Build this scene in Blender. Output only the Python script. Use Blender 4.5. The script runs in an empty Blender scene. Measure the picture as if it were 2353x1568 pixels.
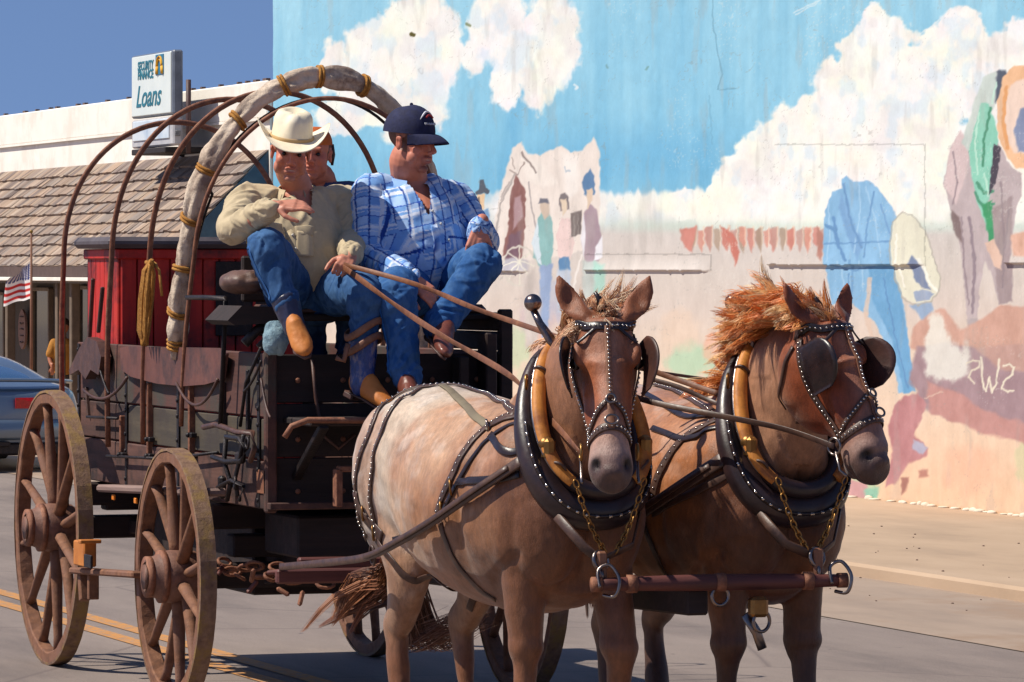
import bpy, math, random
import numpy as np
from mathutils import Vector, Matrix, Quaternion
from mathutils.bvhtree import BVHTree
random.seed(7); rng = np.random.default_rng(7)
# ------------------------------------------------------------------ camera, world, sun, exposure
SC = bpy.context.scene
TH = math.radians(19.1); FD = 11030.0; CH = 1.9; U0 = 1176.5; V0 = 620.0
RV = Vector((math.sin(TH), math.cos(TH), 0)); FV = Vector((-math.cos(TH), math.sin(TH), 0)); ZV = Vector((0, 0, 1))
cd = bpy.data.cameras.new('camera'); cam = bpy.data.objects.new('camera', cd); SC.collection.objects.link(cam)
cd.sensor_width = 36; cd.lens = 36 * FD / 2353; cd.shift_y = -(784 - V0) / 2353
cd.clip_start = .5; cd.clip_end = 3000
cam.matrix_world = Matrix(((RV.x, 0, -FV.x, 0), (RV.y, 0, -FV.y, 0), (0, 1, 0, CH), (0, 0, 0, 1)))
SC.camera = cam
ELEV = math.radians(53); SUNH = Vector((-.25, -.968, 0)).normalized()
SUN = Vector((SUNH.x * math.cos(ELEV), SUNH.y * math.cos(ELEV), math.sin(ELEV)))
W = bpy.data.worlds.new('World'); SC.world = W; W.use_nodes = True
nt = W.node_tree; bg = nt.nodes['Background']
sky = nt.nodes.new('ShaderNodeTexSky'); sky.sky_type = 'NISHITA'; sky.sun_disc = False
sky.sun_elevation = ELEV; sky.sun_rotation = math.atan2(SUN.x, SUN.y); sky.altitude = 900; sky.dust_density = .35; sky.ozone_density = 2.2; sky.air_density = .9
tc = nt.nodes.new('ShaderNodeTexCoord'); ad = nt.nodes.new('ShaderNodeVectorMath'); ad.operation = 'ADD'; ad.inputs[1].default_value = (0, 0, .22)
nm = nt.nodes.new('ShaderNodeVectorMath'); nm.operation = 'NORMALIZE'
nt.links.new(tc.outputs['Generated'], ad.inputs[0]); nt.links.new(ad.outputs[0], nm.inputs[0]); nt.links.new(nm.outputs[0], sky.inputs['Vector'])
tn = nt.nodes.new('ShaderNodeMix'); tn.data_type = 'RGBA'; tn.blend_type = 'MULTIPLY'; tn.inputs[0].default_value = 1; tn.inputs[7].default_value = (.98, 1.0, 1.12, 1)
nt.links.new(sky.outputs[0], tn.inputs[6]); nt.links.new(tn.outputs[2], bg.inputs['Color']); bg.inputs['Strength'].default_value = .095
sl = bpy.data.lights.new('sun', 'SUN'); sl.energy = 5.0; sl.angle = math.radians(.5); sl.color = (1, .935, .82)
so = bpy.data.objects.new('sun', sl); SC.collection.objects.link(so); so.rotation_euler = SUN.to_track_quat('Z', 'Y').to_euler()
SC.view_settings.view_transform = 'Standard'; SC.view_settings.look = 'None'; SC.view_settings.gamma = 1; SC.view_settings.exposure = .12
SC.render.engine = 'CYCLES'

# ------------------------------------------------------------------ helpers
def _ray(u): return FV + RV * ((u - U0) / FD)
def WY(u, v, y):
    d = _ray(u); t = y / d.y; return Vector((d.x * t, y, CH + t * (V0 - v) / FD))
def WX(u, v, x):
    d = _ray(u); t = x / d.x; return Vector((x, d.y * t, CH + t * (V0 - v) / FD))
def WG(u, v, z=0.):
    d = _ray(u); t = (z - CH) * FD / (V0 - v); return Vector((d.x * t, d.y * t, z))
def s2l(c):
    return tuple((x / 255 / 12.92 if x / 255 <= .04045 else ((x / 255 + .055) / 1.055) ** 2.4) for x in c)

ROOTLOC = {}
def tag(o, label=None, cat=None, group=None, kind=None):
    if label: o['label'] = label
    if cat: o['category'] = cat
    if group: o['group'] = group
    if kind: o['kind'] = kind
    return o
def thing(name, label, cat, loc=(0, 0, 0), group=None):
    o = bpy.data.objects.new(name, None); SC.collection.objects.link(o); o.location = loc; o.empty_display_size = .1
    ROOTLOC[o] = Vector(loc); return tag(o, label, cat, group)
def link(name, me, mat, parent=None):
    o = bpy.data.objects.new(name, me); SC.collection.objects.link(o)
    if mat is not None:
        me.materials.clear()
        for m in (mat if isinstance(mat, (list, tuple)) else [mat]): me.materials.append(m)
    if parent is not None:
        o.parent = parent; o.matrix_parent_inverse = Matrix.Translation(-ROOTLOC.get(parent, Vector((0, 0, 0))))
        ROOTLOC[o] = ROOTLOC.get(parent, Vector((0, 0, 0))) * 0
        if parent in ROOTLOC and parent.type != 'EMPTY': o.matrix_parent_inverse = Matrix.Identity(4)
    return o
def copy_tree(o, parent=None):
    c = o.copy(); SC.collection.objects.link(c)
    if parent is not None: c.parent = parent
    ROOTLOC[c] = Vector(ROOTLOC.get(o, Vector((0, 0, 0))))
    for ch in [k for k in bpy.data.objects if k.parent == o]: copy_tree(ch, c)
    return c

class MB:
    """collects shapes; build() links them as one mesh object"""
    def __init__(s): s.v = []; s.f = []; s.mi = []; s.sm = []; s.m = 0
    def add(s, vs, fs, smooth=False):
        b = len(s.v); s.v += [tuple(p) for p in vs]; s.f += [tuple(i + b for i in f) for f in fs]; s.mi += [s.m] * len(fs); s.sm += [smooth] * len(fs); return s
    def box(s, c, d, rot=None, bev=0.):
        c = Vector(c); hx, hy, hz = d[0] / 2, d[1] / 2, d[2] / 2
        b = min(bev, hx * .9, hy * .9, hz * .9)
        if b <= 0:
            vs = [Vector((x, y, z)) for x in (-hx, hx) for y in (-hy, hy) for z in (-hz, hz)]
            fs = [(0, 1, 3, 2), (4, 6, 7, 5), (0, 4, 5, 1), (2, 3, 7, 6), (0, 2, 6, 4), (1, 5, 7, 3)]
        else:
            vs = []; idx = {}
            for sx in (-1, 1):
                for sy in (-1, 1):
                    for sz in (-1, 1):
                        for a in range(3):
                            p = [sx * (hx - (b if a != 0 else 0)), sy * (hy - (b if a != 1 else 0)), sz * (hz - (b if a != 2 else 0))]
                            idx[(sx, sy, sz, a)] = len(vs); vs.append(Vector(p))
            fs = []
            q = [(-1, -1), (1, -1), (1, 1), (-1, 1)]
            for a in range(3):
                for sg in (-1, 1):
                    L = []
                    for (p1, p2) in q:
                        k = [0, 0, 0]; k[a] = sg; k[(a + 1) % 3] = p1; k[(a + 2) % 3] = p2; L.append(idx[(k[0], k[1], k[2], a)])
                    fs.append(tuple(L if sg > 0 else L[::-1]))
            for a in range(3):
                b1, b2 = (a + 1) % 3, (a + 2) % 3
                for s1 in (-1, 1):
                    for s2 in (-1, 1):
                        def K(sa, ax):
                            k = [0, 0, 0]; k[a] = sa; k[b1] = s1; k[b2] = s2; return idx[(k[0], k[1], k[2], ax)]
                        L = [K(-1, b1), K(1, b1), K(1, b2), K(-1, b2)]
                        fs.append(tuple(L if s1 * s2 < 0 else L[::-1]))
            for sx in (-1, 1):
                for sy in (-1, 1):
                    for sz in (-1, 1):
                        L = [idx[(sx, sy, sz, a)] for a in range(3)]
                        fs.append(tuple(L if sx * sy * sz > 0 else L[::-1]))
        if rot is not None: vs = [rot @ p for p in vs]
        return s.add([p + c for p in vs], fs)
    def beam(s, a, b, w, h, up=(0, 0, 1), bev=.004, ext=0.):
        a = Vector(a); b = Vector(b); d = (b - a); L = d.length; d.normalize(); u = Vector(up); y = u.cross(d)
        if y.length < 1e-5: y = Vector((1, 0, 0)).cross(d)
        y.normalize(); z = d.cross(y)
        rot = Matrix((d, y, z)).transposed()
        return s.box((a + b) / 2, (L + 2 * ext, w, h), rot, bev)
    def tube(s, pts, r, n=8, closed=False, cap=True, flat=None, up=None, smooth=True):
        """r: float or list; flat=(a,b) multipliers along side / up"""
        P = [Vector(p) for p in pts]; m = len(P); rr = r if isinstance(r, (list, tuple, np.ndarray)) else [r] * m
        T = []
        for i in range(m):
            if closed: t = P[(i + 1) % m] - P[i - 1]
            else: t = P[min(i + 1, m - 1)] - P[max(i - 1, 0)]
            T.append(t.normalized() if t.length > 1e-9 else Vector((0, 0, 1)))
        u = Vector(up) if up is not None else (Vector((0, 0, 1)) if abs(T[0].z) < .9 else Vector((1, 0, 0)))
        vs = []
        for i in range(m):
            if up is not None: u = Vector(up)
            a = T[i].cross(u)
            if a.length < 1e-5: a = T[i].cross(Vector((.3, .9, .1)))
            a.normalize(); u2 = a.cross(T[i]).normalized(); u = u2
            fa, fb = flat if flat else (1, 1)
            for k in range(n):
                th = 2 * math.pi * k / n
                vs.append(P[i] + a * (math.cos(th) * rr[i] * fa) + u2 * (math.sin(th) * rr[i] * fb))
        fs = []
        for i in range(m if closed else m - 1):
            j = (i + 1) % m
            for k in range(n):
                k2 = (k + 1) % n; fs.append((i * n + k, j * n + k, j * n + k2, i * n + k2))
        if cap and not closed:
            fs.append(tuple(range(n))); fs.append(tuple((m - 1) * n + k for k in reversed(range(n))))
        return s.add(vs, fs, smooth)
    def cyl(s, a, b, r, n=20, r2=None, smooth=True): return s.tube([a, b], [r, r if r2 is None else r2], n, smooth=smooth)
    def ball(s, c, r, n=14, m=8, rot=None):
        r = (r, r, r) if not isinstance(r, (tuple, list)) else r; vs = []; fs = []
        for i in range(m + 1):
            a = math.pi * i / m
            for k in range(n):
                b = 2 * math.pi * k / n; p = Vector((math.sin(a) * math.cos(b) * r[0], math.sin(a) * math.sin(b) * r[1], math.cos(a) * r[2]))
                if i in (0, m) and k: continue
                vs.append((rot @ p if rot is not None else p) + Vector(c))
        def I(i, k): return 0 if i == 0 else (1 + (m - 1) * n if i == m else 1 + (i - 1) * n + k % n)
        for i in range(m):
            for k in range(n):
                q = [I(i, k), I(i + 1, k), I(i + 1, k + 1), I(i, k + 1)]; L = []
                for x in q:
                    if x not in L: L.append(x)
                fs.append(tuple(L))
        return s.add(vs, fs, True)
    def torus(s, c, R, r, axis=(0, 0, 1), n=24, m=8, sc=(1, 1)):
        ax = Vector(axis).normalized(); q = ax.to_track_quat('Z', 'Y'); pts = [Vector(c) + q @ Vector((math.cos(t) * R * sc[0], math.sin(t) * R * sc[1], 0)) for t in [2 * math.pi * k / n for k in range(n)]]
        return s.tube(pts, r, m, closed=True)
    def prism(s, poly, d):
        """poly: list of 3D points (planar), extruded by vector d"""
        n = len(poly); vs = [Vector(p) for p in poly] + [Vector(p) + Vector(d) for p in poly]
        nrm = Vector((0, 0, 0))
        for i in range(n): nrm += vs[i].cross(vs[(i + 1) % n])
        fl = nrm.dot(Vector(d)) > 0
        f = [tuple(range(n)), tuple(reversed(range(n, 2 * n)))] + [((i + 1) % n, i, i + n, (i + 1) % n + n) for i in range(n)]
        if fl: f = [t[::-1] for t in f]
        return s.add(vs, f)
    def mesh(s, name):
        me = bpy.data.meshes.new(name); me.from_pydata(s.v, [], s.f); me.polygons.foreach_set('material_index', s.mi); me.polygons.foreach_set('use_smooth', s.sm); me.update(); return me
    def build(s, name, mat, parent=None): return link(name, s.mesh(name), mat, parent)

# ------------------------------------------------------------------ materials
def new_mat(name):
    m = bpy.data.materials.new(name); m.use_nodes = True; t = m.node_tree; return m, t, t.nodes['Principled BSDF']
def L(t, a, b): t.links.new(a, b)
def noise(t, scale, detail=6, rough=.6, vec=None, stretch=None, coord='Object', dist=0.):
    if vec is None: vec = t.nodes.new('ShaderNodeTexCoord').outputs[coord]
    if stretch:
        mp = t.nodes.new('ShaderNodeMapping'); mp.inputs['Scale'].default_value = stretch; L(t, vec, mp.inputs[0]); vec = mp.outputs[0]
    n = t.nodes.new('ShaderNodeTexNoise'); n.inputs['Scale'].default_value = scale; n.inputs['Detail'].default_value = detail; n.inputs['Roughness'].default_value = rough; n.inputs['Distortion'].default_value = dist
    L(t, vec, n.inputs['Vector']); return n.outputs['Fac']
def ramp(t, fac, stops):
    r = t.nodes.new('ShaderNodeValToRGB'); e = r.color_ramp.elements
    while len(e) < len(stops): e.new(.5)
    for i, (p, c) in enumerate(stops): e[i].position = p; e[i].color = (*c[:3], 1)
    L(t, fac, r.inputs[0]); return r.outputs[0]
def mixc(t, fac, a, b, mode='MIX'):
    n = t.nodes.new('ShaderNodeMix'); n.data_type = 'RGBA'; n.blend_type = mode
    for s_, val in ((n.inputs[0], fac), (n.inputs[6], a), (n.inputs[7], b)):
        if isinstance(val, (int, float)): s_.default_value = val
        elif isinstance(val, tuple): s_.default_value = (*val[:3], 1)
        else: L(t, val, s_)
    return n.outputs[2]
def bump(t, p, h, strength=.3, dist=.01):
    b = t.nodes.new('ShaderNodeBump'); b.inputs['Strength'].default_value = strength; b.inputs['Distance'].default_value = dist; L(t, h, b.inputs['Height'])
    if p.inputs['Normal'].is_linked: L(t, p.inputs['Normal'].links[0].from_socket, b.inputs['Normal'])
    L(t, b.outputs[0], p.inputs['Normal'])
def mat(name, c1, c2=None, c3=None, scale=8, stretch=None, rough=.7, metal=0., bs=.3, bd=.006, bscale=None, dirt=None, dscale=3, spec=.5, sheen=0.):
    """generic mottled material: two or three sRGB colours mixed by noise, with bump and large-scale dirt"""
    m, t, p = new_mat(name); c1 = s2l(c1); c2 = s2l(c2) if c2 else tuple(x * .7 for x in c1)
    n = noise(t, scale, 8, .65, stretch=stretch)
    st = [(.3, c2), (.7, c1)] if c3 is None else [(.25, c2), (.5, c1), (.78, s2l(c3))]
    col = ramp(t, n, st)
    if dirt:
        d = noise(t, dscale, 5, .7); f = ramp(t, d, [(.48, (0, 0, 0)), (.62, (1, 1, 1))])
        col = mixc(t, f, col, s2l(dirt))
    L(t, col, p.inputs['Base Color']); p.inputs['Roughness'].default_value = rough; p.inputs['Metallic'].default_value = metal
    p.inputs['Specular IOR Level'].default_value = spec
    if sheen: p.inputs['Sheen Weight'].default_value = sheen; p.inputs['Sheen Roughness'].default_value = .4
    rn = noise(t, scale * 2.3, 5, .6, stretch=stretch); mr = t.nodes.new('ShaderNodeMapRange'); mr.inputs[3].default_value = max(.02, rough - .13); mr.inputs[4].default_value = min(1, rough + .13); L(t, rn, mr.inputs[0]); L(t, mr.outputs[0], p.inputs['Roughness'])
    if bs: bump(t, p, noise(t, bscale or scale * 3, 8, .7, stretch=stretch), bs, bd)
    return m
def attr_mat(name, attr='col', rough=.6, bscale=60, bs=.2, bd=.003, noise_amt=.25, nscale=20, stretch=None, sheen=0., coat=0., spec=.5):
    m, t, p = new_mat(name); a = t.nodes.new('ShaderNodeAttribute'); a.attribute_name = attr
    n = noise(t, nscale, 8, .7, stretch=stretch); g = ramp(t, n, [(.3, (1 - noise_amt,) * 3), (.7, (1 + noise_amt * .4,) * 3)])
    L(t, mixc(t, 1., a.outputs['Color'], g, 'MULTIPLY'), p.inputs['Base Color']); p.inputs['Roughness'].default_value = rough
    p.inputs['Specular IOR Level'].default_value = spec
    if coat: p.inputs['Coat Weight'].default_value = coat; p.inputs['Coat Roughness'].default_value = .25
    if sheen: p.inputs['Sheen Weight'].default_value = sheen; p.inputs['Sheen Roughness'].default_value = .35
    if bs: bump(t, p, noise(t, bscale, 6, .7, stretch=stretch), bs, bd)
    return m
def wood(name, c1, c2, c3=None, axis=0, rough=.75, scale=14, bs=.5, dirt=None):
    st = [.06 if k == axis else 1 for k in range(3)]
    return mat(name, c1, c2, c3, scale=scale, stretch=st, rough=rough, bs=bs, bd=.004, bscale=scale * 2.5, dirt=dirt, dscale=2.5)
def set_col(me, cols):
    ca = me.color_attributes.new('col', 'FLOAT_COLOR', 'POINT'); a = np.ones((len(me.vertices), 4), np.float32); a[:, :3] = cols; ca.data.foreach_set('color', a.ravel())
def co(me):
    a = np.empty(len(me.vertices) * 3, np.float32); me.vertices.foreach_get('co', a); return a.reshape(-1, 3)
def lerp(a, b, t): return a + (b - a) * t
def sstep(a, b, x):
    t = np.clip((x - a) / (b - a), 0, 1); return t * t * (3 - 2 * t)
def _h(ix, iy, iz, s):
    n = (ix.astype(np.int64) * 374761393 + iy.astype(np.int64) * 668265263 + iz.astype(np.int64) * 2147483647 + s * 1274126177) & 0x7fffffff
    n = ((n ^ (n >> 13)) * 1274126177) & 0x7fffffff; n = n ^ (n >> 16); return (n & 0xffff) / 65535.
def vn(x, y, z=None, s=0):
    x = np.asarray(x, float); y = np.asarray(y, float); z = np.zeros_like(x) if z is None else np.asarray(z, float)
    xi, yi, zi = np.floor(x), np.floor(y), np.floor(z); fx, fy, fz = x - xi, y - yi, z - zi
    fx = fx * fx * (3 - 2 * fx); fy = fy * fy * (3 - 2 * fy); fz = fz * fz * (3 - 2 * fz); r = 0
    for a in (0, 1):
        for b in (0, 1):
            for c in (0, 1):
                r = r + _h(xi + a, yi + b, zi + c, s) * (fx if a else 1 - fx) * (fy if b else 1 - fy) * (fz if c else 1 - fz)
    return r
def fbm(x, y, z=None, s=0, o=4):
    r = 0; a = .5
    for k in range(o): r = r + a * vn(x * 2 ** k, y * 2 ** k, None if z is None else z * 2 ** k, s + k * 17); a *= .5
    return r / (1 - .5 ** o)
# ------------------------------------------------------------------ ground, road, pavement
YW = 15.12                                   # street wall line of the buildings
def sheet(name, x0, x1, y0, y1, z, m, label=None):
    o = MB().add([(x0, y0, z), (x1, y0, z), (x1, y1, z), (x0, y1, z)], [(0, 1, 2, 3)]).build(name, m); tag(o, kind='structure'); return o
m, t, p = new_mat('earth'); L(t, ramp(t, noise(t, .4, 8), [(.3, s2l((150, 132, 112))), (.7, s2l((176, 158, 136)))]), p.inputs['Base Color']); p.inputs['Roughness'].default_value = .95
sheet('ground', -900, 400, -700, 700, -.012, m)
m, t, p = new_mat('asphalt')
c = ramp(t, noise(t, 1.1, 8, .7, stretch=(.25, 1, 1)), [(.3, s2l((108, 97, 92))), (.5, s2l((134, 120, 112))), (.75, s2l((152, 137, 127)))])
c = mixc(t, 1., c, ramp(t, noise(t, 130, 3, .8), [(.35, (.66,) * 3), (.6, (1.1,) * 3)]), 'MULTIPLY')
c = mixc(t, ramp(t, noise(t, .55, 7, .72, stretch=(.3, 1.4, 1)), [(.54, (0, 0, 0)), (.68, (.55,) * 3)]), c, s2l((98, 86, 81)))
c = mixc(t, ramp(t, noise(t, 9, 4, .5), [(.69, (0, 0, 0)), (.73, (1, 1, 1))]), c, s2l((98, 86, 84)))
vo = t.nodes.new('ShaderNodeTexVoronoi'); vo.feature = 'DISTANCE_TO_EDGE'; vo.inputs['Scale'].default_value = .33
tcn = t.nodes.new('ShaderNodeTexCoord'); wv = mixc(t, .12, tcn.outputs['Object'], t.nodes.new('ShaderNodeTexNoise').outputs['Color']); L(t, wv, vo.inputs['Vector'])
c = mixc(t, ramp(t, vo.outputs['Distance'], [(.0, (.6,) * 3), (.006, (0, 0, 0))]), c, s2l((92, 80, 78)))
L(t, c, p.inputs['Base Color']); p.inputs['Roughness'].default_value = .9; bump(t, p, noise(t, 120, 4, .8), .5, .004)
road = sheet('road', -260, 60, -8, 10.2, 0, m)
mpark = mat('parking_strip_concrete', (156, 136, 119), (136, 119, 106), (170, 149, 131), scale=1.6, stretch=(.35, 1, 1), rough=.92, bs=.5, bd=.003, bscale=70, dirt=(150, 126, 106), dscale=.9)
sheet('parking_strip', -260, 60, 10.2, 11.72, .004, mpark)
msw = mat('sidewalk_concrete', (176, 150, 124), (154, 131, 109), (188, 162, 136), scale=1.2, stretch=(.4, 1, 1), rough=.92, bs=.4, bd=.003, bscale=60)
o = MB().box((-100, (11.72 + YW) / 2 + .6, .03), (320, YW - 11.72 + 1.2, .11), bev=.02).build('sidewalk', msw); tag(o, kind='structure')
myel = mat('yellow_road_paint', (196, 134, 62), (162, 116, 72), (182, 138, 90), scale=9, rough=.8, dirt=(140, 124, 112), dscale=22)
for i, yy in enumerate((6.40, 6.19)):
    o = MB().add([(-260, yy - .055, .004), (60, yy - .055, .004), (60, yy + .055, .004), (-260, yy + .055, .004)], [(0, 1, 2, 3)]).build('road_line', myel); tag(o, kind='structure')
# pebbles and bits of dried horse dirt on the tan strip
g = MB()
for k in range(170):
    x = random.uniform(-38, -24); y = random.uniform(9.5, 13.6); r = random.uniform(.003, .009)
    g.ball((x, y, (.006 if y < 11.7 else .088)), (r * 1.5, r, r * .6), 6, 4)
o = g.build('pebbles', mat('pebble', (120, 92, 74), (86, 66, 54))); tag(o, kind='stuff'); tag(o, 'scattered dark pebbles on the tan concrete strip', 'pebbles')
# pipe stub
pp = WG(2203, 1338, .004)
t_ = thing('pipe_stub', 'small round white pipe stub lying at the kerb on the tan pavement', 'pipe', pp)
g = MB(); g.tube([pp + Vector((-.02, .03, .033)), pp + Vector((.015, -.03, .033)), pp + Vector((.02, -.045, .033))], [.034, .037, .034], 16); g.build('pipe', mat('white_plastic', (226, 214, 196), (196, 180, 160), rough=.5), t_)
g = MB(); g.cyl(pp + Vector((.02, -.046, .033)), pp + Vector((.021, -.0475, .033)), .024); g.build('opening', mat('dark_hole', (46, 36, 22), (26, 20, 14)), t_)
g = MB(); ps = []
for k in range(26):
    a = k / 26 * 6.283; r = .10 + .04 * math.sin(3 * a + 1) + .02 * math.sin(7 * a); ps.append(pp + Vector((math.cos(a) * r * 2.4, math.sin(a) * r * .75 - .05, .003)))
g.add(ps, [tuple(range(26))]); o = g.build('rust_stain', mat('rust_dirt', (176, 138, 92), (150, 112, 70), scale=30)); tag(o, kind='structure')

# ------------------------------------------------------------------ the mural building: a plastered wall with a painted surface
def mural_colour(u, v):
    """albedo of the paint, u,v = mural canvas coordinates (numpy arrays)"""
    C = lambda *c: np.array(c, float)
    wu = u + 10 * (fbm(u / 26, v / 26, s=1) - .5) * 2; wv = v + 10 * (fbm(u / 26, v / 26, s=5) - .5) * 2      # brush wobble
    wu2 = u + 4 * (vn(u / 9, v / 9, s=11) - .5); wv2 = v + 5 * (vn(u / 8, v / 12, s=12) - .5)
    streak = fbm(u / 14, v / 210, s=21, o=4); big = fbm(u / 170, v / 170, s=31)
    col = np.zeros(u.shape + (3,))
    keys = [(0, C(152, 206, 230)), (250, C(140, 199, 227)), (400, C(126, 189, 222)), (440, C(128, 190, 222)), (470, C(206, 216, 220)), (515, C(200, 210, 206)), (540, C(212, 205, 200)), (640, C(214, 204, 196)),
            (720, C(218, 204, 194)), (830, C(226, 206, 186)), (960, C(232, 206, 182)), (1130, C(236, 200, 168)), (1250, C(236, 200, 168))]
    yy = v + 14 * (big - .5); vs = np.array([k[0] for k in keys]); cs = np.array([k[1] for k in keys])
    for k in range(3): col[..., k] = np.interp(yy, vs, cs[:, k])
    skyw = 1 - sstep(420, 470, v)
    col += ((streak - .5) * 26)[..., None] * skyw[..., None] * C(1, .75, .5)
    col += ((fbm(u / 60, v / 320, s=23) - .5) * 34)[..., None] * skyw[..., None] * C(1, .7, .45)
    col += ((fbm(u / 12, v / 70, s=24) - .5) * 16)[..., None] * (1 - skyw)[..., None]
    def mixin(w, c):
        nonlocal col
        col = col * (1 - w[..., None]) + np.asarray(c, float) * w[..., None] if np.ndim(c) == 1 else col * (1 - w[..., None]) + c * w[..., None]
    def pol(P, x=None, y=None):
        x = wu2 if x is None else x; y = wv2 if y is None else y
        ins = np.zeros(x.shape, bool); d = np.full(x.shape, 1e9); P = [tuple(map(float, q)) for q in P]; n = len(P)
        xs = [q[0] for q in P]; ys = [q[1] for q in P]
        for i in range(n):
            x1, y1 = P[i]; x2, y2 = P[(i + 1) % n]
            c = ((y1 > y) != (y2 > y)) & (x < (x2 - x1) * (y - y1) / ((y2 - y1) if y2 != y1 else 1e-9) + x1); ins ^= c
            L2 = (x2 - x1) ** 2 + (y2 - y1) ** 2 + 1e-9; t = np.clip(((x - x1) * (x2 - x1) + (y - y1) * (y2 - y1)) / L2, 0, 1)
            d = np.minimum(d, np.hypot(x - x1 - t * (x2 - x1), y - y1 - t * (y2 - y1)))
        return np.where(ins, d, -d)
    def P(pts, c, soft=3, var=14, s=0, warp=1, a=1.):
        pts = np.array(pts, float); x0, y0 = pts.min(0) - 30; x1, y1 = pts.max(0) + 30
        rows = np.where((u[0] if u.ndim == 2 else u) > -1e9)[0]
        mk = (u > x0) & (u < x1) & (v > y0) & (v < y1)
        if not mk.any(): return
        x = (wu2 if warp == 1 else (wu if warp == 2 else u))[mk]; y = (wv2 if warp == 1 else (wv if warp == 2 else v))[mk]
        d = pol(pts, x, y); w = sstep(-soft, soft, d) * a
        cc = np.array(c, float) + ((fbm(x / 16, y / 40, s=s + 40) - .5) * 2 * var)[:, None]
        sub = col[mk]; col[mk] = sub * (1 - w[:, None]) + cc * w[:, None]
    def S(pts, wd, c, soft=1.5, a=1.):       # brush stroke
        for (x1, y1), (x2, y2) in zip(pts[:-1], pts[1:]):
            mk = (u > min(x1, x2) - wd - 12) & (u < max(x1, x2) + wd + 12) & (v > min(y1, y2) - wd - 12) & (v < max(y1, y2) + wd + 12)
            if not mk.any(): continue
            x, y = wu2[mk], wv2[mk]; L2 = (x2 - x1) ** 2 + (y2 - y1) ** 2 + 1e-9; t = np.clip(((x - x1) * (x2 - x1) + (y - y1) * (y2 - y1)) / L2, 0, 1)
            d = np.hypot(x - x1 - t * (x2 - x1), y - y1 - t * (y2 - y1)); w = (1 - sstep(wd / 2 - soft, wd / 2 + soft, d)) * a
            sub = col[mk]; col[mk] = sub * (1 - w[:, None]) + np.array(c, float) * w[:, None]
    white = np.stack([244 + 10 * (fbm(u / 40, v / 40, s=51) - .5), 244 + 12 * (fbm(u / 30, v / 60, s=52) - .5), 238 + 24 * (fbm(u / 60, v / 60, s=53) - .5)], -1)
    blush = sstep(.52, .72, fbm(u / 55, v / 55, s=54)); white = white * (1 - .5 * blush[..., None]) + C(226, 222, 222) * .5 * blush[..., None]
    bl2 = sstep(.55, .75, fbm(u / 36, v / 50, s=55)); white = white * (1 - .42 * bl2[..., None]) + C(196, 222, 240) * .42 * bl2[..., None]
    # horizon cloud band
    band = sstep(0, 16, v - (438 - 22 * fbm(u / 34, v * 0, s=61) + 14 * vn(u / 9, v * 0, s=62))) * (1 - sstep(478, 540, v + 30 * (streak - .5))) * sstep(1100, 1150, u)
    mixin(band * .95, white)
    # deeper blue patches
    for (x, y, rx, ry, a) in ((1210, 210, 30, 120, .5), (1290, 390, 110, 45, .6), (1500, 350, 160, 60, .55), (1180, 330, 16, 110, .5), (900, 380, 120, 60, .25), (1560, 170, 40, 170, .25)):
        w = np.exp(-(((wu - x) / rx) ** 2 + ((wv - y) / ry) ** 2)) * a * .6; mixin(w, C(88, 164, 212))
    def cloud(circs, s, edge=.16, stretchy=1.):
        f = np.zeros(u.shape)
        for (x, y, rx, ry) in circs:
            f = np.maximum(f, 1 - np.sqrt(((wu - x) / rx) ** 2 + ((wv - y) / ry) ** 2) * .5) if False else np.maximum(f, 1.5 - np.hypot((wu - x) / rx, (wv - y) / ry))
        f = f + .34 * (fbm(u / 22, v / (30 * stretchy), s=s) - .5) * 2
        mixin(sstep(.5 - edge, .5 + edge, f), white)
    cloud([(768, 145, 30, 55), (750, 165, 16, 48), (835, 130, 44, 78), (868, 115, 34, 80), (905, 130, 50, 90), (960, 90, 60, 120), (1000, 110, 62, 110), (1030, 100, 34, 80), (930, 60, 50, 70), (975, 25, 42, 50),
           (990, 210, 52, 82), (900, 190, 64, 70), (840, 190, 60, 52), (785, 180, 40, 44), (960, 270, 44, 50), (860, 240, 90, 40), (930, 300, 50, 34)], 71)
    cloud([(1120, 60, 44, 90), (1160, 30, 50, 80), (1185, 110, 54, 90), (1085, 130, 30, 46), (1160, 190, 34, 60), (1250, 90, 62, 90), (1280, 50, 46, 60), (1300, 110, 36, 70), (1240, 190, 38, 66), (1220, 150, 50, 60), (1290, 160, 30, 50)], 72)
    cloud([(790, 270, 70, 40), (850, 260, 60, 36), (940, 325, 16, 22)], 73)
    big_c = [(1640, 500, 40, 70), (1700, 460, 70, 100), (1770, 420, 90, 130), (1850, 400, 110, 170), (1900, 330, 90, 130), (1960, 300, 110, 190), (2030, 200, 90, 160), (2015, 70, 38, 62), (1990, 120, 60, 60), (2110, 260, 110, 170), (2160, 150, 60, 90),
             (2210, 100, 62, 80), (2240, 180, 90, 110), (2300, 200, 90, 130), (2353, 120, 50, 80), (2390, 200, 60, 170), (2200, 400, 220, 130), (1900, 470, 260, 60), (2330, 420, 160, 110), (1590, 470, 60, 34)]
    f = np.zeros(u.shape)
    for (x, y, rx, ry) in big_c: f = np.maximum(f, 1.5 - np.hypot((wu - x) / rx, (wv - y) / ry))
    f += .22 * (fbm(u / 26, v / 26, s=75) - .5) * 2
    mixin(sstep(.42, .56, f) * (1 - sstep(505, 550, v + 26 * (streak - .5))), white)
    w = np.exp(-((v - 520) / 14.) ** 2) * .4 * sstep(1380, 1500, u); mixin(w, C(190, 212, 196))
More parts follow.
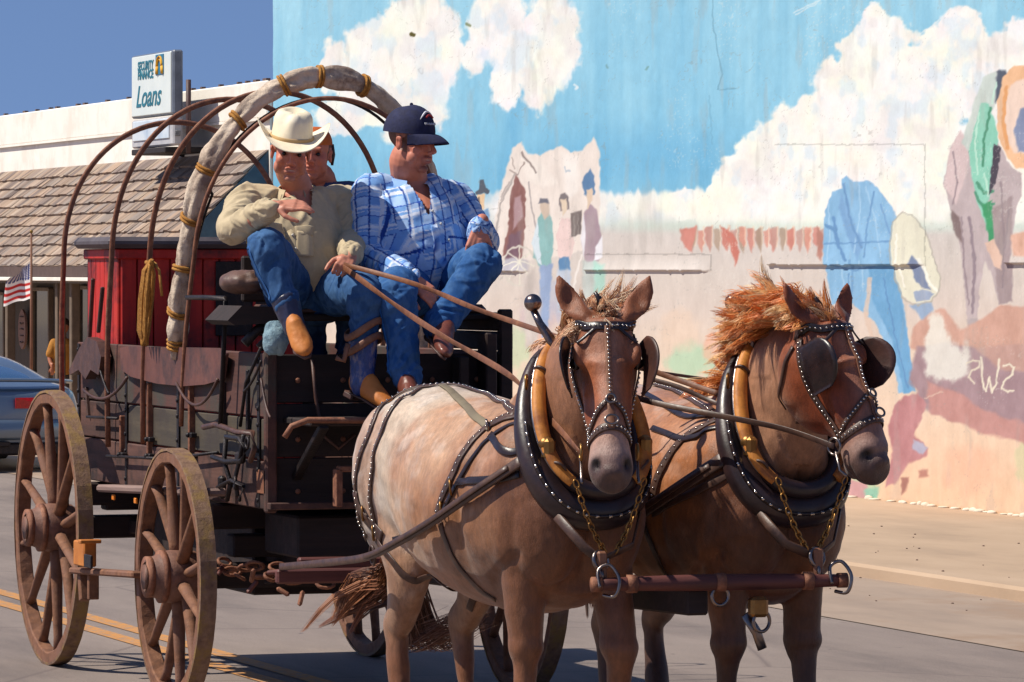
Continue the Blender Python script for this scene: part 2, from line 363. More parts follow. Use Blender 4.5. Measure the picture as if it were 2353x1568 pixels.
    # dusty pastels low on the wall
    for (x, y, rx, ry, c, a) in ((1190, 800, 40, 60, C(190, 214, 176), .6), (1235, 790, 26, 46, C(232, 170, 150), .5), (1590, 830, 70, 52, C(176, 214, 182), .75), (1640, 800, 34, 40, C(236, 176, 150), .6), (1560, 760, 60, 60, C(232, 206, 184), .5), (1700, 800, 40, 60, C(178, 212, 178), .5),
                              (2350, 1060, 24, 60, C(196, 206, 160), .5), (1990, 1110, 40, 40, C(178, 206, 170), .8), (1965, 1060, 20, 40, C(170, 208, 176), .7), (2230, 1080, 90, 70, C(240, 184, 156), .5), (1240, 730, 60, 50, C(200, 180, 190), .5), (1280, 690, 60, 60, C(168, 180, 206), .5),
                              (1225, 870, 40, 40, C(206, 212, 182), .6), (1690, 1050, 60, 60, C(226, 190, 170), .4)):
        w = sstep(.35, .75, np.exp(-(((wu - x) / rx) ** 2 + ((wv - y) / ry) ** 2)) * (0.6 + .8 * fbm(u / 14, v / 30, s=int(x)))) * a; mixin(w, c)
    # ---- painted wagon cover and its people
    P([(1118, 600), (1135, 520), (1152, 430), (1168, 372), (1180, 338), (1197, 328), (1214, 352), (1240, 357), (1268, 344), (1290, 334), (1312, 350), (1340, 344), (1366, 314), (1378, 352), (1380, 470), (1372, 560), (1300, 590), (1200, 600)], (232, 222, 214), 3, 10, 1)
    P([(1195, 360), (1240, 372), (1280, 420), (1250, 430), (1215, 420)], (238, 230, 222), 6, 6, 2); P([(1290, 350), (1330, 360), (1330, 440), (1300, 460)], (240, 234, 228), 8, 6, 3)
    P([(1186, 400), (1172, 450), (1168, 520), (1154, 590), (1200, 596), (1206, 520), (1208, 440)], (140, 98, 94), 2, 16, 4)
    P([(1182, 455), (1196, 450), (1202, 500), (1180, 530)], (176, 146, 150), 3, 12, 5); P([(1170, 540), (1200, 530), (1190, 600), (1160, 600)], (120, 92, 104), 4, 14, 6)
    S([(1200, 352), (1232, 395)], 5, (150, 138, 134)); S([(1172, 392), (1190, 402), (1204, 372)], 2.5, (150, 134, 128)); S([(1182, 388), (1176, 365)], 2, (160, 146, 140)); S([(1215, 420), (1222, 480), (1238, 560)], 3, (168, 160, 160)); S([(1150, 460), (1170, 420)], 3, (178, 168, 164))
    S([(1184, 400), (1150, 470), (1136, 560)], 4, (176, 168, 164)); S([(1296, 385), (1300, 395), (1310, 392)], 4, (190, 200, 208))
    # head with tall hat at far left
    P([(1092, 440), (1100, 436), (1102, 416), (1110, 412), (1116, 434), (1126, 438), (1124, 444), (1092, 446)], (84, 92, 104), 1.5, 6, 7); P([(1096, 446), (1114, 446), (1112, 480), (1104, 492), (1098, 476)], (226, 196, 160), 1.5, 8, 8); S([(1101, 454), (1101, 468)], 3, (70, 66, 70)); P([(1096, 484), (1122, 480), (1128, 520), (1096, 520)], (120, 160, 200), 3, 10, 9)
    # wheel and bundle
    P([(1126, 600), (1180, 592), (1214, 600), (1212, 622), (1130, 626)], (186, 182, 190), 4, 14, 10)
    for a in range(8): S([(1190 + 4, 600), (1194 + 38 * math.cos(a * .785), 612 + 46 * math.sin(a * .785))], 3, (226, 222, 208))
    pts = [(1194 + 38 * math.cos(a * .4), 612 + 46 * math.sin(a * .4)) for a in range(17)]; S(pts, 4, (212, 206, 196))
    # left man, teal waistcoat
    P([(1225, 560), (1236, 500), (1252, 476), (1268, 500), (1272, 560), (1266, 612), (1240, 616), (1226, 590)], (140, 184, 184), 2, 14, 11); P([(1222, 560), (1234, 506), (1240, 560), (1244, 612), (1232, 600)], (214, 228, 236), 2, 8, 12)
    P([(1240, 466), (1252, 456), (1264, 468), (1262, 496), (1252, 506), (1244, 492)], (206, 188, 172), 2, 8, 13); P([(1238, 470), (1242, 456), (1256, 454), (1264, 470), (1254, 466)], (116, 116, 128), 2, 8, 14)
    P([(1240, 612), (1270, 606), (1262, 700), (1258, 790), (1244, 790), (1240, 700)], (150, 170, 204), 3, 12, 15)
    # woman, pink jacket
    P([(1278, 540), (1290, 500), (1312, 504), (1320, 560), (1312, 596), (1284, 596)], (226, 202, 198), 2, 16, 16); P([(1284, 470), (1286, 450), (1298, 444), (1308, 456), (1306, 480), (1290, 486)], (130, 122, 124), 2, 8, 17); P([(1288, 460), (1302, 458), (1302, 482), (1294, 496)], (222, 204, 182), 2, 8, 18)
    P([(1284, 592), (1308, 590), (1312, 620), (1300, 640), (1284, 626)], (96, 138, 180), 2, 12, 19); P([(1280, 620), (1312, 620), (1310, 720), (1282, 720)], (190, 200, 214), 4, 14, 20)
    P([(1310, 490), (1338, 484), (1334, 540), (1314, 544)], (118, 108, 106), 2, 16, 21); S([(1318, 496), (1320, 540)], 2, (150, 142, 138)); S([(1327, 492), (1328, 540)], 2, (150, 142, 138))
    # right man, mauve waistcoat, blue round hat
    P([(1336, 560), (1342, 490), (1356, 470), (1372, 480), (1382, 540), (1376, 600), (1344, 604)], (170, 150, 160), 2, 12, 22); P([(1334, 540), (1342, 490), (1346, 540), (1340, 600)], (230, 228, 234), 2, 8, 23); P([(1368, 570), (1384, 540), (1384, 590), (1366, 600)], (232, 232, 238), 2, 8, 24)
    P([(1342, 448), (1336, 420), (1346, 398), (1356, 388), (1364, 402), (1368, 424), (1366, 448), (1352, 452)], (92, 128, 168), 2, 12, 25); P([(1346, 436), (1362, 434), (1362, 462), (1350, 480)], (220, 198, 176), 2, 8, 26)
    P([(1338, 600), (1374, 600), (1370, 700), (1374, 760), (1340, 760)], (196, 204, 200), 4, 16, 27); P([(1366, 600), (1392, 610), (1388, 700), (1364, 690)], (170, 208, 196), 5, 14, 28); S([(1336, 586), (1322, 640), (1314, 700)], 5, (232, 226, 220))
    P([(1204, 640), (1230, 616), (1244, 700), (1234, 790), (1208, 800)], (206, 196, 190), 6, 16, 29)
    # distant herd
    for k in range(26):
        x = 1572 + k * 12.8 + 6 * math.sin(k * 2.1); h = 22 + 16 * abs(math.sin(k * 1.7)); c = [(202, 134, 122), (190, 150, 140), (172, 150, 132), (214, 150, 134)][k % 4]
        P([(x - 9, 528 + 5 * math.sin(k)), (x + 8, 524 + 4 * math.cos(k * 2)), (x + 8, 540 + h * .5), (x + 2, 544 + h), (x - 7, 546 + h * .4)], c, 2.5, 14, 60 + k, a=.85)
        S([(x + 6, 520), (x + 7, 566)], 2, (236, 214, 190), a=.8)
    P([(1570, 528), (1600, 520), (1590, 580), (1572, 570)], (206, 138, 126), 3, 12, 90); P([(1655, 520), (1688, 540), (1700, 580), (1690, 612), (1676, 560)], (198, 122, 108), 3, 12, 91); P([(1880, 520), (1896, 540), (1894, 600), (1884, 590)], (178, 128, 116), 3, 12, 92)
    # bent figure in blue
    P([(1895, 545), (1898, 480), (1915, 440), (1936, 432), (1936, 412), (1946, 404), (1962, 418), (1980, 416), (2000, 416), (2020, 436), (2046, 466), (2066, 500), (2060, 560), (2064, 640), (2080, 720), (2092, 820), (2104, 900), (2066, 904), (2050, 820), (2010, 740), (1960, 700), (1910, 700), (1898, 620)], (140, 186, 222), 2, 14, 93)
    P([(1995, 612), (2060, 605), (2080, 740), (2104, 898), (2078, 905), (2050, 780), (2005, 690)], (112, 166, 208), 3, 14, 94); P([(1934, 440), (1960, 500), (1990, 560), (1976, 600), (1950, 540), (1930, 480)], (126, 168, 210), 4, 10, 95)
    for q_ in ([(1905, 470), (1912, 540), (1906, 600)], [(1975, 425), (1978, 500), (1968, 580)], [(1990, 430), (2012, 500), (2030, 590)], [(1930, 600), (1938, 660), (1930, 695)], [(1980, 600), (1984, 660)]): S(q_, 3.5, (168, 206, 234), a=.8)
    for q_ in ([(1898, 560), (2060, 556)], [(2030, 640), (2054, 760), (2086, 890)], [(1912, 610), (1960, 622), (2010, 612)], [(1950, 630), (1946, 690)]): S(q_, 3, (96, 140, 188), a=.8)
    S([(1940, 425), (1956, 500), (1985, 570)], 5, (110, 152, 196)); S([(2010, 440), (1996, 520), (1992, 590)], 4, (112, 156, 200)); S([(1918, 500), (1930, 560), (1950, 600)], 8, (106, 150, 196)); S([(1902, 520), (1926, 530)], 8, (104, 148, 192)); S([(2024, 470), (2050, 540)], 4, (118, 160, 204)); S([(1960, 600), (1956, 680)], 5, (118, 164, 206)); S([(2000, 640), (1990, 720), (2004, 780)], 10, (220, 196, 178), a=.8)
    # pale hat / saddle shape
    P([(2052, 560), (2056, 510), (2076, 490), (2100, 498), (2124, 530), (2140, 580), (2158, 632), (2160, 660), (2140, 692), (2110, 700), (2076, 684), (2058, 640)], (226, 224, 204), 2, 8, 96)
    P([(2092, 610), (2100, 588), (2114, 600), (2124, 630), (2140, 668), (2118, 660), (2100, 640)], (128, 142, 172), 2, 10, 97); P([(2098, 672), (2120, 664), (2146, 676), (2136, 690), (2106, 694)], (158, 172, 196), 2, 8, 98); S([(2112, 594), (2136, 650), (2154, 670)], 6, (244, 244, 232)); P([(2090, 700), (2140, 696), (2154, 740), (2120, 736)], (150, 172, 200), 3, 10, 99)
    # standing figure: grey trousers, green scarf
    P([(2168, 420), (2182, 350), (2200, 310), (2240, 330), (2290, 320), (2320, 380), (2348, 400), (2348, 450), (2336, 480), (2330, 560), (2324, 690), (2294, 700), (2282, 640), (2262, 600), (2252, 660), (2246, 730), (2222, 734), (2214, 640), (2206, 560), (2198, 500), (2184, 480)], (190, 176, 178), 2, 10, 100)
    P([(2182, 340), (2208, 300), (2228, 330), (2222, 400), (2196, 470), (2170, 430)], (214, 194, 194), 3, 8, 101); P([(2280, 480), (2326, 450), (2330, 560), (2324, 694), (2294, 700), (2286, 600)], (164, 148, 150), 3, 10, 102); S([(2228, 500), (2240, 600), (2234, 720)], 7, (150, 136, 144)); P([(2184, 480), (2206, 500), (2212, 560), (2190, 530)], (130, 112, 112), 3, 8, 103)
    P([(2210, 330), (2240, 230), (2262, 175), (2290, 162), (2290, 230), (2262, 300), (2240, 340), (2226, 350)], (198, 210, 204), 3, 12, 104); P([(2290, 164), (2312, 160), (2318, 180), (2300, 220), (2288, 240)], (84, 92, 108), 3, 10, 105); P([(2226, 350), (2246, 330), (2238, 372)], (74, 80, 96), 3, 8, 106)
    P([(2232, 400), (2226, 350), (2240, 290), (2256, 236), (2272, 240), (2292, 300), (2296, 360), (2286, 420), (2268, 470), (2280, 540), (2268, 528), (2244, 460)], (142, 206, 184), 2, 12, 107)
    for s_ in ([(2244, 420), (2262, 446), (2282, 440)], [(2240, 444), (2260, 480), (2284, 470)], [(2276, 250), (2262, 320), (2258, 380)]): S(s_, 6, (84, 150, 122))
    P([(2256, 470), (2278, 462), (2282, 520), (2268, 530)], (70, 158, 108), 3, 10, 108); P([(2270, 524), (2282, 520), (2284, 560), (2272, 556)], (66, 150, 104), 2, 8, 109); P([(2284, 330), (2300, 340), (2290, 420), (2272, 450)], (78, 72, 84), 2, 8, 110)
    P([(2262, 560), (2284, 550), (2302, 590), (2300, 620), (2284, 610)], (222, 190, 172), 2, 10, 111); P([(2222, 734), (2246, 730), (2262, 770), (2250, 790), (2228, 780)], (178, 168, 170), 3, 10, 112)
    for q_ in ([(2190, 350), (2200, 420), (2190, 470)], [(2210, 500), (2214, 600), (2226, 700)], [(2300, 420), (2306, 540), (2304, 660)], [(2320, 480), (2312, 600)]): S(q_, 4, (146, 132, 138), a=.8)
    for q_ in ([(2250, 260), (2240, 330), (2246, 400)], [(2262, 400), (2272, 450)], [(2290, 190), (2280, 240)]): S(q_, 4, (196, 234, 216), a=.8)
    S([(2050, 570), (2054, 512), (2076, 488), (2100, 496), (2126, 530), (2142, 580), (2160, 640), (2158, 668), (2138, 694), (2108, 702), (2074, 686), (2056, 640), (2050, 570)], 3, (176, 172, 160), a=.8); S([(2066, 540), (2064, 600), (2078, 660)], 4, (248, 246, 236), a=.8)
    # big peach hat at right
    P([(2291, 290), (2292, 230), (2306, 176), (2330, 152), (2420, 148), (2420, 392), (2336, 388), (2312, 360), (2296, 320)], (236, 190, 150), 2, 10, 113); P([(2306, 250), (2322, 196), (2352, 180), (2400, 190), (2400, 360), (2330, 350), (2308, 310)], (238, 214, 198), 4, 10, 114); P([(2330, 300), (2344, 250), (2400, 240), (2400, 350), (2340, 350)], (134, 146, 176), 3, 12, 115); S([(2312, 200), (2306, 280), (2316, 340)], 8, (224, 164, 112))
    P([(2326, 540), (2420, 520), (2420, 590), (2334, 590)], (222, 180, 160), 4, 24, 116)
    # hills, smoke, boots
    P([(2090, 800), (2100, 750), (2140, 716), (2170, 708), (2206, 760), (2260, 730), (2300, 700), (2350, 706), (2420, 720), (2420, 830), (2200, 830)], (206, 164, 148), 4, 12, 117); P([(2086, 860), (2110, 800), (2180, 790), (2260, 806), (2420, 812), (2420, 1020), (2330, 1000), (2230, 980), (2170, 960), (2120, 940)], (164, 138, 144), 5, 14, 118, 2)
    P([(2240, 800), (2330, 790), (2420, 800), (2420, 860), (2300, 850)], (192, 156, 146), 5, 12, 119); P([(2130, 880), (2200, 900), (2280, 950), (2420, 1000), (2420, 1040), (2240, 990), (2140, 950)], (194, 146, 140), 5, 12, 120, 2)
    P([(2056, 930), (2080, 910), (2110, 905), (2130, 930), (2112, 970), (2100, 1000), (2134, 1030), (2130, 1050), (2086, 1066), (2060, 1110), (2034, 1120), (2050, 1040), (2040, 980)], (188, 134, 136), 3, 16, 121); P([(2100, 1010), (2134, 1028), (2120, 1046), (2096, 1034)], (180, 178, 198), 3, 10, 122); S([(2124, 915), (2168, 900)], 2.5, (216, 186, 170))
    P([(1950, 1100), (1990, 1108), (2000, 1140), (1975, 1165), (1950, 1160)], (206, 160, 160), 4, 14, 123); P([(1985, 1126), (2020, 1120), (2016, 1150), (1990, 1150)], (150, 196, 172), 4, 12, 130); P([(2070, 1100), (2088, 1096), (2082, 1130), (2072, 1140)], (176, 128, 116), 3, 14, 131); P([(2110, 1080), (2130, 1080), (2134, 1096), (2112, 1098)], (184, 132, 118), 4, 12, 132)
    sm = np.exp(-(((wu - 2180) / 62) ** 2 + ((wv - 830) / 62) ** 2)) + .8 * np.exp(-(((wu - 2150) / 24) ** 2 + ((wv - 770) / 70) ** 2)); w = sstep(.38, .7, sm * (.5 + fbm(u / 16, v / 22, s=133))); mixin(w * .85, C(232, 232, 222))
    # cream brand scrawl
    S([(2222, 836), (2236, 827), (2250, 830), (2250, 845), (2234, 852), (2226, 866), (2240, 880)], 4, (226, 216, 196)); S([(2254, 820), (2258, 880), (2266, 900), (2274, 868), (2282, 902), (2290, 880), (2296, 826)], 4.5, (232, 224, 204)); S([(2305, 842), (2318, 838), (2330, 844), (2326, 860), (2306, 878), (2303, 894), (2316, 902), (2328, 898)], 4.5, (232, 224, 204))
    # grime, scratches, paint loss
    for pts in ([(1825, 30), (2000, -60)], [(1830, 34), (1880, 6)], [(2100, 90), (2190, 20)], [(2120, 110), (2240, 40)]): S(pts, 2.5, (232, 238, 238), a=.7)
    S([(1636, 0), (1640, 60), (1652, 130), (1660, 170), (1650, 205), (1692, 202)], 2, (86, 132, 156), a=.6); S([(1630, 220), (1636, 330)], 2.5, (104, 160, 190), a=.5)
    S([(945, 78), (952, 80)], 9, (92, 84, 36)); S([(1072, 56), (1080, 58)], 6, (120, 130, 90), a=.8); S([(857, 385), (859, 392)], 4, (60, 90, 120), a=.8); S([(1320, 195), (1328, 200), (1322, 206)], 4, (230, 240, 244), a=.8)
    S([(1395, 150), (1398, 156)], 4, (110, 150, 150), a=.6); S([(1484, 160), (1490, 154)], 4, (110, 150, 140), a=.6)
    spk = sstep(.79, .82, vn(u / 3.2, v / 3.2, s=140)) * sstep(.6, .7, fbm(u / 120, v / 120, s=141)); mixin(spk * .25, C(240, 238, 230))
    gr = sstep(.62, .8, fbm(u / 20, v / 130, s=142)) * .22; mixin(gr, C(176, 170, 164))
    base = sstep(0, 26, v - (1128 + .105 * (u - 1960) + 12 * fbm(u / 20, v * 0, s=143))); mixin(base * .8, C(222, 180, 130))
    hair = np.abs(fbm(u / 80, v / 80, s=150) - .5); mixin((1 - sstep(0, .003, hair)) * .35, C(150, 150, 146))
    col = np.clip(col, 0, 255) / 255
    return np.where(col <= .04045, col / 12.92, ((col + .055) / 1.055) ** 2.4)
def build_mural():
    x0 = WY(627.5, 500, YW).x; x1 = WY(2420, 500, YW).x; z0 = .06; z1 = 5.3
    NX, NZ = 1000, 600
    # even steps as seen obliquely: x spacing grows with distance
    tt = np.linspace(0, 1, NX); k = abs(x0) / abs(x1); xs = x0 * (k ** (-tt)); zs = np.linspace(z0, z1, NZ)
    X, Z = np.meshgrid(xs, zs); px = X * RV.x + YW * RV.y; pz = X * FV.x + YW * FV.y
    U = U0 + FD * px / pz; V = V0 - FD * (Z - CH) / pz
    colr = mural_colour(U, V) * .86
    Y = np.full_like(X, YW)
    def panel(u0, u1, v0, v1, d, rag=1.5):
        e = rag * (vn(U / 7, V / 7, s=9) - .5) * 2
        return ((U > u0) & (U < u1) & (V + e > v0) & (V + e < v1)) * d * np.clip((V - v0) / (v1 - v0), 0, 1) ** 2 * np.clip((u1 - U) / 30, .12, 1)
    # thin plaster patches over old windows: real relief that throws the thin shadow lines
    off = np.maximum.reduce([panel(1060, 1215, 585, 624, .03), panel(1345, 1635, 586, 622, .028), panel(1768, 2127, 332 - 0, 610, .028), panel(2312, 2600, 400, 606, .03)])
    Y = Y - off - .006 * (fbm(X * 2.2, Z * 2.2, s=3) - .5) - .004 * (vn(X * 9, Z * 9, s=4) - .5)
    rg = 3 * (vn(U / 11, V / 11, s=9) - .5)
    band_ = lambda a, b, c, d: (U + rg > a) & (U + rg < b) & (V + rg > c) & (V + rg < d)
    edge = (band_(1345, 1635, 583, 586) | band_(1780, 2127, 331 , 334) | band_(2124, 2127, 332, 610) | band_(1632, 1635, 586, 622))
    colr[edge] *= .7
    n = NX * NZ; me = bpy.data.meshes.new('painted_wall'); me.vertices.add(n); me.vertices.foreach_set('co', np.stack([X, Y, Z], -1).astype(np.float32).ravel())
    I = np.arange(n).reshape(NZ, NX); q = np.stack([I[:-1, :-1], I[:-1, 1:], I[1:, 1:], I[1:, :-1]], -1).reshape(-1, 4); nf = len(q)
    me.loops.add(nf * 4); me.loops.foreach_set('vertex_index', q.ravel().astype(np.int32)); me.polygons.add(nf); me.polygons.foreach_set('loop_start', (np.arange(nf) * 4).astype(np.int32)); me.update(calc_edges=True)
    set_col(me, colr.reshape(-1, 3))
    m = attr_mat('mural_paint_on_plaster', rough=.85, bscale=14, bs=.35, bd=.006, noise_amt=.06, nscale=30, spec=.25)
    t_ = thing('mural_building', 'long plastered building with a faded western mural of clouds and cowboys', 'building', (x0, YW, 0))
    link('painted_wall', me, m, t_)
    mpl = mat('old_plaster', (150, 140, 130), (120, 112, 104), rough=.9)
    g = MB(); g.box(((x0 + x1) / 2 , YW + 5.02, 2.6), (abs(x1 - x0), 10, 5.2)); g.build('wall', mpl, t_)
    g = MB(); g.box(((x0 + x1) / 2, YW + 4.98, 5.46), (abs(x1 - x0) + .1, 10.2, .12), bev=.02); g.build('coping', mpl, t_)
    # ragged white footing crumbs at the base of the wall
    g = MB()
    for x in np.arange(x0 + .2, x1, .11):
        if random.random() < .75: g.ball((x, YW - .03, .088), (random.uniform(.03, .09), random.uniform(.02, .05), random.uniform(.008, .03)), 7, 4)
    o = g.build('crumbled_footing', mat('chalky_plaster', (226, 214, 196), (196, 176, 150), rough=.95), t_); tag(o, kind='stuff')
    return x0
XM = build_mural()

# ------------------------------------------------------------------ shop building at the left
def build_shop():
    xa, xb = XM - 34, XM - .02
    t_ = thing('shop_building', 'low white shop building with a wood shingle awning roof left of the mural', 'building', (xb, YW, 0))
    mw = mat('white_painted_stucco', (244, 238, 228), (232, 226, 216), scale=2, rough=.85, bs=.2, dirt=(226, 218, 206), dscale=1.3)
    YF = YW - .03
    g = MB(); g.box(((xa + xb) / 2, YF + 5, 1.98), (xb - xa, 10, 3.96)); g.build('wall', mw, t_)
    g = MB(); g.box(((xa + xb) / 2, YF - .02, 3.82), (xb - xa, .04, .42), bev=.015)
    g.box(((xa + xb) / 2, YF - .03, 3.60), (xb - xa, .03, .03)); g.build('parapet', mw, t_)
    g = MB()
    x = xa
    while x < xb - .2:
        w = random.uniform(.3, .5); pass
        if random.random() < .6: g.box((x + w / 2, YF + .02, 4.045), (w * random.uniform(.12, .35), .05, .03))
        x += w
    o = g.build('coping_tile', mat('dull_brown_tile', (116, 92, 84), (90, 74, 70)), t_); tag(o, kind='stuff')
    # mansard
    zt, zb, pr = 3.24, 1.95, 1.25; R_ = 10; xr = xb - .05
    g = MB(); g.prism([(xa, YF, zt), (xa, YF - pr, zb), (xa, YF - pr, zb - .02), (xa, YF, zb - .02)], (xr - xa, 0, 0)); g.build('awning_frame', mat('dark_teal_board', (58, 84, 102), (44, 66, 84), rough=.8), t_)
    msh = bpy.data.materials.new('cedar_shingle'); msh.use_nodes = True; tt = msh.node_tree; pp = tt.nodes['Principled BSDF']
    a = tt.nodes.new('ShaderNodeAttribute'); a.attribute_name = 'col'; n = noise(tt, 26, 8, .7, stretch=(1, .1, .1))
    L(tt, mixc(tt, 1., a.outputs['Color'], ramp(tt, n, [(.25, (.58, .56, .55)), (.6, (1.05,) * 3)]), 'MULTIPLY'), pp.inputs['Base Color']); pp.inputs['Roughness'].default_value = .9; bump(tt, pp, n, .7, .01)
    g = MB(); cols = []
    d = Vector((0, -pr, zb - zt)); dl = d.length; du = d.normalized(); nr = Vector((0, -(zt - zb), pr)).normalized() * 1.0; nr = Vector((0, zb - zt, -pr)).normalized() * -1; nr = Vector((0, -(zt - zb), pr)).normalized()
    nr.z = abs(nr.z)
    pal = [(158, 136, 120), (138, 120, 108), (172, 152, 134), (124, 108, 100), (150, 136, 126), (164, 140, 120)]
    for r in range(R_ + 1):
        s0 = dl * r / R_; ln = dl / R_ * 1.18; x = xa + random.uniform(0, .1)
        while x < xr:
            w = random.uniform(.10, .24); w = min(w, xr - x); j = random.uniform(-.014, .014); th = random.uniform(.016, .03)
            if w > .03:
                p0 = Vector((x + .004, YF, zt)) + du * (s0 - .02); p1 = Vector((x + .004, YF, zt)) + du * min(s0 + ln + j, dl + .05)
                A = [p0 + nr * .004, p1 + nr * (.03 + th * .5), p1 + nr * .012, p0 - nr * .004]
                A = [p0 + nr * .006, p1 + nr * (.022 + th), p1 + nr * (.016 + j * .1), p0 + nr * .001]
                n0 = len(g.v); g.prism(A, (w - .006, 0, 0)); c = np.array(s2l(random.choice(pal))) * random.uniform(.78, 1.12); cols += [c] * (len(g.v) - n0)
            x += w
    me = g.mesh('shingles'); set_col(me, np.array(cols)); link('shingle_roof', me, msh, t_)
    g = MB(); g.box(((xa + xr) / 2, YF - pr - .03, zb - .07), (xr - xa, .06, .14), bev=.006); g.build('fascia', mat('brown_fascia', (96, 76, 70), (78, 62, 58), rough=.8), t_)
    g = MB(); g.box(((xa + xr) / 2, YF - pr - .045, zb - .165), (xr - xa, .07, .045), bev=.006); g.build('white_trim', mw, t_)
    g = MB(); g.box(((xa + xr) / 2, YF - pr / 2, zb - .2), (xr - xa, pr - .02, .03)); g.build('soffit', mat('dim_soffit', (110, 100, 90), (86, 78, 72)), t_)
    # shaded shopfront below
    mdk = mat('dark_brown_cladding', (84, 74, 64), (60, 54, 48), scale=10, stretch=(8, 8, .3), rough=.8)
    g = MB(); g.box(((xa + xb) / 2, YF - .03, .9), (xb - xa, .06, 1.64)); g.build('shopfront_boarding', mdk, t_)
    def atw(u, y): return WY(u, 700, y).x
    mgl, tg, pg = new_mat('shop_glass'); pg.inputs['Base Color'].default_value = (.012, .016, .014, 1); pg.inputs['Roughness'].default_value = .08; pg.inputs['Specular IOR Level'].default_value = .6
    for (ua, ub, z0, z1) in ((-30, 14, .5, 1.55), (80, 118, .1, 1.62), (185, 215, .1, 1.65), (236, 330, .5, 1.6), (350, 470, .5, 1.6)):
        x0_, x1_ = atw(ua, YF - .08), atw(ub, YF - .08)
        g = MB(); g.box(((x0_ + x1_) / 2, YF - .075, (z0 + z1) / 2), (x1_ - x0_, .03, z1 - z0)); w_ = g.build('window' if z0 > .3 else 'door', mgl, t_)
        g = MB()
        for xx in (x0_, x1_): g.box((xx, YF - .09, (z0 + z1) / 2), (.06, .07, z1 - z0 + .06), bev=.006)
        g.box(((x0_ + x1_) / 2, YF - .09, z1 + .02), (x1_ - x0_, .065, .05), bev=.006); g.build('frame', mat('grey_frame', (120, 104, 90), (92, 80, 70)), w_)
    for u_ in (20, 135, 168):
        xx = atw(u_, YF - pr + .1); g = MB(); g.box((xx, YF - pr + .12, .92), (.11, .11, 1.7), bev=.01); g.build('post', mat('weathered_post', (118, 100, 84), (90, 78, 66), rough=.85), t_)
    # oval plaque
    c = WY(55, 757, YF - .12); q = thing('oval_plaque', 'tall oval carved plaque hanging on the dark shopfront beside the flagpole', 'sign', c)
    g = MB(); pts = [c + Vector((math.cos(a) * .21 * (1 if abs(math.sin(a)) < .8 else .8), 0, math.sin(a) * .27)) for a in np.linspace(0, 6.283, 28, endpoint=False)]; g.prism(pts, (0, -.03, 0)); g.build('board', mat('carved_grey_wood', (150, 118, 106), (120, 92, 84), scale=30, rough=.8, bs=.8), q)
    g = MB()
    for k in range(5): g.tube([c + Vector((-.1 + .03 * random.random(), -.035, .17 - k * .085)), c + Vector((0, -.038, .15 - k * .085 + .03 * random.random())), c + Vector((.11, -.035, .17 - k * .085))], .009, 6)
    g.build('carving', mat('dark_carving', (84, 58, 52), (64, 44, 40)), q)
    return YF
YF = build_shop()

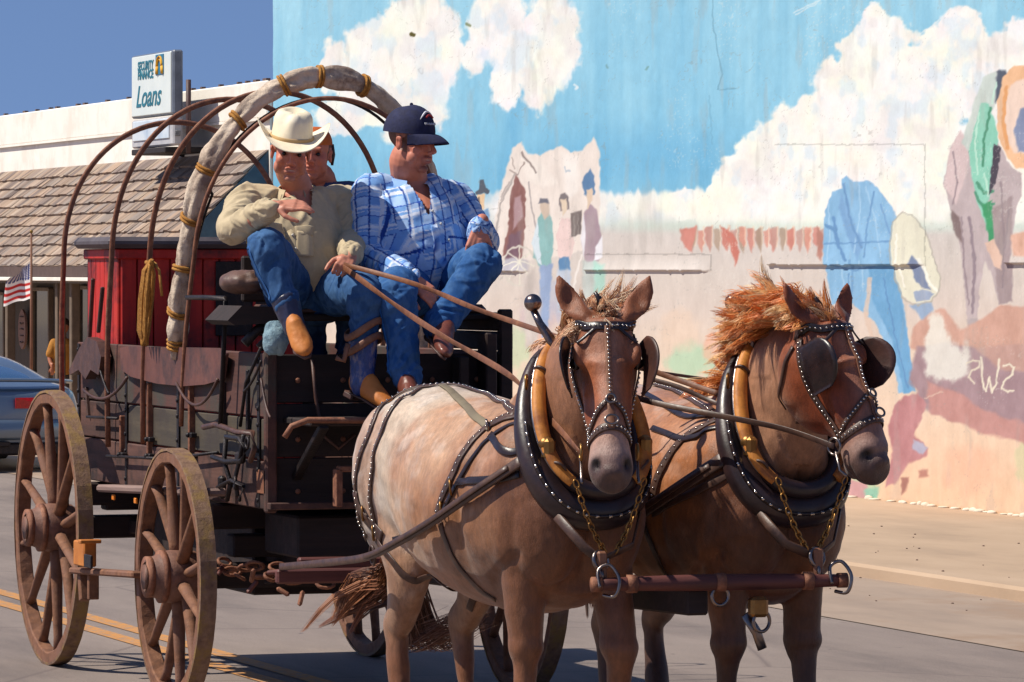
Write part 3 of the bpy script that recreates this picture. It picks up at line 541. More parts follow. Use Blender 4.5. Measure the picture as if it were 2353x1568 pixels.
def text_mesh(body, size, M, ext=.004, shear=0., xs=1., bold=0.):
    cu = bpy.data.curves.new('t', 'FONT'); cu.body = body; cu.size = size; cu.extrude = ext; cu.shear = shear; cu.offset = bold; cu.align_x = 'CENTER'; cu.align_y = 'CENTER'; cu.resolution_u = 3
    o = bpy.data.objects.new('t', cu); SC.collection.objects.link(o); dg = bpy.context.evaluated_depsgraph_get(); me = bpy.data.meshes.new_from_object(o.evaluated_get(dg)); bpy.data.objects.remove(o)
    me.transform(M @ Matrix.Diagonal((xs, 1, 1, 1))); return me
def build_sign():
    ys = YF - .55; a = WY(302, 340, ys); b = WY(398, 340, ys); zt = WY(350, 122, ys).z; zb = WY(350, 338, ys).z; zm = WY(350, 268, ys).z; w = b.x - a.x; cx = (a.x + b.x) / 2; th = .12
    t_ = thing('sign_box', 'tall white illuminated loan shop sign with teal lettering above the shingle awning', 'sign', (cx, ys, zb))
    mc = mat('grey_sign_cabinet', (112, 120, 134), (90, 98, 112), rough=.5, bs=.1); mp = mat('white_sign_panel', (226, 232, 226), (214, 222, 218), scale=3, rough=.35, bs=.05)
    g = MB(); g.box((cx, ys + th / 2, (zt + zm) / 2), (w, th, zt - zm), bev=.02); cab = g.build('cabinet', mc, t_)
    g = MB(); g.box((cx - .0, ys - .004, (zt + zm) / 2), (w * .93, .02, (zt - zm) * .95), bev=.008); g.build('panel', mp, t_)
    g = MB(); g.box((cx, ys + th / 2 + .002, (zm + zb) / 2 - .01), (w * .99, th, zm - zb - .02), bev=.02); g.build('lower_cabinet', mat('pale_metal', (196, 194, 194), (168, 168, 172), rough=.5, bs=.1), t_)
    g = MB(); g.box((cx - .03, ys - .004, (zm + zb) / 2 + .02), (w * .86, .02, (zm - zb) * .66), bev=.008); g.build('lower_panel', mat('faded_blue_white_panel', (208, 218, 226), (168, 186, 206), (222, 224, 222), scale=2.2, rough=.4, bs=.05), t_)
    g = MB(); g.box((cx + w / 2 + .012, ys + th / 2 - .01, zb + .14), (.02, .07, .07), bev=.008); g.build('maker_plate', mat('black_plate', (40, 44, 56), (160, 160, 160), scale=60), t_)
    g = MB(); g.cyl((cx + w / 2 + .05, ys + .17, zb - .1), (cx + w / 2 + .05, ys + .17, zt - .35), .03); g.build('pole', mat('dark_red_pipe', (84, 56, 54), (60, 44, 44), rough=.6), t_)
    g = MB(); g.box((cx, ys + .2, zb - .05), (w * .8, .5, .07), bev=.01); g.beam((cx - w * .3, ys + .1, zb), (cx - w * .3, ys + .55, zb - .08), .05, .05); g.build('bracket', mat('black_bracket', (44, 34, 32), (30, 24, 24)), t_)
    teal = mat('teal_lettering', (44, 122, 140), (36, 104, 124), rough=.5, bs=0)
    R = Matrix.Rotation(math.radians(90), 4, 'X'); z = lambda v: WY(350, v, ys).z
    def put(body, size, x, v, xs, shear=0., bold=0., name='lettering'):
        M = Matrix.Translation((x, ys - .017, z(v))) @ R; me = text_mesh(body, size, M, .003, shear, xs, bold); link(name, me, teal, t_)
    put('SECURITY', .145, cx - .24, 150, 1.12, .1, .004); put('FINANCE', .145, cx - .24, 171, 1.2, .1, .004); put('Loans', .36, cx - .12, 222, 1.35, .35, .004)
    lx = cx + .42; lz = z(152)
    g = MB(); g.box((lx, ys - .018, lz), (.36, .008, .24), bev=.003); g.build('emblem', mat('emblem_teal', (30, 104, 140), (38, 120, 150), bs=0), t_)
    my = mat('emblem_yellow', (232, 178, 40), (214, 154, 40), bs=0); g = MB()
    for rr, wd in ((.125, .018), (.085, .014)):
        g.tube([(lx + .02 + math.cos(a) * rr, ys - .025, lz - .02 + math.sin(a) * rr * .95) for a in np.linspace(0, math.pi, 12)] , wd, 6, flat=(1, .3))
        for sx in (-1, 1): g.tube([(lx + .02 + sx * rr, ys - .025, lz - .02), (lx + .02 + sx * rr * 1.1, ys - .025, lz - .11)], wd, 6)
    g.build('emblem_arch', my, t_)
build_sign()

# ------------------------------------------------------------------ flag on its pole
def build_flag():
    yp = YF - 2.6; b = WY(72, 860, yp); zt = WY(72, 535, yp).z
    t_ = thing('flagpole', 'thin brown wooden flagpole in front of the shopfront', 'flagpole', (b.x, yp, .085))
    g = MB(); g.tube([(b.x, yp, .085), (b.x + .0, yp, 1.2), (b.x, yp, zt)], [.019, .017, .012], 10); g.build('pole', mat('brown_pole', (134, 88, 62), (100, 66, 50)), t_)
    g = MB(); g.ball((b.x, yp, zt + .012), .02); g.build('finial', mat('dull_brass', (150, 120, 60), metal=.6, rough=.4), t_)
    NX, NZ = 64, 40; z1 = WY(72, 607, yp).z; z0 = WY(72, 690, yp).z; H = z1 - z0
    vs = []; cols = []; fs = []
    for j in range(NZ):
        for i in range(NX):
            s = i / (NX - 1); q = j / (NZ - 1)      # q down from the top
            ln = .20 + .52 * q
            x = b.x - .012 - ln * s * .72; y = yp - .18 * s - .035 * math.sin(s * 7 + q * 2) * s; z = z1 - q * H * (1 - .04 * s) - s * .10 * q - .02 * math.sin(s * 9) * s + .02
            if q < .45: z -= (1 - q / .45) * s * .16
            vs.append((x, y, z)); st = int(q * 7) if q > .45 else -1
            red = (206, 40, 36); wh = (246, 240, 236); bl = (44, 58, 124)
            if q < .47:
                c = bl; gx = (s * 9) % 1 - .5; gz = (q * 20) % 1 - .5
                if gx * gx + gz * gz < .09: c = wh
            else: c = wh if int((q - .47) / .53 * 6.99) % 2 == 0 else red
            cols.append(s2l(c))
    for j in range(NZ - 1):
        for i in range(NX - 1): fs.append((j * NX + i, j * NX + i + 1, (j + 1) * NX + i + 1, (j + 1) * NX + i))
    me = bpy.data.meshes.new('flag'); me.from_pydata(vs, [], fs); me.polygons.foreach_set('use_smooth', [True] * len(fs)); set_col(me, np.array(cols))
    o = link('flag', me, attr_mat('flag_cloth', rough=.8, bscale=120, bs=.1, noise_amt=.1)); tag(o, 'small american flag hanging limp from the brown flagpole', 'flag')
build_flag()
# ------------------------------------------------------------------ the wagon
XF, XR = -20.30, -22.55                    # axles
YL, YRr = 5.47, 7.07                       # wheel planes
BX0, BX1, BY0, BY1, BZ0, BZ1 = -22.85, -19.54, 5.68, 6.73, .88, 1.55
M_ = {}
def mk():
    M_['plank_up'] = wood('weathered_brown_plank', (84, 50, 42), (48, 30, 27), (106, 66, 54), 0, dirt=(66, 58, 50))
    M_['plank_lo'] = wood('grey_brown_plank', (88, 57, 48), (52, 35, 31), (112, 78, 66), 0, dirt=(44, 30, 27))
    M_['olive'] = wood('olive_board', (76, 66, 52), (52, 45, 38), (92, 78, 64), 0, dirt=(58, 48, 42))
    M_['dark'] = wood('dark_oiled_wood', (38, 24, 22), (18, 12, 12), (58, 38, 34), 1)
    M_['black'] = mat('black_iron', (36, 30, 32), (20, 17, 19), (60, 46, 42), scale=30, rough=.5, metal=.4, bs=.5)
    M_['rust'] = mat('rusty_iron', (132, 84, 62), (84, 54, 44), (168, 118, 88), scale=24, rough=.7, metal=.2, bs=.5)
    M_['wheel'] = mat('worn_wheel_wood', (122, 80, 55), (80, 52, 40), (148, 104, 76), scale=22, rough=.8, bs=.7, bd=.004, dirt=(122, 84, 66), dscale=6)
    M_['tyre'] = mat('dusty_iron_tyre', (128, 98, 78), (92, 66, 54), (154, 124, 98), scale=26, rough=.7, metal=.15, bs=.6, dirt=(140, 110, 64), dscale=9)
    M_['hub'] = mat('worn_hub_wood', (120, 82, 66), (78, 52, 44), (140, 100, 82), scale=18, rough=.65, bs=.5)
    M_['orange'] = mat('orange_wood', (204, 128, 48), (170, 96, 36), scale=14, rough=.6)
    M_['reflector'] = mat('amber_reflector', (246, 150, 40), (226, 120, 24), scale=50, rough=.2, bs=.4)
    M_['canvas'] = mat('grey_white_canvas', (210, 190, 168), (170, 148, 128), (228, 210, 190), scale=6, rough=.9, bs=.8, bd=.02, bscale=18, dirt=(142, 120, 106), dscale=5)
    M_['rope'] = mat('yellow_rope', (178, 122, 50), (122, 76, 30), (206, 154, 76), scale=60, rough=.85, bs=.8)
    M_['leather'] = mat('brown_leather', (78, 50, 42), (48, 32, 30), (104, 70, 56), scale=14, rough=.5, bs=.4)
    M_['red'] = wood('red_painted_board', (188, 34, 24), (128, 22, 20), (204, 58, 36), 2, rough=.6, scale=10, dirt=(90, 20, 20))
    M_['darkred'] = wood('dark_red_wood', (92, 46, 40), (52, 28, 27), (116, 66, 56), 1, rough=.6)
mk()
wag = thing('wagon', 'old wooden chuck wagon with bare hoops and one canvas rolled hoop, pulled by two horses', 'wagon', ((XF + XR) / 2, (YL + YRr) / 2, 0))

def wheel(x, y, r, n, sgn):
    """sgn -1: outer side faces -y"""
    c = Vector((x, y, r)); rw = .052; N = 72
    g = MB(); vs = []; fs = []       # wooden felloe ring, rectangular section with worn edge
    sec = [(-.034, 0), (-.030, -.006), (.030, -.006), (.034, 0), (.034, -rw + .006), (.028, -rw), (-.028, -rw), (-.034, -rw + .006)]
    for i in range(N):
        a = 2 * math.pi * i / N
        for (dy, dr) in sec:
            q = r - .012 + dr + .0022 * math.sin(a * 23 + dy * 40) + .002 * math.sin(a * 7)
            vs.append(c + Vector((math.cos(a) * q, dy * (1 + .04 * math.sin(a * 11)), math.sin(a) * q)))
    for i in range(N):
        for k in range(8): fs.append((i * 8 + k, ((i + 1) % N) * 8 + k, ((i + 1) % N) * 8 + (k + 1) % 8, i * 8 + (k + 1) % 8))
    g.add(vs, fs, False)
    w = g.build('wheel', M_['wheel'], wag)
    g = MB(); vs = []; fs = []; sec = [(-.038, -.012), (-.036, 0), (.036, 0), (.038, -.012)]
    for i in range(N):
        a = 2 * math.pi * i / N
        for (dy, dr) in sec: q = r + dr + .0012 * math.sin(a * 31 + dy * 90); vs.append(c + Vector((math.cos(a) * q, dy, math.sin(a) * q)))
    for i in range(N):
        for k in range(3): fs.append((i * 4 + k, ((i + 1) % N) * 4 + k, ((i + 1) % N) * 4 + (k + 1), i * 4 + (k + 1)))
        k = 3; fs.append((i * 4 + 3, ((i + 1) % N) * 4 + 3, ((i + 1) % N) * 4, i * 4))
    g.add(vs, fs, False); g.build('tyre', M_['tyre'], w)
    g = MB(); ys = [(.17, .06), (.165, .085), (.10, .10), (.09, .11), (-.02, .116), (-.06, .110), (-.07, .10), (-.10, .09), (-.13, .082), (-.137, .06), (-.125, .035)]
    g.tube([c + Vector((0, -sgn * d_ * -1 * -1, 0)) if False else c + Vector((0, d_ * -sgn * 1.0 if sgn > 0 else d_, 0)) for d_, _ in ys], [q for _, q in ys], 28, up=(0, 0, 1)); g.build('hub', M_['hub'], w)
    for d_, q in ((-.06, .112), (-.12, .086)):
        g = MB(); yy = d_ if sgn < 0 else -d_; g.tube([c + Vector((0, yy - .012, 0)), c + Vector((0, yy + .012, 0))], q + .004, 28, up=(0, 0, 1))
        g.build('hub_band', M_['rust'], w)
    for k in range(n):
        a = 2 * math.pi * (k + .35) / n; dv = Vector((math.cos(a), 0, math.sin(a))); s_ = (-.018 if k % 2 else .012)
        P = [c + dv * q + Vector((0, .03 * (1 - t) + s_ * (1 - t) if sgn < 0 else -.03 * (1 - t) - s_ * (1 - t), 0)) for q, t in ((.09, 0), (.14, .1), (r * .45, .35), (r * .8, .8), (r - .062, 1))]
        g = MB(); g.tube(P, [.027, .027, .024, .019, .021], 8, flat=(.82, 1.15), up=(0, 1, 0)); g.build('spoke', M_['wheel'], w)
    return w
wheel(XF, YL, .56, 12, -1); wheel(XR, YL, .66, 12, -1); wheel(XF, YRr, .56, 12, 1); wheel(XR, YRr, .66, 12, 1)

def plank_side(y, sgn, nm):
    zs = [BZ0, 1.09, 1.27, BZ1]; xs = [BX0, BX0 + .98, BX1]
    for i in range(3):
        for j in range(2):
            g = MB(); o = random.uniform(-.003, .003); g.box(((xs[j] + xs[j + 1]) / 2, y + o, (zs[i] + zs[i + 1]) / 2), (xs[j + 1] - xs[j] - .006, .03, zs[i + 1] - zs[i] - .007), bev=.005)
            g.build(nm, M_['plank_up'] if i == 2 else (M_['olive'] if i == 1 and j == 1 else M_['plank_lo']), wag)
plank_side(BY0, -1, 'side_board'); plank_side(BY1, 1, 'side_board')
g = MB()
for k in range(6): g.box(((BX0 + BX1) / 2, BY0 + .09 + k * .174, BZ0 + .02), (BX1 - BX0 - .04, .168, .03), bev=.004)
g.build('floor', M_['dark'], wag)
for x in (BX0 + .02, BX1 - .02):
    for i, (z0, z1) in enumerate(((BZ0, 1.1), (1.105, 1.33), (1.335, 1.54))):
        g = MB(); g.box((x, (BY0 + BY1) / 2, (z0 + z1) / 2), (.03, BY1 - BY0 - .034, z1 - z0), bev=.004); g.build('end_board', M_['dark'], wag)
g = MB(); g.box((BX1 + .012, BY0 + .0, (BZ0 + BZ1) / 2), (.045, .05, BZ1 - BZ0 + .02), bev=.008); g.build('corner_post', M_['plank_up'], wag)
g = MB(); g.box((BX1 + .012, BY1 - .0, 1.3), (.045, .06, .86), bev=.008); g.build('corner_post', M_['dark'], wag)
# raised boards at the right front
for k in range(2):
    g = MB(); g.box((BX1 - .36, BY1 + .002, 1.592 + k * .083), (.78 - k * .04, .06, .08), bev=.008); g.build('riser_board', M_['dark'], wag)
g = MB(); g.box((BX1 + .07, BY1 - .1, 1.46), (.12, .05, .34), bev=.006); g.box((BX1 + .07, BY1 - .22, 1.42), (.1, .045, .22), bev=.006); g.build('front_cleat', M_['dark'], wag)
# iron straps and stakes on the left side
YO = BY0 - .024
for (u, v0, v1, ww, m) in ((345, 880, 1045, .032, 'rust'), (441, 880, 1045, .034, 'rust'), (282, 955, 1040, .03, 'rust'), (515, 880, 985, .04, 'dark'), (570, 850, 990, .018, 'black')):
    a = WY(u, v0, YO); b = WY(u, v1, YO); g = MB(); g.beam(a, b, .02, ww, up=(0, 1, 0), bev=.004); g.build('stake', M_[m], wag)
for (u, v) in ((345, 1048), (441, 1048), (282, 1045), (345, 1010), (441, 1000)):
    a = WY(u, v, YO - .012); g = MB(); g.box(a, (.07, .03, .022), bev=.004); g.ball(a + Vector((0, -.018, 0)), .012, 8, 5); g.build('staple', M_['black'], wag)
# hanging brown apron with a curved lower edge
a0 = [WY(u, v, YO - .03) for u, v in ((275, 800), (290, 796), (500, 800), (520, 812), (512, 872), (470, 884), (420, 888), (360, 882), (300, 866), (278, 850))]
g = MB(); g.prism(a0, (0, .012, 0)); g.build('side_apron', mat('hanging_brown_board', (104, 62, 52), (76, 46, 42), (122, 78, 66), scale=7, rough=.6, bs=.3, dirt=(66, 44, 42)), wag)
for x in (BX0 + .05, BX0 + .97, BX0 + 1.9, BX1 - .10):
    g = MB(); g.box((x, BY0 - .0195, (BZ0 + BZ1) / 2), (.034, .006, BZ1 - BZ0 - .02), bev=.002)
    for z in (.92, 1.05, 1.13, 1.24, 1.31, 1.42, 1.51): g.ball((x, BY0 - .024, z), (.011, .007, .011), 8, 5)
    g.build('iron_strap', M_['black'], wag)
g = MB(); g.box((BX1 - .05, BY0 - .0225, 1.0), (.13, .005, .10), bev=.002); g.build('corner_plate', M_['rust'], wag)
for z in (.96, 1.18, 1.43):
    for k in range(5): g = MB(); g.ball((BX1 + .017, BY0 + .12 + k * .2, z), (.007, .012, .012), 8, 5); g.build('bolt', M_['rust'], wag)
g = MB(); g.tube([(BX1 + .03, 5.86, 1.52), (BX1 + .045, 5.87, 1.36), (BX1 + .04, 5.9, 1.20), (BX1 + .05, 5.97, 1.14), (BX1 + .05, 6.04, 1.2)], .008, 6); g.build('hanging_cord', M_['leather'], wag)
# side rail and step
g = MB(); g.beam(WY(242, 1122, 5.56), WY(500, 1132, 5.56), .09, .035, bev=.01); g.build('side_step', wood('pale_step_board', (156, 128, 116), (110, 88, 82), None, 0), wag)
for u, v in ((261, 1143), (312, 1151)):
    g = MB(); g.box(WY(u, v, 5.54), (.035, .012, .026), bev=.003); g.build('reflector', M_['reflector'], wag)
for (p, q) in (((245, 1048), (380, 1055)), ((380, 1055), (500, 1040)), ((200, 958), (270, 962))):
    g = MB(); g.cyl(WY(*p, YO - .03), WY(*q, YO - .03), .007, 8); g.build('iron_rod', M_['black'], wag)
# draped cords / lines
def sag(u0, v0, u1, v1, dv, y, r, m, name='hanging_cord', n=14):
    pts = [WY(lerp(u0, u1, t), lerp(v0, v1, t) + dv * 4 * t * (1 - t), y) for t in np.linspace(0, 1, n)]
    MB().tube(pts, r, 7).build(name, M_[m], wag)
sag(192, 895, 292, 868, 34, YO - .05, .008, 'leather'); sag(405, 880, 500, 872, 55, YO - .05, .007, 'leather'); sag(230, 850, 250, 905, 4, YO - .05, .006, 'black'); sag(560, 900, 600, 830, 10, YO - .04, .006, 'black'); sag(600, 870, 622, 960, 16, YO - .04, .006, 'leather')
# vertical iron rod with a side arm
g = MB(); g.tube([WY(430, 684, 5.60), WY(470, 684, 5.60), WY(517, 686, 5.60), WY(519, 692, 5.60), WY(506, 985, 5.60)], .011, 8); g.build('iron_rod', M_['black'], wag)
g = MB(); g.tube([WY(600, 800, 5.63), WY(565, 880, 5.63), WY(552, 980, 5.63)], .008, 8); g.build('iron_rod', M_['black'], wag)
# brake gear on the side
def poly_rod(pts, y, r, m='black', nm='brake_rod', w=None): MB().tube([WY(a, b, y) for a, b in pts], r, 8).build(nm, M_[m], wag)
poly_rod([(468, 982), (495, 976), (520, 984), (545, 994), (580, 995), (585, 1030), (575, 1060)], 5.6, .013, 'leather'); poly_rod([(488, 1050), (520, 1062), (555, 1060), (566, 1030), (550, 1008), (520, 1004)], 5.58, .012)
poly_rod([(520, 1000), (515, 1060), (530, 1110), (522, 1150)], 5.59, .011); poly_rod([(560, 1000), (552, 1050), (540, 1100), (546, 1140)], 5.58, .01); poly_rod([(500, 1120), (530, 1104), (560, 1118), (550, 1150)], 5.57, .009)
g = MB(); c = WY(568, 1018, 5.58); g.torus(c, .022, .006, (0, 1, 0)); g.build('ring', M_['black'], wag); g = MB(); c = WY(540, 1110, 5.57); g.torus(c, .024, .007, (.2, 1, 0)); g.build('ring', M_['black'], wag)
g = MB(); g.box(WY(510, 1120, 5.6), (.05, .03, .1), bev=.01); g.box(WY(552, 1052, 5.6), (.09, .03, .05), bev=.01); g.build('bracket', M_['black'], wag)
# small pouch of leather on the rear post
g = MB(); pts = [WY(u, v, 5.6) for u, v in ((182, 800), (200, 775), (222, 785), (232, 820), (226, 862), (208, 850), (196, 872), (180, 850), (160, 862), (158, 852))]; g.prism(pts, (0, .05, 0)); g.build('leather_pouch', M_['leather'], wag)
for (u0, v0, u1, v1) in ((214, 640, 206, 775), (236, 660, 226, 765), (199, 890, 205, 960)):
    g = MB(); g.beam(WY(u0, v0, 5.66), WY(u1, v1, 5.66), .02, .014); g.build('hanging_strap', M_['leather'], wag)
# undercarriage
def bm(nm, a, b, w, h, m='dark'): g = MB(); g.beam(a, b, w, h, bev=.008); g.build(nm, M_[m], wag)
for x, r in ((XF, .56), (XR, .66)):
    bm('axle', (x, YL + .13, r), (x, YRr - .13, r), .10, .11); bm('bolster', (x, 5.62, .82), (x, 6.80, .82), .12, .11)
    bm('sand_board', (x, 5.72, r + .13), (x, 6.70, r + .13), .11, .10)
bm('reach_pole', (XR, 6.2, .68), (XF, 6.2, .66), .08, .08)
for s_ in (-1, 1): bm('hound', (XR + .9, 6.2 + s_ * .06, .66), (XR, 6.2 + s_ * .35, .66), .06, .07); bm('hound', (XF + .75, 6.2 + s_ * .08, .60), (XF - .4, 6.2 + s_ * .3, .62), .07, .08)
g = MB(); g.box((-21.3, 6.25, .66), (1.75, .78, .40), bev=.01); g.build('tool_box', M_['dark'], wag)
g = MB(); g.box((XF + .45, 6.22, .76), (.5, .8, .18), bev=.01); g.build('front_crate', M_['dark'], wag)
bm('tongue', (XF - .1, 6.27, .60), (-16.4, 6.40, .68), .085, .095, 'dark')
bm('evener', (-19.12, 5.68, .66), (-19.02, 6.92, .66), .05, .09, 'darkred')
for s_, yy in ((-1, 5.86), (1, 6.66)): bm('singletree', (-18.93, yy - .33, .64), (-18.9, yy + .33, .64), .045, .06, 'darkred')
# chain and splintered ends at the front gear
for k in range(16):
    a = Vector((XF + .15 + .05 * k, 5.62 + .02 * k, .60 + .03 * math.sin(k * 1.7))); g = MB(); g.torus(a, .03, .008, (math.sin(k), .6 * (k % 2), 1), 12, 6, (1.3, .8)); g.build('chain_link', M_['rust'], wag)
for k in range(10):
    a = Vector((XF + .1 + random.random() * .8, 5.6 + random.random() * .25, .50 + random.random() * .12)); b = a + Vector((random.uniform(-.1, .14), random.uniform(-.05, .05), random.uniform(-.05, .06))); bm('iron_brace', a, b, .02, .02, random.choice(['rust', 'dark', 'darkred']))
# brake beam between the wheels with the orange block
bz = WY(240, 1316, 5.40).z
bm('brake_beam', WY(172, 1311, 5.40), WY(318, 1321, 5.40), .06, .03, 'wheel')
g = MB(); c = WY(195, 1272, 5.37); g.box(c, (.20, .06, .115), bev=.006); blk = g.build('brake_block', M_['orange'], wag)
g = MB(); g.box(WY(203, 1290, 5.335), (.125, .012, .06), bev=.003); g.build('dark_face', M_['black'], blk)
g = MB(); g.beam(WY(206, 1240, 5.36), WY(206, 1249, 5.36), .1, .05); g.build('cap', M_['orange'], blk)
for (u0, v0, u1, v1, w_) in ((192, 1320, 196, 1380, .05), (214, 1320, 214, 1378, .03)): g = MB(); g.beam(WY(u0, v0, 5.42), WY(u1, v1, 5.42), .05, w_); g.build('brake_shoe', M_['wheel'], wag)
# footboard and its front rail
FX = -19.14
g = MB(); g.box(((FX + BX1) / 2, 6.24, 1.262), (FX - BX1, 1.0, .03), bev=.006); g.build('footboard', M_['dark'], wag)
g = MB(); g.tube([(FX + .03, 5.62, 1.205), (FX + .03, 5.65, 1.25), (FX + .03, 5.72, 1.275), (FX + .03, 6.2, 1.268), (FX + .03, 6.74, 1.27)], .013, 8); g.build('footboard_rail', M_['rust'], wag)
g = MB(); g.beam((FX, 5.80, 1.25), (BX1, 5.80, 1.02), .04, .03); g.build('footboard_brace', M_['black'], wag)
g = MB(); g.beam((FX, 6.7, 1.25), (BX1, 6.7, 1.02), .04, .03); g.build('footboard_brace', M_['black'], wag)
for (u0, v0, u1, v1) in ((776, 1078, 776, 1165),): g = MB(); a = WX(u0, v0, FX - .1); b = WX(u1, v1, FX - .1); g.beam(a, b, .03, .05); g.beam(a + Vector((0, 0, 0)), a + Vector((0, .22, 0)), .05, .025); g.build('step_iron', M_['rust'], wag)
g = MB(); g.beam((BX1 + .05, 5.66, .90), (BX1 + .05, 6.5, .90), .05, .03); g.build('front_sill', M_['plank_lo'], wag)
# seat
SX = -19.86
g = MB(); g.box((SX, 6.22, 1.695), (.42, 1.02, .03), bev=.006); g.build('seat_board', M_['dark'], wag)
g = MB(); g.box((SX, 6.22, 1.725), (.38, .96, .05), bev=.02); g.build('seat_cushion', M_['leather'], wag)
g = MB(); g.box((SX - .22, 6.22, 1.86), (.03, 1.02, .2), bev=.008); g.build('seat_back', M_['dark'], wag)
g = MB(); pts = [WX(u, v, SX + .24) for u, v in ((523, 737), (556, 703), (640, 706), (648, 742), (540, 748))]; g.prism(pts, (-.36, 0, 0)); g.build('seat_end', M_['dark'], wag)
g = MB(); g.tube([WX(562, 790, SX + .2), WX(590, 760, SX + .2), WX(620, 745, SX + .2)], .022, 8); g.tube([WX(596, 800, SX + .2), WX(625, 770, SX + .2), WX(640, 745, SX + .2)], .02, 8); g.build('seat_spring', M_['black'], wag)

# hoops
def bow_pts(x, z0, za, lean=0., y0=BY0 - .045, y1=BY1 + .045, n=44, lz=1.95):
    pts = []; yc = (y0 + y1) / 2; hw = (y1 - y0) / 2
    zs = min(lz, za - .5)
    for t in np.linspace(0, 1, 8)[:-1]: pts.append(Vector((x + lean * (lerp(z0, zs, t) - z0) / (za - z0), y0 - .012 * math.sin(t * 3.1), lerp(z0, zs, t))))
    for a in np.linspace(math.pi, 0, n):
        z = zs + (za - zs) * math.sin(a) ** .92; pts.append(Vector((x + lean * (z - z0) / (za - z0), yc + hw * math.cos(a), z)))
    for t in np.linspace(1, 0, 8)[1:]: pts.append(Vector((x + lean * (lerp(z0, zs, t) - z0) / (za - z0), y1, lerp(z0, zs, t))))
    return pts
MB().tube(bow_pts(-23.0, 1.05, 2.63, 0), .0108, 10, flat=(1.25, .7), up=(1, 0, 0)).build('hoop', M_['rust'], wag)
MB().tube(bow_pts(-22.12, 1.06, 2.71, .12), .0108, 10, flat=(1.25, .7), up=(1, 0, 0)).build('hoop', M_['rust'], wag)
MB().tube(bow_pts(-21.47, 1.10, 2.72, .22), .0108, 10, flat=(1.25, .7), up=(1, 0, 0)).build('hoop', M_['rust'], wag)
fb = bow_pts(-20.88, 1.5, 2.76, .42, n=60)
MB().tube(bow_pts(-20.80, 1.2, 2.66, .42), .011, 8).build('hoop', M_['rust'], wag)
def canvas_roll():
    P = fb; P = [P[i].lerp(P[i + 1], t) for i in range(len(P) - 1) for t in (0, .33, .66)] + [P[-1]]
    m = len(P); n = 32; vs = []; fs = []; cum = 0; u = Vector((1, 0, 0))
    for i in range(m):
        if i: cum += (P[i] - P[i - 1]).length
        T = (P[min(i + 1, m - 1)] - P[max(i - 1, 0)]).normalized(); a = T.cross(u).normalized(); b = a.cross(T)
        base = .043 + .006 * math.sin(cum * 9) + (.008 if .7 < i / m < 1 else 0)
        pinch = min([abs(cum - q) for q in TIES] + [9]); base *= 1 - .22 * math.exp(-(pinch / .025) ** 2)
        if i < 6: base *= .55 + .45 * i / 6
        for k in range(n):
            th = 2 * math.pi * k / n + cum * 1.5
            r = base * (1 + .12 * math.sin(3 * th + cum * 4) + .09 * math.sin(5 * th - cum * 11) + .07 * math.sin(2 * th + cum * 27) + .05 * math.sin(7 * th + cum * 60 + 2 * math.sin(cum * 13)))
            vs.append(P[i] + a * (math.cos(th) * r) + b * (math.sin(th) * r))
    for i in range(m - 1):
        for k in range(n): fs.append((i * n + k, (i + 1) * n + k, (i + 1) * n + (k + 1) % n, i * n + (k + 1) % n))
    fs += [tuple(range(n)), tuple((m - 1) * n + k for k in reversed(range(n)))]
    g = MB(); g.add(vs, fs, True); o = g.build('canvas_roll', M_['canvas'], wag); tag(o, 'rolled canvas tied along the front hoop with yellow rope')
    cum = 0; ti = 0
    for i in range(1, m):
        cum += (P[i] - P[i - 1]).length
        if ti < len(TIES) and cum >= TIES[ti]:
            T = (P[i] - P[i - 1]).normalized(); g = MB()
            for dd in ((-.011, .004) if ti != 0 else (-.018, 0, .018)): g.torus(P[i] + T * dd, .046 if ti else .04, .0075, T + Vector((.18 * math.sin(ti * 2.3), .1, .15 * math.cos(ti * 3.1))), 20, 6)
            g.build('rope_tie', M_['rope'], wag); ti += 1
TIES = [.06, .22, .42, .66, .90, 1.16, 1.42, 1.58, 1.80, 2.1]
canvas_roll()
# drawn-up slack line under the canvas hoop
MB().tube([p + Vector((.02, 0, -.075 if 8 < i < 60 else 0)) + Vector((0, .05 if i < 14 else 0, 0)) for i, p in enumerate(bow_pts(-20.9, 1.75, 2.74, .4))][3:60], .007, 6).build('slack_line', M_['black'], wag)

# red cabinet standing in the wagon bed
cab = thing('chuck_box', 'red painted board cabinet with a flat dark top standing at the rear of the wagon', 'cabinet', (-22.6, 6.2, .92))
cx0, cx1, cy0, cy1, cz0, cz1 = -22.98, -22.38, 5.76, 6.66, .93, 2.0
g = MB()
for k in range(7): w_ = (cx1 - cx0) / 7; g.box((cx0 + w_ * (k + .5), cy0, (cz0 + cz1) / 2), (w_ - .006, .025, cz1 - cz0), bev=.005)
g.build('side_boards', M_['red'], cab)
g = MB()
for k in range(11): w_ = (cy1 - cy0) / 11; g.box((cx1, cy0 + w_ * (k + .5), (cz0 + cz1) / 2), (.025, w_ - .006, cz1 - cz0), bev=.005)
g.build('front_boards', M_['red'], cab)
g = MB(); g.box(((cx0 + cx1) / 2, cy1, (cz0 + cz1) / 2), (cx1 - cx0, .025, cz1 - cz0)); g.box((cx0, (cy0 + cy1) / 2, (cz0 + cz1) / 2), (.025, cy1 - cy0, cz1 - cz0)); g.build('back_boards', M_['red'], cab)
g = MB(); g.box((cx1 + .012, (cy0 + cy1) / 2, 1.975), (.03, cy1 - cy0 + .04, .05), bev=.006); g.box(((cx0 + cx1) / 2, cy0 - .012, 1.975), (cx1 - cx0 + .04, .03, .05), bev=.006); g.build('top_rail', M_['red'], cab)
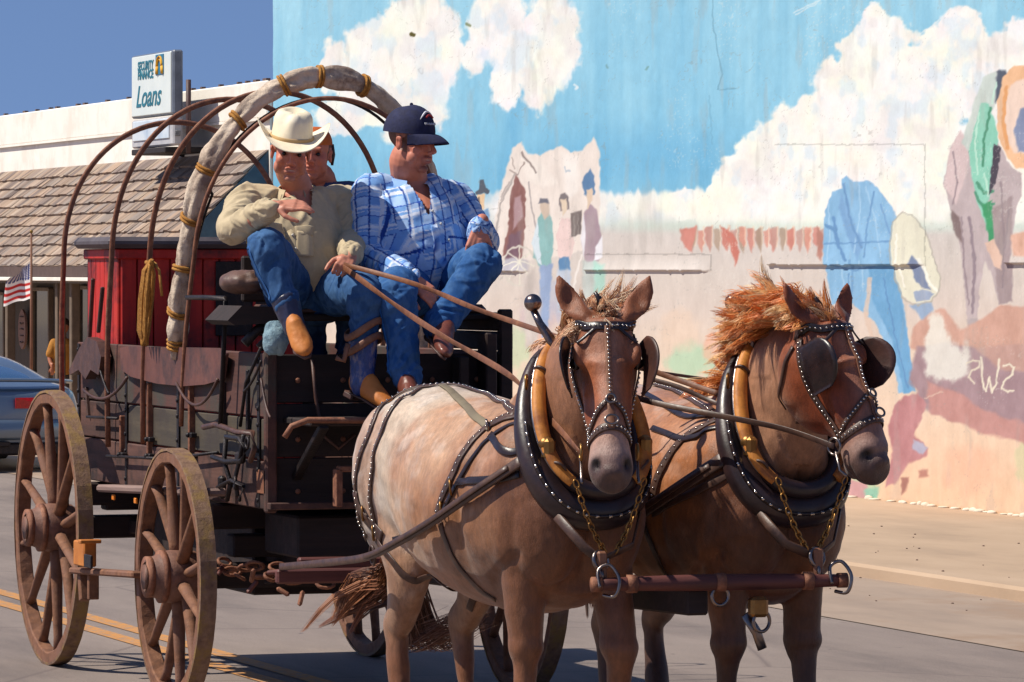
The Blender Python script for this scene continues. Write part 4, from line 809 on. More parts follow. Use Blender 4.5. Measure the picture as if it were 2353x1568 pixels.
g = MB(); g.box(((cx0 + cx1) / 2, (cy0 + cy1) / 2, 2.03), (cx1 - cx0 + .12, cy1 - cy0 + .14, .055), bev=.02); g.build('top', mat('dark_grey_tin', (96, 88, 92), (70, 62, 66), rough=.6), cab)
for k in range(2):
    g = MB(); g.box((cx1 + .02, cy0 + .26 + k * .4, 1.62), (.02, .012, .5)); g.build('batten', M_['red'], cab)
g = MB(); g.box((cx1 + .018, cy0 + .62, 1.76), (.012, .3, .36), bev=.003); g.build('shade_panel', M_['black'], cab)  # flat black sheet painting the dark shadow on the front boards
# coil of yellow rope on the third hoop
rp = thing('rope_coil', 'long coil of yellow rope hanging from the third hoop', 'rope', WY(340, 600, 5.6))
for k in range(7):
    g = MB(); y = 5.58 - .008 * (k % 3); top = WY(348 + 2 * math.sin(k), 598, y); du = (k - 3) * 3.2
    pts = [top, WY(338 + du * .8, 622, y - .01), WY(331 + du, 690, y - .012), WY(328 + du, 760, y), WY(332 + du * .6, 792, y + .005), WY(337 + du * .5, 760, y + .016), WY(344 + du * .6, 690, y + .02), WY(350 + du * .4, 630, y + .015), top]
    g.tube(pts, .0085, 7); g.build('loop', M_['rope'], rp)
g = MB(); g.torus(WY(347, 606, 5.6), .022, .009, (.3, .2, 1)); g.tube([WY(350, 600, 5.58), WY(366, 622, 5.6), WY(372, 680, 5.6)], .007, 6); g.build('knot', M_['rope'], rp)
# pale blue cloth bundle under the seat
def crumple(nm, c, r, m, parent, seed, amp=.3, fr=16):
    me = MB().ball((0, 0, 0), r, 40, 26).mesh(nm); v = co(me); n = fbm(v[:, 0] * fr + seed, v[:, 1] * fr, v[:, 2] * fr * .7, s=seed) - .5; rid = np.abs(fbm(v[:, 0] * fr * 1.6, v[:, 1] * fr * 1.6, v[:, 2] * fr, s=seed + 5) - .5)
    v = v * (1 + amp * 2 * n - amp * 1.6 * rid)[:, None] + np.array(c); me.vertices.foreach_set('co', v.astype(np.float32).ravel()); return link(nm, me, m, parent)
crumple('seat_bolster', WX(562, 648, SX + .02), (.16, .10, .058), mat('worn_leather_roll', (120, 88, 74), (78, 56, 50), scale=12, rough=.5, bs=.4), wag, 9, .34, 9)
bl = crumple('cloth_bundle', WX(634, 782, -19.42), (.05, .065, .075), mat('pale_blue_cloth', (132, 160, 172), (96, 124, 140), (160, 186, 192), scale=30, rough=.9, bs=.8, bd=.01), None, 3)
tag(bl, 'crumpled pale blue cloth tucked beside the boot at the left front corner of the wagon', 'cloth')

# ------------------------------------------------------------------ child by the shopfront, parked car
def build_car():
    yl, yr = 9.2, 10.98; xr = -44.0; t_ = thing('parked_car', 'silver blue sports coupe parked on the road behind the wagon', 'car', (xr - 2, 10.1, 0))
    m, t, p = new_mat('silver_blue_paint'); p.inputs['Base Color'].default_value = (*s2l((104, 122, 142)), 1); p.inputs['Metallic'].default_value = .55; p.inputs['Roughness'].default_value = .3; p.inputs['Coat Weight'].default_value = .6
    L(t, mixc(t, noise(t, 2, 3), s2l((92, 110, 132)), s2l((118, 134, 152))), p.inputs['Base Color'])
    yc = (yl + yr) / 2
    # stations along the length: x, half width low, half width belt, belt z, roof half width, roof z
    st = [(xr, .80, .74, .66, .70, .68), (xr - .05, .87, .82, .76, .74, .78), (xr - .35, .90, .86, .80, .72, .82), (xr - .6, .90, .86, .80, .66, .86), (xr - 1.2, .9, .86, .80, .60, 1.03), (xr - 1.8, .89, .85, .79, .58, 1.10), (xr - 2.5, .88, .84, .78, .57, 1.08), (xr - 3.1, .88, .83, .75, .62, .86), (xr - 3.5, .88, .80, .72, .68, .74), (xr - 4.2, .82, .72, .58, .6, .6)]
    vs = []; fs = []; n = 0
    for (x, a, b, zb, c, zr) in st:
        sec = [(-a * .96, .18), (-a, .36), (-a * .99, .55), (-b, zb), (-c, zr * .985 if zr > zb + .03 else zr), (-c * .6, zr), (0, zr + .012), (c * .6, zr), (c, zr * .985 if zr > zb + .03 else zr), (b, zb), (a * .99, .55), (a, .36), (a * .96, .18), (0, .16)]
        n = len(sec); vs += [(x, yc + y, z) for y, z in sec]
    for i in range(len(st) - 1):
        for k in range(n): fs.append((i * n + k, i * n + (k + 1) % n, (i + 1) * n + (k + 1) % n, (i + 1) * n + k))
    fs += [tuple(reversed(range(n))), tuple((len(st) - 1) * n + k for k in range(n))]
    g = MB(); g.add(vs, fs, True); o = g.build('body', m, t_); md = o.modifiers.new('s', 'SUBSURF'); md.levels = md.render_levels = 2
    mg, tg, pg = new_mat('blue_tinted_glass'); pg.inputs['Base Color'].default_value = (.02, .07, .16, 1); pg.inputs['Roughness'].default_value = .05; pg.inputs['Coat Weight'].default_value = 1
    g = MB(); NX = 10; vs = []
    for i in range(NX + 1):
        t = i / NX; x = xr - .52 - t * 1.0; z = .835 + .20 * t ** .8 + .022; hw = .62 - .08 * t
        for j in range(13): s_ = j / 12 * 2 - 1; vs.append((x, yc + s_ * hw, z - .05 * s_ ** 4 - .012 * (s_ * s_) + .012))
    fs = [(i * 13 + j, i * 13 + j + 1, (i + 1) * 13 + j + 1, (i + 1) * 13 + j) for i in range(NX) for j in range(12)]
    g.add(vs, fs, True); g.build('rear_window', mg, t_)
    g = MB(); g.tube([(xr - .12 - .10 * s_ * s_, yc + s_ * .80, .845 + .02 * (1 - s_ * s_)) for s_ in np.linspace(-1, 1, 17)], .045, 10, flat=(1.5, .45)); g.build('spoiler', m, t_)
    mr = mat('red_lamp_glass', (196, 30, 26), (150, 16, 18), scale=30, rough=.15, bs=0); 
    for s_ in (-1, 1):
        g = MB(); pts = [(xr + .012 - .0, yc + s_ * .22, .70), (xr + .012, yc + s_ * .22, .60), (xr - .0, yc + s_ * .62, .60), (xr - .02, yc + s_ * .40, .70)]; g.prism(pts, (.02, 0, 0)); g.build('tail_light', mr, t_)
    g = MB(); g.tube([(xr + .03 - .12 * s_ ** 4, yc + s_ * .86, .40) for s_ in np.linspace(-1, 1, 13)], .10, 10, flat=(.5, 1)); g.build('bumper', m, t_)
    g = MB(); g.box((xr - .02, yc, .22), (.1, 1.5, .12), bev=.02); g.build('rear_skirt', M_['black'], t_)
    g = MB(); g.box((xr + .06, yc + .1, .27), (.02, .12, .05), bev=.01); g.build('exhaust', M_['black'], t_)
    mt = mat('tyre_rubber', (34, 32, 34), (24, 22, 24), rough=.9)
    for x in (xr - .75, xr - 3.3):
        for y in (yl + .1, yr - .1):
            w = MB().cyl((x, y - .1, .31), (x, y + .1, .31), .31, 28).build('wheel', mt, t_); MB().cyl((x, y - .105, .31), (x, y + .105, .31), .2, 18).build('rim', mat('grey_alloy', (150, 150, 156), metal=.8, rough=.35), w)
build_car()
# ------------------------------------------------------------------ organic surfaces: lofts joined by voxel remesh
def loft(g, rings, n=20, side=None):
    """rings: (centre, a_side, b_up) closed tube with elliptical sections, side = fixed side direction"""
    P = [Vector(r[0]) for r in rings]; m = len(P); vs = []
    for i in range(m):
        T = (P[min(i + 1, m - 1)] - P[max(i - 1, 0)]).normalized(); sd = Vector(side) if side is not None else Vector((0, 1, 0))
        if abs(sd.dot(T)) > .95: sd = Vector((1, 0, 0))
        sd = (sd - T * sd.dot(T)).normalized(); up = sd.cross(T)
        for k in range(n):
            th = 2 * math.pi * k / n; vs.append(P[i] + sd * (math.cos(th) * rings[i][1]) + up * (math.sin(th) * rings[i][2]))
    fs = [(i * n + k, i * n + (k + 1) % n, (i + 1) * n + (k + 1) % n, (i + 1) * n + k) for i in range(m - 1) for k in range(n)]
    fs += [tuple(reversed(range(n))), tuple((m - 1) * n + k for k in range(n))]
    g.add(vs, fs)
def ell(g, c, r, rot=None, n=20, m=12): g.ball(c, r, n, m, rot)
def cap(g, a, b, ra, rb=None, n=14):
    rb = ra if rb is None else rb; a = Vector(a); b = Vector(b); T = (b - a).normalized(); L_ = (b - a).length; pts = []; rs = []
    for k in range(5): t = -math.cos(k / 4 * math.pi / 2); pts.append(a + T * ra * t); rs.append(max(1e-4, ra * math.sqrt(max(0, 1 - t * t))))
    for k in range(1, 5): t = math.sin(k / 4 * math.pi / 2); pts.append(b + T * rb * t); rs.append(max(1e-4, rb * math.sqrt(max(0, 1 - t * t))))
    if L_ > 1e-6: g.tube(pts, rs, n)
def chain(g, pts, rs):
    for i in range(len(pts) - 1): cap(g, pts[i], pts[i + 1], rs[i], rs[i + 1])
def bl(pts, rs, n=6):
    """smooth a polyline with radii (Catmull-Rom)"""
    P = [Vector(p) for p in pts]; o = []; q = []
    for i in range(len(P) - 1):
        p0 = P[max(i - 1, 0)]; p1 = P[i]; p2 = P[i + 1]; p3 = P[min(i + 2, len(P) - 1)]
        for k in range(n):
            t = k / n; o.append(.5 * ((2 * p1) + (p2 - p0) * t + (2 * p0 - 5 * p1 + 4 * p2 - p3) * t * t + (3 * p1 - p0 - 3 * p2 + p3) * t ** 3)); q.append(lerp(rs[i], rs[i + 1], t) if not isinstance(rs[i], tuple) else tuple(lerp(x, y, t) for x, y in zip(rs[i], rs[i + 1])))
    o.append(P[-1]); q.append(rs[-1]); return o, q
def limb(g, pts, rs, side=None, n=18):
    P, q = bl(pts, [r if isinstance(r, tuple) else (r, r) for r in rs], 5)
    loft(g, [(p, a, b) for p, (a, b) in zip(P, q)], n, side); a, b = q[0]; ell(g, P[0], (min(a, b) * .98,) * 3); a, b = q[-1]; ell(g, P[-1], (min(a, b) * .98,) * 3)
def fuse(g, name, vox, smooth=6, fac=.5):
    me = g.mesh(name + '_raw'); o = bpy.data.objects.new('tmp', me); SC.collection.objects.link(o)
    r = o.modifiers.new('r', 'REMESH'); r.mode = 'VOXEL'; r.voxel_size = vox; r.use_smooth_shade = True
    if smooth: s_ = o.modifiers.new('s', 'SMOOTH'); s_.factor = fac; s_.iterations = smooth
    dg = bpy.context.evaluated_depsgraph_get(); me2 = bpy.data.meshes.new_from_object(o.evaluated_get(dg)); bpy.data.objects.remove(o); bpy.data.meshes.remove(me)
    me2.name = name; me2.polygons.foreach_set('use_smooth', [True] * len(me2.polygons)); return me2
def setco(me, v): me.vertices.foreach_set('co', np.ascontiguousarray(v, np.float32).ravel()); me.update()
def vnormals(me):
    a = np.empty(len(me.vertices) * 3, np.float32); me.vertices.foreach_get('normal', a); return a.reshape(-1, 3)
def bvh_of(me, M=None):
    vs = [(M @ v.co) if M is not None else v.co.copy() for v in me.vertices]; return BVHTree.FromPolygons(vs, [tuple(p.vertices) for p in me.polygons])
def hair(name, strands, m, parent, r=.0022, n=3, cols=None):
    """strands: list of lists of points; one mesh of tapered fibres"""
    V = []; F = []; b = 0; CC = []
    for si, S_ in enumerate(strands):
        k = len(S_); S_ = np.array([tuple(p) for p in S_]); T = np.gradient(S_, axis=0); T /= np.linalg.norm(T, axis=1)[:, None] + 1e-9
        A = np.cross(T, np.array([.31, .52, .79])); A /= np.linalg.norm(A, axis=1)[:, None] + 1e-9; B = np.cross(T, A); rr = r * (1 - .85 * np.linspace(0, 1, k) ** 2)
        for j in range(n):
            th = 2 * math.pi * j / n; V.append(S_ + (A * math.cos(th) + B * math.sin(th)) * rr[:, None])
        for j in range(n):
            j2 = (j + 1) % n
            for i in range(k - 1): F.append((b + j * k + i, b + j2 * k + i, b + j2 * k + i + 1, b + j * k + i + 1))
        b += n * k
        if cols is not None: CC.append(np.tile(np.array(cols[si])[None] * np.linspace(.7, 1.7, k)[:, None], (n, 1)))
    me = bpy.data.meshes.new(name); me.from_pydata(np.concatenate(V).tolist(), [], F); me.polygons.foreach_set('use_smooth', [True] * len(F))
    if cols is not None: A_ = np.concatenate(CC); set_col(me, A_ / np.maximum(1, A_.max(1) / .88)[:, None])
    return link(name, me, m, parent)
def cgrad(t, stops):
    """piecewise linear sRGB gradient -> linear, t array"""
    ps = [s[0] for s in stops]; cs = np.array([s2l(s[1]) for s in stops]); return np.stack([np.interp(t, ps, cs[:, k]) for k in range(3)], -1)
M_['coat'] = attr_mat('horse_coat', rough=.42, bscale=190, bs=.7, bd=.004, noise_amt=.34, nscale=55, spec=.4, stretch=(1, 1, .35), sheen=.15)
M_['hair'] = attr_mat('horse_hair', rough=.45, bs=0, noise_amt=.1, nscale=30, spec=.5)
M_['blackleather'] = mat('black_polished_leather', (38, 27, 28), (22, 17, 19), (56, 40, 38), scale=16, rough=.3, bs=.35, bd=.003)
M_['strap'] = mat('dark_brown_strap_leather', (74, 50, 40), (44, 30, 27), (98, 70, 54), scale=20, rough=.45, bs=.4, bd=.003)
M_['tanstrap'] = mat('worn_tan_leather', (128, 84, 60), (90, 58, 44), (150, 104, 76), scale=18, rough=.55, bs=.4, bd=.003)
M_['stud'] = mat('nickel_stud', (222, 214, 204), (190, 180, 168), metal=1, rough=.18, bs=0)
M_['steel'] = mat('worn_steel', (150, 140, 136), (110, 98, 94), metal=1, rough=.3, bs=.2)
M_['brass'] = mat('old_brass', (176, 132, 74), (116, 84, 52), metal=.9, rough=.4, bs=.2)
M_['hamewood'] = mat('yellow_hame_wood', (200, 128, 50), (156, 92, 34), (216, 148, 72), scale=16, stretch=(1, 1, .15), rough=.6, dirt=(150, 88, 38), dscale=6)

def dirv(g_, down, up=None): return (g_ * math.sqrt(max(0, 1 - down * down)) - ZV * down).normalized()
class Horse: pass
def make_horse(nm_label, O, yaw, poll, face, pitch, roll, sc, wf, df, legs, pal, seed, group):
    h = Horse(); M = Matrix.Translation((O[0], O[1], 0)) @ Matrix.Rotation(math.radians(yaw), 4, 'Z'); h.M = M; Mi = M.inverted()
    pl = Mi @ poll; gl = (Mi.to_3x3() @ face).normalized()                       # head direction in horse space
    ax = (gl * math.sin(math.radians(pitch)) - ZV * math.cos(math.radians(pitch))).normalized(); sd = ZV.cross(gl).normalized()
    sd = Quaternion(ax, math.radians(roll)) @ sd; nr = sd.cross(ax); nr = nr if nr.dot(gl) > 0 else -nr          # sd = horse's left, nr = out of the forehead
    Hd = lambda s, a, n: pl + ax * (s * sc) + sd * (a * sc * wf) + nr * (n * sc * df); h.wf = wf; h.df = df
    h.Hd = lambda s, a, n: M @ Hd(s, a, n); R3 = M.to_3x3(); h.ax = R3 @ ax; h.sd = R3 @ sd; h.nr = R3 @ nr; h.sc = sc
    RH = Matrix((ax, sd, nr)).transposed()
    g = MB()
    tr = [(-1.45, 1.13, .07, .11), (-1.40, 1.12, .17, .21), (-1.32, 1.12, .245, .275), (-1.18, 1.12, .30, .325), (-1.0, 1.10, .325, .35), (-.78, 1.06, .345, .372), (-.52, 1.015, .365, .39), (-.26, 1.005, .355, .402), (-.02, 1.03, .325, .40), (.12, 1.06, .29, .36), (.22, 1.06, .235, .28), (.29, 1.05, .14, .17)]
    P, q = bl([(x, 0, z) for x, z, a, b in tr], [(a, b) for x, z, a, b in tr], 3); loft(g, [(p, a, b) for p, (a, b) in zip(P, q)], 28, (0, 1, 0))
    for s_ in (-1, 1):
        ell(g, (-1.16, s_ * .17, 1.08), (.24, .155, .30)); ell(g, (.02, s_ * .19, 1.03), (.17, .12, .30)); ell(g, (.13, s_ * .12, .98), (.16, .15, .25)); ell(g, (-1.30, s_ * .13, 1.0), (.15, .12, .26)); ell(g, (-1.0, s_ * .14, 1.24), (.26, .15, .17))
    ell(g, (-.12, 0, 1.36), (.22, .10, .10))
    # neck
    nb = Vector((-.02, 0, 1.20)); nm_ = Vector((.14, 0, 1.36)); top = Hd(.10, 0, -.13)
    mid = nm_.lerp(top, .42) + Vector((.0, 0, .05)); m2 = nm_.lerp(top, .74) + Vector((0, 0, .035))
    P, q = bl([nb, nm_, mid, m2, top], [(.20, .34), (.165, .29), (.125, .225), (.098, .17), (.088, .13)], 5); loft(g, [(p, a, b) for p, (a, b) in zip(P, q)], 24, (0, 1, 0))
    # head
    hr = [(-.035, .045, .05), (0, .07, .075), (.06, .086, .10), (.13, .102, .135), (.20, .097, .15), (.27, .080, .135), (.35, .064, .10), (.43, .056, .078), (.50, .062, .072), (.56, .070, .070), (.605, .062, .058), (.63, .036, .036)]
    P, q = bl([Hd(s, 0, -b - (.0 if s > .02 else .02) + .012 * math.sin(min(1, s / .5) * 3.14)) for s, a, b in hr], [(a * sc * wf, b * sc * df) for s, a, b in hr], 3); loft(g, [(p, a, b) for p, (a, b) in zip(P, q)], 24, sd)
    for s_ in (-1, 1):
        ell(g, Hd(.20, s_ * .058, -.155), (.10 * sc, .034 * sc * wf, .105 * sc * df), RH); ell(g, Hd(.145, s_ * .088, -.045), (.05 * sc, .022 * sc, .026 * sc), RH); ell(g, Hd(.31, s_ * .066, -.075), (.11 * sc, .012 * sc, .018 * sc), RH)
        ell(g, Hd(.565, s_ * .046, -.042), (.040 * sc, .022 * sc, .034 * sc), RH)
    ell(g, Hd(.565, 0, -.135), (.05 * sc, .038 * sc, .028 * sc), RH); ell(g, Hd(.60, 0, -.10), (.035 * sc, .045 * sc, .03 * sc), RH); ell(g, Hd(.595, 0, -.03), (.03 * sc, .046 * sc, .03 * sc), RH)
    # ears
    h.ears = []
    for s_ in (-1, 1):
        e0 = Hd(.01, s_ * .058, -.055); e1 = Hd(-.16, s_ * .142, -.05); e2 = Hd(-.055, s_ * .102, -.062)
        loft(g, [(e0, .032 * sc, .028 * sc), (e0.lerp(e2, .6), .042 * sc, .024 * sc), (e2, .048 * sc, .020 * sc), (e2.lerp(e1, .5) + sd * s_ * .004, .037 * sc, .016 * sc), (e2.lerp(e1, .85), .015 * sc, .012 * sc), (e1, .004, .006)], 14, sd)
        h.ears.append((e0, e2, e1))
    # legs: each (front/hind, side, hoof offset x, knee bend offset)
    for (kind, s_, dx, kx, lift) in legs:
        y = s_ * .165
        if kind == 'f': pts = [(.03, y, 1.0), (.04 + kx * .3, y, .80), (.04 + kx, y, .50), (.04 + kx * .6 + dx * .5, y, .42), (.03 + dx, y, .20 + lift), (.035 + dx, y, .155 + lift), (.07 + dx, y, .08 + lift)]; rs = [(.10, .13), (.082, .105), (.062, .066), (.048, .05), (.034, .04), (.044, .052), (.05, .056)]
        else: pts = [(-1.12, y, .98), (-1.05 + dx * .3, y * 1.05, .76), (-1.18 + dx * .8, y, .57), (-1.27 + dx, y, .50), (-1.26 + dx, y, .42), (-1.22 + dx, y, .20 + lift), (-1.21 + dx, y, .15 + lift), (-1.17 + dx, y, .08 + lift)]; rs = [(.13, .20), (.10, .135), (.058, .085), (.052, .072), (.042, .052), (.036, .042), (.045, .052), (.05, .056)]
        limb(g, pts, rs, (0, 1, 0)); hx, hz = pts[-1][0], lift
        loft(g, [((hx + .03, y, hz + .004), .066, .075), ((hx + .02, y, hz + .05), .058, .066), ((hx + .005, y, hz + .10), .048, .054)], 16, (0, 1, 0))
    me = fuse(g, 'body', .0095, 9, .5)
    v = co(me).astype(float)
    # carve nostrils, mouth, ears, eye hollows; muscle relief
    def HL(p):      # to head coordinates
        d = p - np.array(pl); return np.stack([d @ np.array(ax), d @ np.array(sd) / wf, d @ np.array(nr) / df], -1) / sc
    q = HL(v); nrm = vnormals(me)
    def dent(c, r, depth, d=None):
        w = np.exp(-(((q - np.array(c)) / np.array(r)) ** 2).sum(1)); return (w * depth)[:, None]
    for s_ in (-1, 1):
        v -= nrm * dent((.572, s_ * .050, -.026), (.024, .016, .022), .034); v += nrm * dent((.555, s_ * .066, -.015), (.02, .02, .02), .005)
        v -= nrm * dent((.17, s_ * .098, -.075), (.03, .03, .02), .010); v -= nrm * dent((.40, s_ * .05, -.04), (.07, .02, .03), .005)
        v -= nrm * dent((.59, s_ * .04, -.095), (.05, .03, .006), .009)
        e = np.array(Hd(-.06, s_ * .100, -.04)); w = np.exp(-(((q - np.array((-.06, s_ * .104, -.045))) / np.array((.055, .026, .03))) ** 2).sum(1)) * (nrm @ np.array(nr) > .1); v -= np.array(nr)[None] * (w * .022 * sc)[:, None]
    body = (v[:, 0] < .35) & (v[:, 2] < 1.5)
    rel = (fbm(v[:, 0] * 4 + seed, v[:, 1] * 4, v[:, 2] * 4, s=seed) - .5) * .034 + (fbm(v[:, 0] * 9, v[:, 1] * 9, v[:, 2] * 9, s=seed + 3) - .5) * .006
    rib = .004 * np.sin(v[:, 0] * 42 + v[:, 2] * 6) * np.exp(-((v[:, 0] + .45) / .3) ** 2) * np.exp(-((v[:, 2] - 1.0) / .22) ** 2)
    sh = -.014 * np.exp(-((v[:, 0] + .17 - (v[:, 2] - 1.0) * .1) / .035) ** 2) * sstep(.75, .9, v[:, 2]) * (1 - sstep(1.15, 1.3, v[:, 2])) - .012 * np.exp(-((v[:, 0] + .93 + (v[:, 2] - .9) * .35) / .05) ** 2) * sstep(.65, .8, v[:, 2]) * (1 - sstep(1.05, 1.2, v[:, 2]))
    fr_ = sstep(.08, .22, v[:, 0]) * sstep(.70, .85, v[:, 2]) * (1 - sstep(1.2, 1.35, v[:, 2])); sh = sh - .026 * fr_ * np.exp(-(v[:, 1] / .028) ** 2) + .012 * fr_ * np.exp(-((np.abs(v[:, 1]) - .10) / .05) ** 2)
    ay = np.abs(v[:, 1]); sh = sh - .012 * np.exp(-((v[:, 2] - .80 - .5 * (v[:, 0] - .05)) / .022) ** 2) * sstep(-.12, -.04, v[:, 0]) * (1 - sstep(.14, .2, v[:, 0])) * sstep(.12, .2, ay) + .010 * np.exp(-((v[:, 2] - .50) / .035) ** 2) * (np.abs(v[:, 0] - .05) < .2)
    v += nrm * (np.where(body, rel + sh, rel * .2) + rib)[:, None]
    setco(me, v); q = HL(v)
    # coat: coat pattern (roan quarters, darker shoulder and points, grey muzzle) plus chest shade as colour
    n1 = fbm(v[:, 0] * 5, v[:, 1] * 5, v[:, 2] * 5, s=seed + 9); n2 = fbm(v[:, 0] * 22, v[:, 1] * 22, v[:, 2] * 16, s=seed + 12)
    t = np.clip((v[:, 0] + 1.45) / 1.75 + (n1 - .5) * .5 + (1.25 - v[:, 2]) * .42, 0, 1); col = cgrad(t, pal['body'])
    blot = sstep(.54, .66, fbm(v[:, 0] * 4.2 + 4, v[:, 1] * 3, v[:, 2] * 1.6, s=seed + 20)) * .6; col = col * (1 - blot[:, None]) + np.array(s2l(pal['blot'])) * blot[:, None]
    dap = sstep(.5, .7, fbm(v[:, 0] * 13, v[:, 1] * 13, v[:, 2] * 13, s=seed + 41)) * (1 - t) * .45; col = col * (1 - dap[:, None]) + np.array(s2l((236, 226, 216))) * dap[:, None]
    dk = sstep(.60, .74, fbm(v[:, 0] * 7 + 2, v[:, 1] * 7, v[:, 2] * 5, s=seed + 43)) * .35; col = col * (1 - dk[:, None]) + np.array(s2l((112, 82, 68))) * dk[:, None]
    lg = 1 - sstep(.30, .85, v[:, 2] + (n1 - .5) * .2); col = col * (1 - lg[:, None]) + np.array(s2l(pal['leg'])) * lg[:, None]
    nk = sstep(0, .12, v[:, 0] - .16 + (v[:, 2] - 1.3) * .5) * sstep(1.0, 1.3, v[:, 2]); col = col * (1 - nk[:, None] * .85) + np.array(s2l(pal['neck'])) * nk[:, None] * .85
    inh = (q[:, 0] > -.17) & (q[:, 0] < .70) & (np.abs(q[:, 1]) < .16) & (q[:, 2] > -.30) & (q[:, 2] < .12); wh = inh * sstep(-.30, -.16, q[:, 2])
    hc = cgrad(np.clip(q[:, 0], 0, .66), pal['head']); hc = hc * (.82 + .36 * n2[:, None]); col = col * (1 - wh[:, None]) + hc * wh[:, None]
    st = np.exp(-(q[:, 1] / .035) ** 2) * sstep(-.07, -.02, q[:, 2]) * inh * sstep(.05, .12, q[:, 0]) * (1 - sstep(.40, .5, q[:, 0])) * .28; col = col * (1 - st[:, None]) + np.array(s2l((214, 178, 156))) * st[:, None]  # pale streak: forehead highlight painted down the face
    for s_ in (-1, 1):  # nostrils and ear hollows coloured darker
        w = np.exp(-(((q - np.array((.572, s_ * .050, -.030))) / np.array((.024, .017, .026))) ** 2).sum(1)); w = np.clip(w * 2.2, 0, 1)[:, None]; col = col * (1 - w) + np.array(s2l((26, 16, 15))) * w
        w = np.exp(-(((q - np.array((-.07, s_ * .106, -.040))) / np.array((.06, .028, .014))) ** 2).sum(1))[:, None] * .9; col = col * (1 - w) + np.array(s2l((50, 30, 22))) * w
    w = (inh * sstep(.56, .60, q[:, 0] - q[:, 2] * .12))[:, None] * .75; col = col * (1 - w) + np.array(s2l((84, 62, 56))) * w
    hoof = (1 - sstep(.085, .10, v[:, 2]))[:, None]; col = col * (1 - hoof) + np.array(s2l((70, 58, 48))) * hoof
    col *= (.80 + .4 * n2[:, None]); set_col(me, np.clip(col, 0, 1))
    me.transform(M); root = thing('horse', nm_label, 'horse', (O[0], O[1], 0), group); h.root = root; h.body = link('body', me, M_['coat'], root); h.bvh = bvh_of(me)
    me_ = mat('horse_eye', (30, 16, 12), (16, 10, 8), rough=.05, bs=0)
    for s_ in (-1, 1): MB().ball(h.Hd(.172, s_ * .093, -.070), .022 * sc, 14, 10).build('eye', me_, root)
    return h

mhead = dict(body=[(0, (218, 206, 192)), (.3, (206, 184, 162)), (.5, (198, 156, 124)), (.75, (164, 114, 80)), (1, (118, 75, 50))], blot=(176, 126, 96), leg=(130, 84, 56), neck=(156, 106, 76), head=[(0, (146, 86, 54)), (.12, (160, 98, 66)), (.25, (156, 84, 48)), (.38, (146, 74, 40)), (.44, (176, 128, 104)), (.52, (184, 150, 136)), (.6, (120, 92, 84)), (.66, (80, 60, 56))])
fhead = dict(body=[(0, (190, 158, 140)), (.4, (184, 142, 122)), (.6, (186, 134, 100)), (.8, (166, 102, 56)), (1, (104, 62, 38))], blot=(166, 104, 60), leg=(78, 52, 42), neck=(172, 126, 98), head=[(0, (136, 70, 40)), (.12, (142, 74, 42)), (.25, (136, 64, 32)), (.38, (128, 58, 30)), (.45, (150, 98, 76)), (.52, (156, 122, 108)), (.6, (104, 78, 70)), (.66, (66, 50, 46))])
g1 = (-FV * math.cos(math.radians(4)) + RV * math.sin(math.radians(4))).normalized(); g2 = (-FV * math.cos(math.radians(44)) + RV * math.sin(math.radians(44))).normalized()
H1 = make_horse('pale roan horse nearest the kerbless lane side, facing the camera with a studded bridle', (-16.86, 6.03), 6, WX(1394, 712, -16.2), g1, 24, 0, 1.03, 1.16, 1.12, [('f', -1, 0, .0, 0), ('f', 1, .10, .12, .0), ('h', -1, .12, 0, 0), ('h', 1, .02, 0, 0)], mhead, 3, 'horses of the wagon team')
H2 = make_horse('sorrel horse with a bushy orange mane, head turned away to the right', (-16.78, 6.80), 5, WX(1930, 718, -16.15), g2, 24, 0, .96, 1.30, 1.34, [('f', -1, 0, .02, 0), ('f', 1, .03, -.02, 0), ('h', -1, .25, 0, 0), ('h', 1, 0, 0, 0)], fhead, 8, 'horses of the wagon team')
tag(H1.root, 'pale roan horse on the left of the team, its studded bridle facing the camera')
# ------------------------------------------------------------------ harness
def resample(P, step=.02):
    P, _ = bl(P, [0.] * len(P), 8); o = [P[0]]; acc = 0
    for a, b in zip(P[:-1], P[1:]):
        l = (b - a).length
        while acc + l >= step and l > 0:
            t = (step - acc) / l; a = a.lerp(b, t); o.append(a); l = (b - a).length; acc = 0
        acc += l
    if (o[-1] - P[-1]).length > step * .3: o.append(P[-1])
    return o
def ribbon(g, P, N, w, th, twist=0.):
    m = len(P); vs = []; ws = w if isinstance(w, list) else [w] * m
    for i in range(m):
        T = (P[min(i + 1, m - 1)] - P[max(i - 1, 0)]).normalized(); s_ = T.cross(N[i]).normalized(); n_ = s_.cross(T).normalized(); n_ = n_ if n_.dot(N[i]) > 0 else -n_
        ww = ws[i]; e = th * .35
        for a, b in ((-.5, 0), (-.5, th - e), (-.42, th), (.42, th), (.5, th - e), (.5, 0)): vs.append(P[i] + s_ * (a * ww) + n_ * b)
    k = 6; fs = [(i * k + j, i * k + (j + 1) % k, (i + 1) * k + (j + 1) % k, (i + 1) * k + j) for i in range(m - 1) for j in range(k)]
    g.add(vs, fs + [tuple(reversed(range(k))), tuple((m - 1) * k + j for j in range(k))], True)
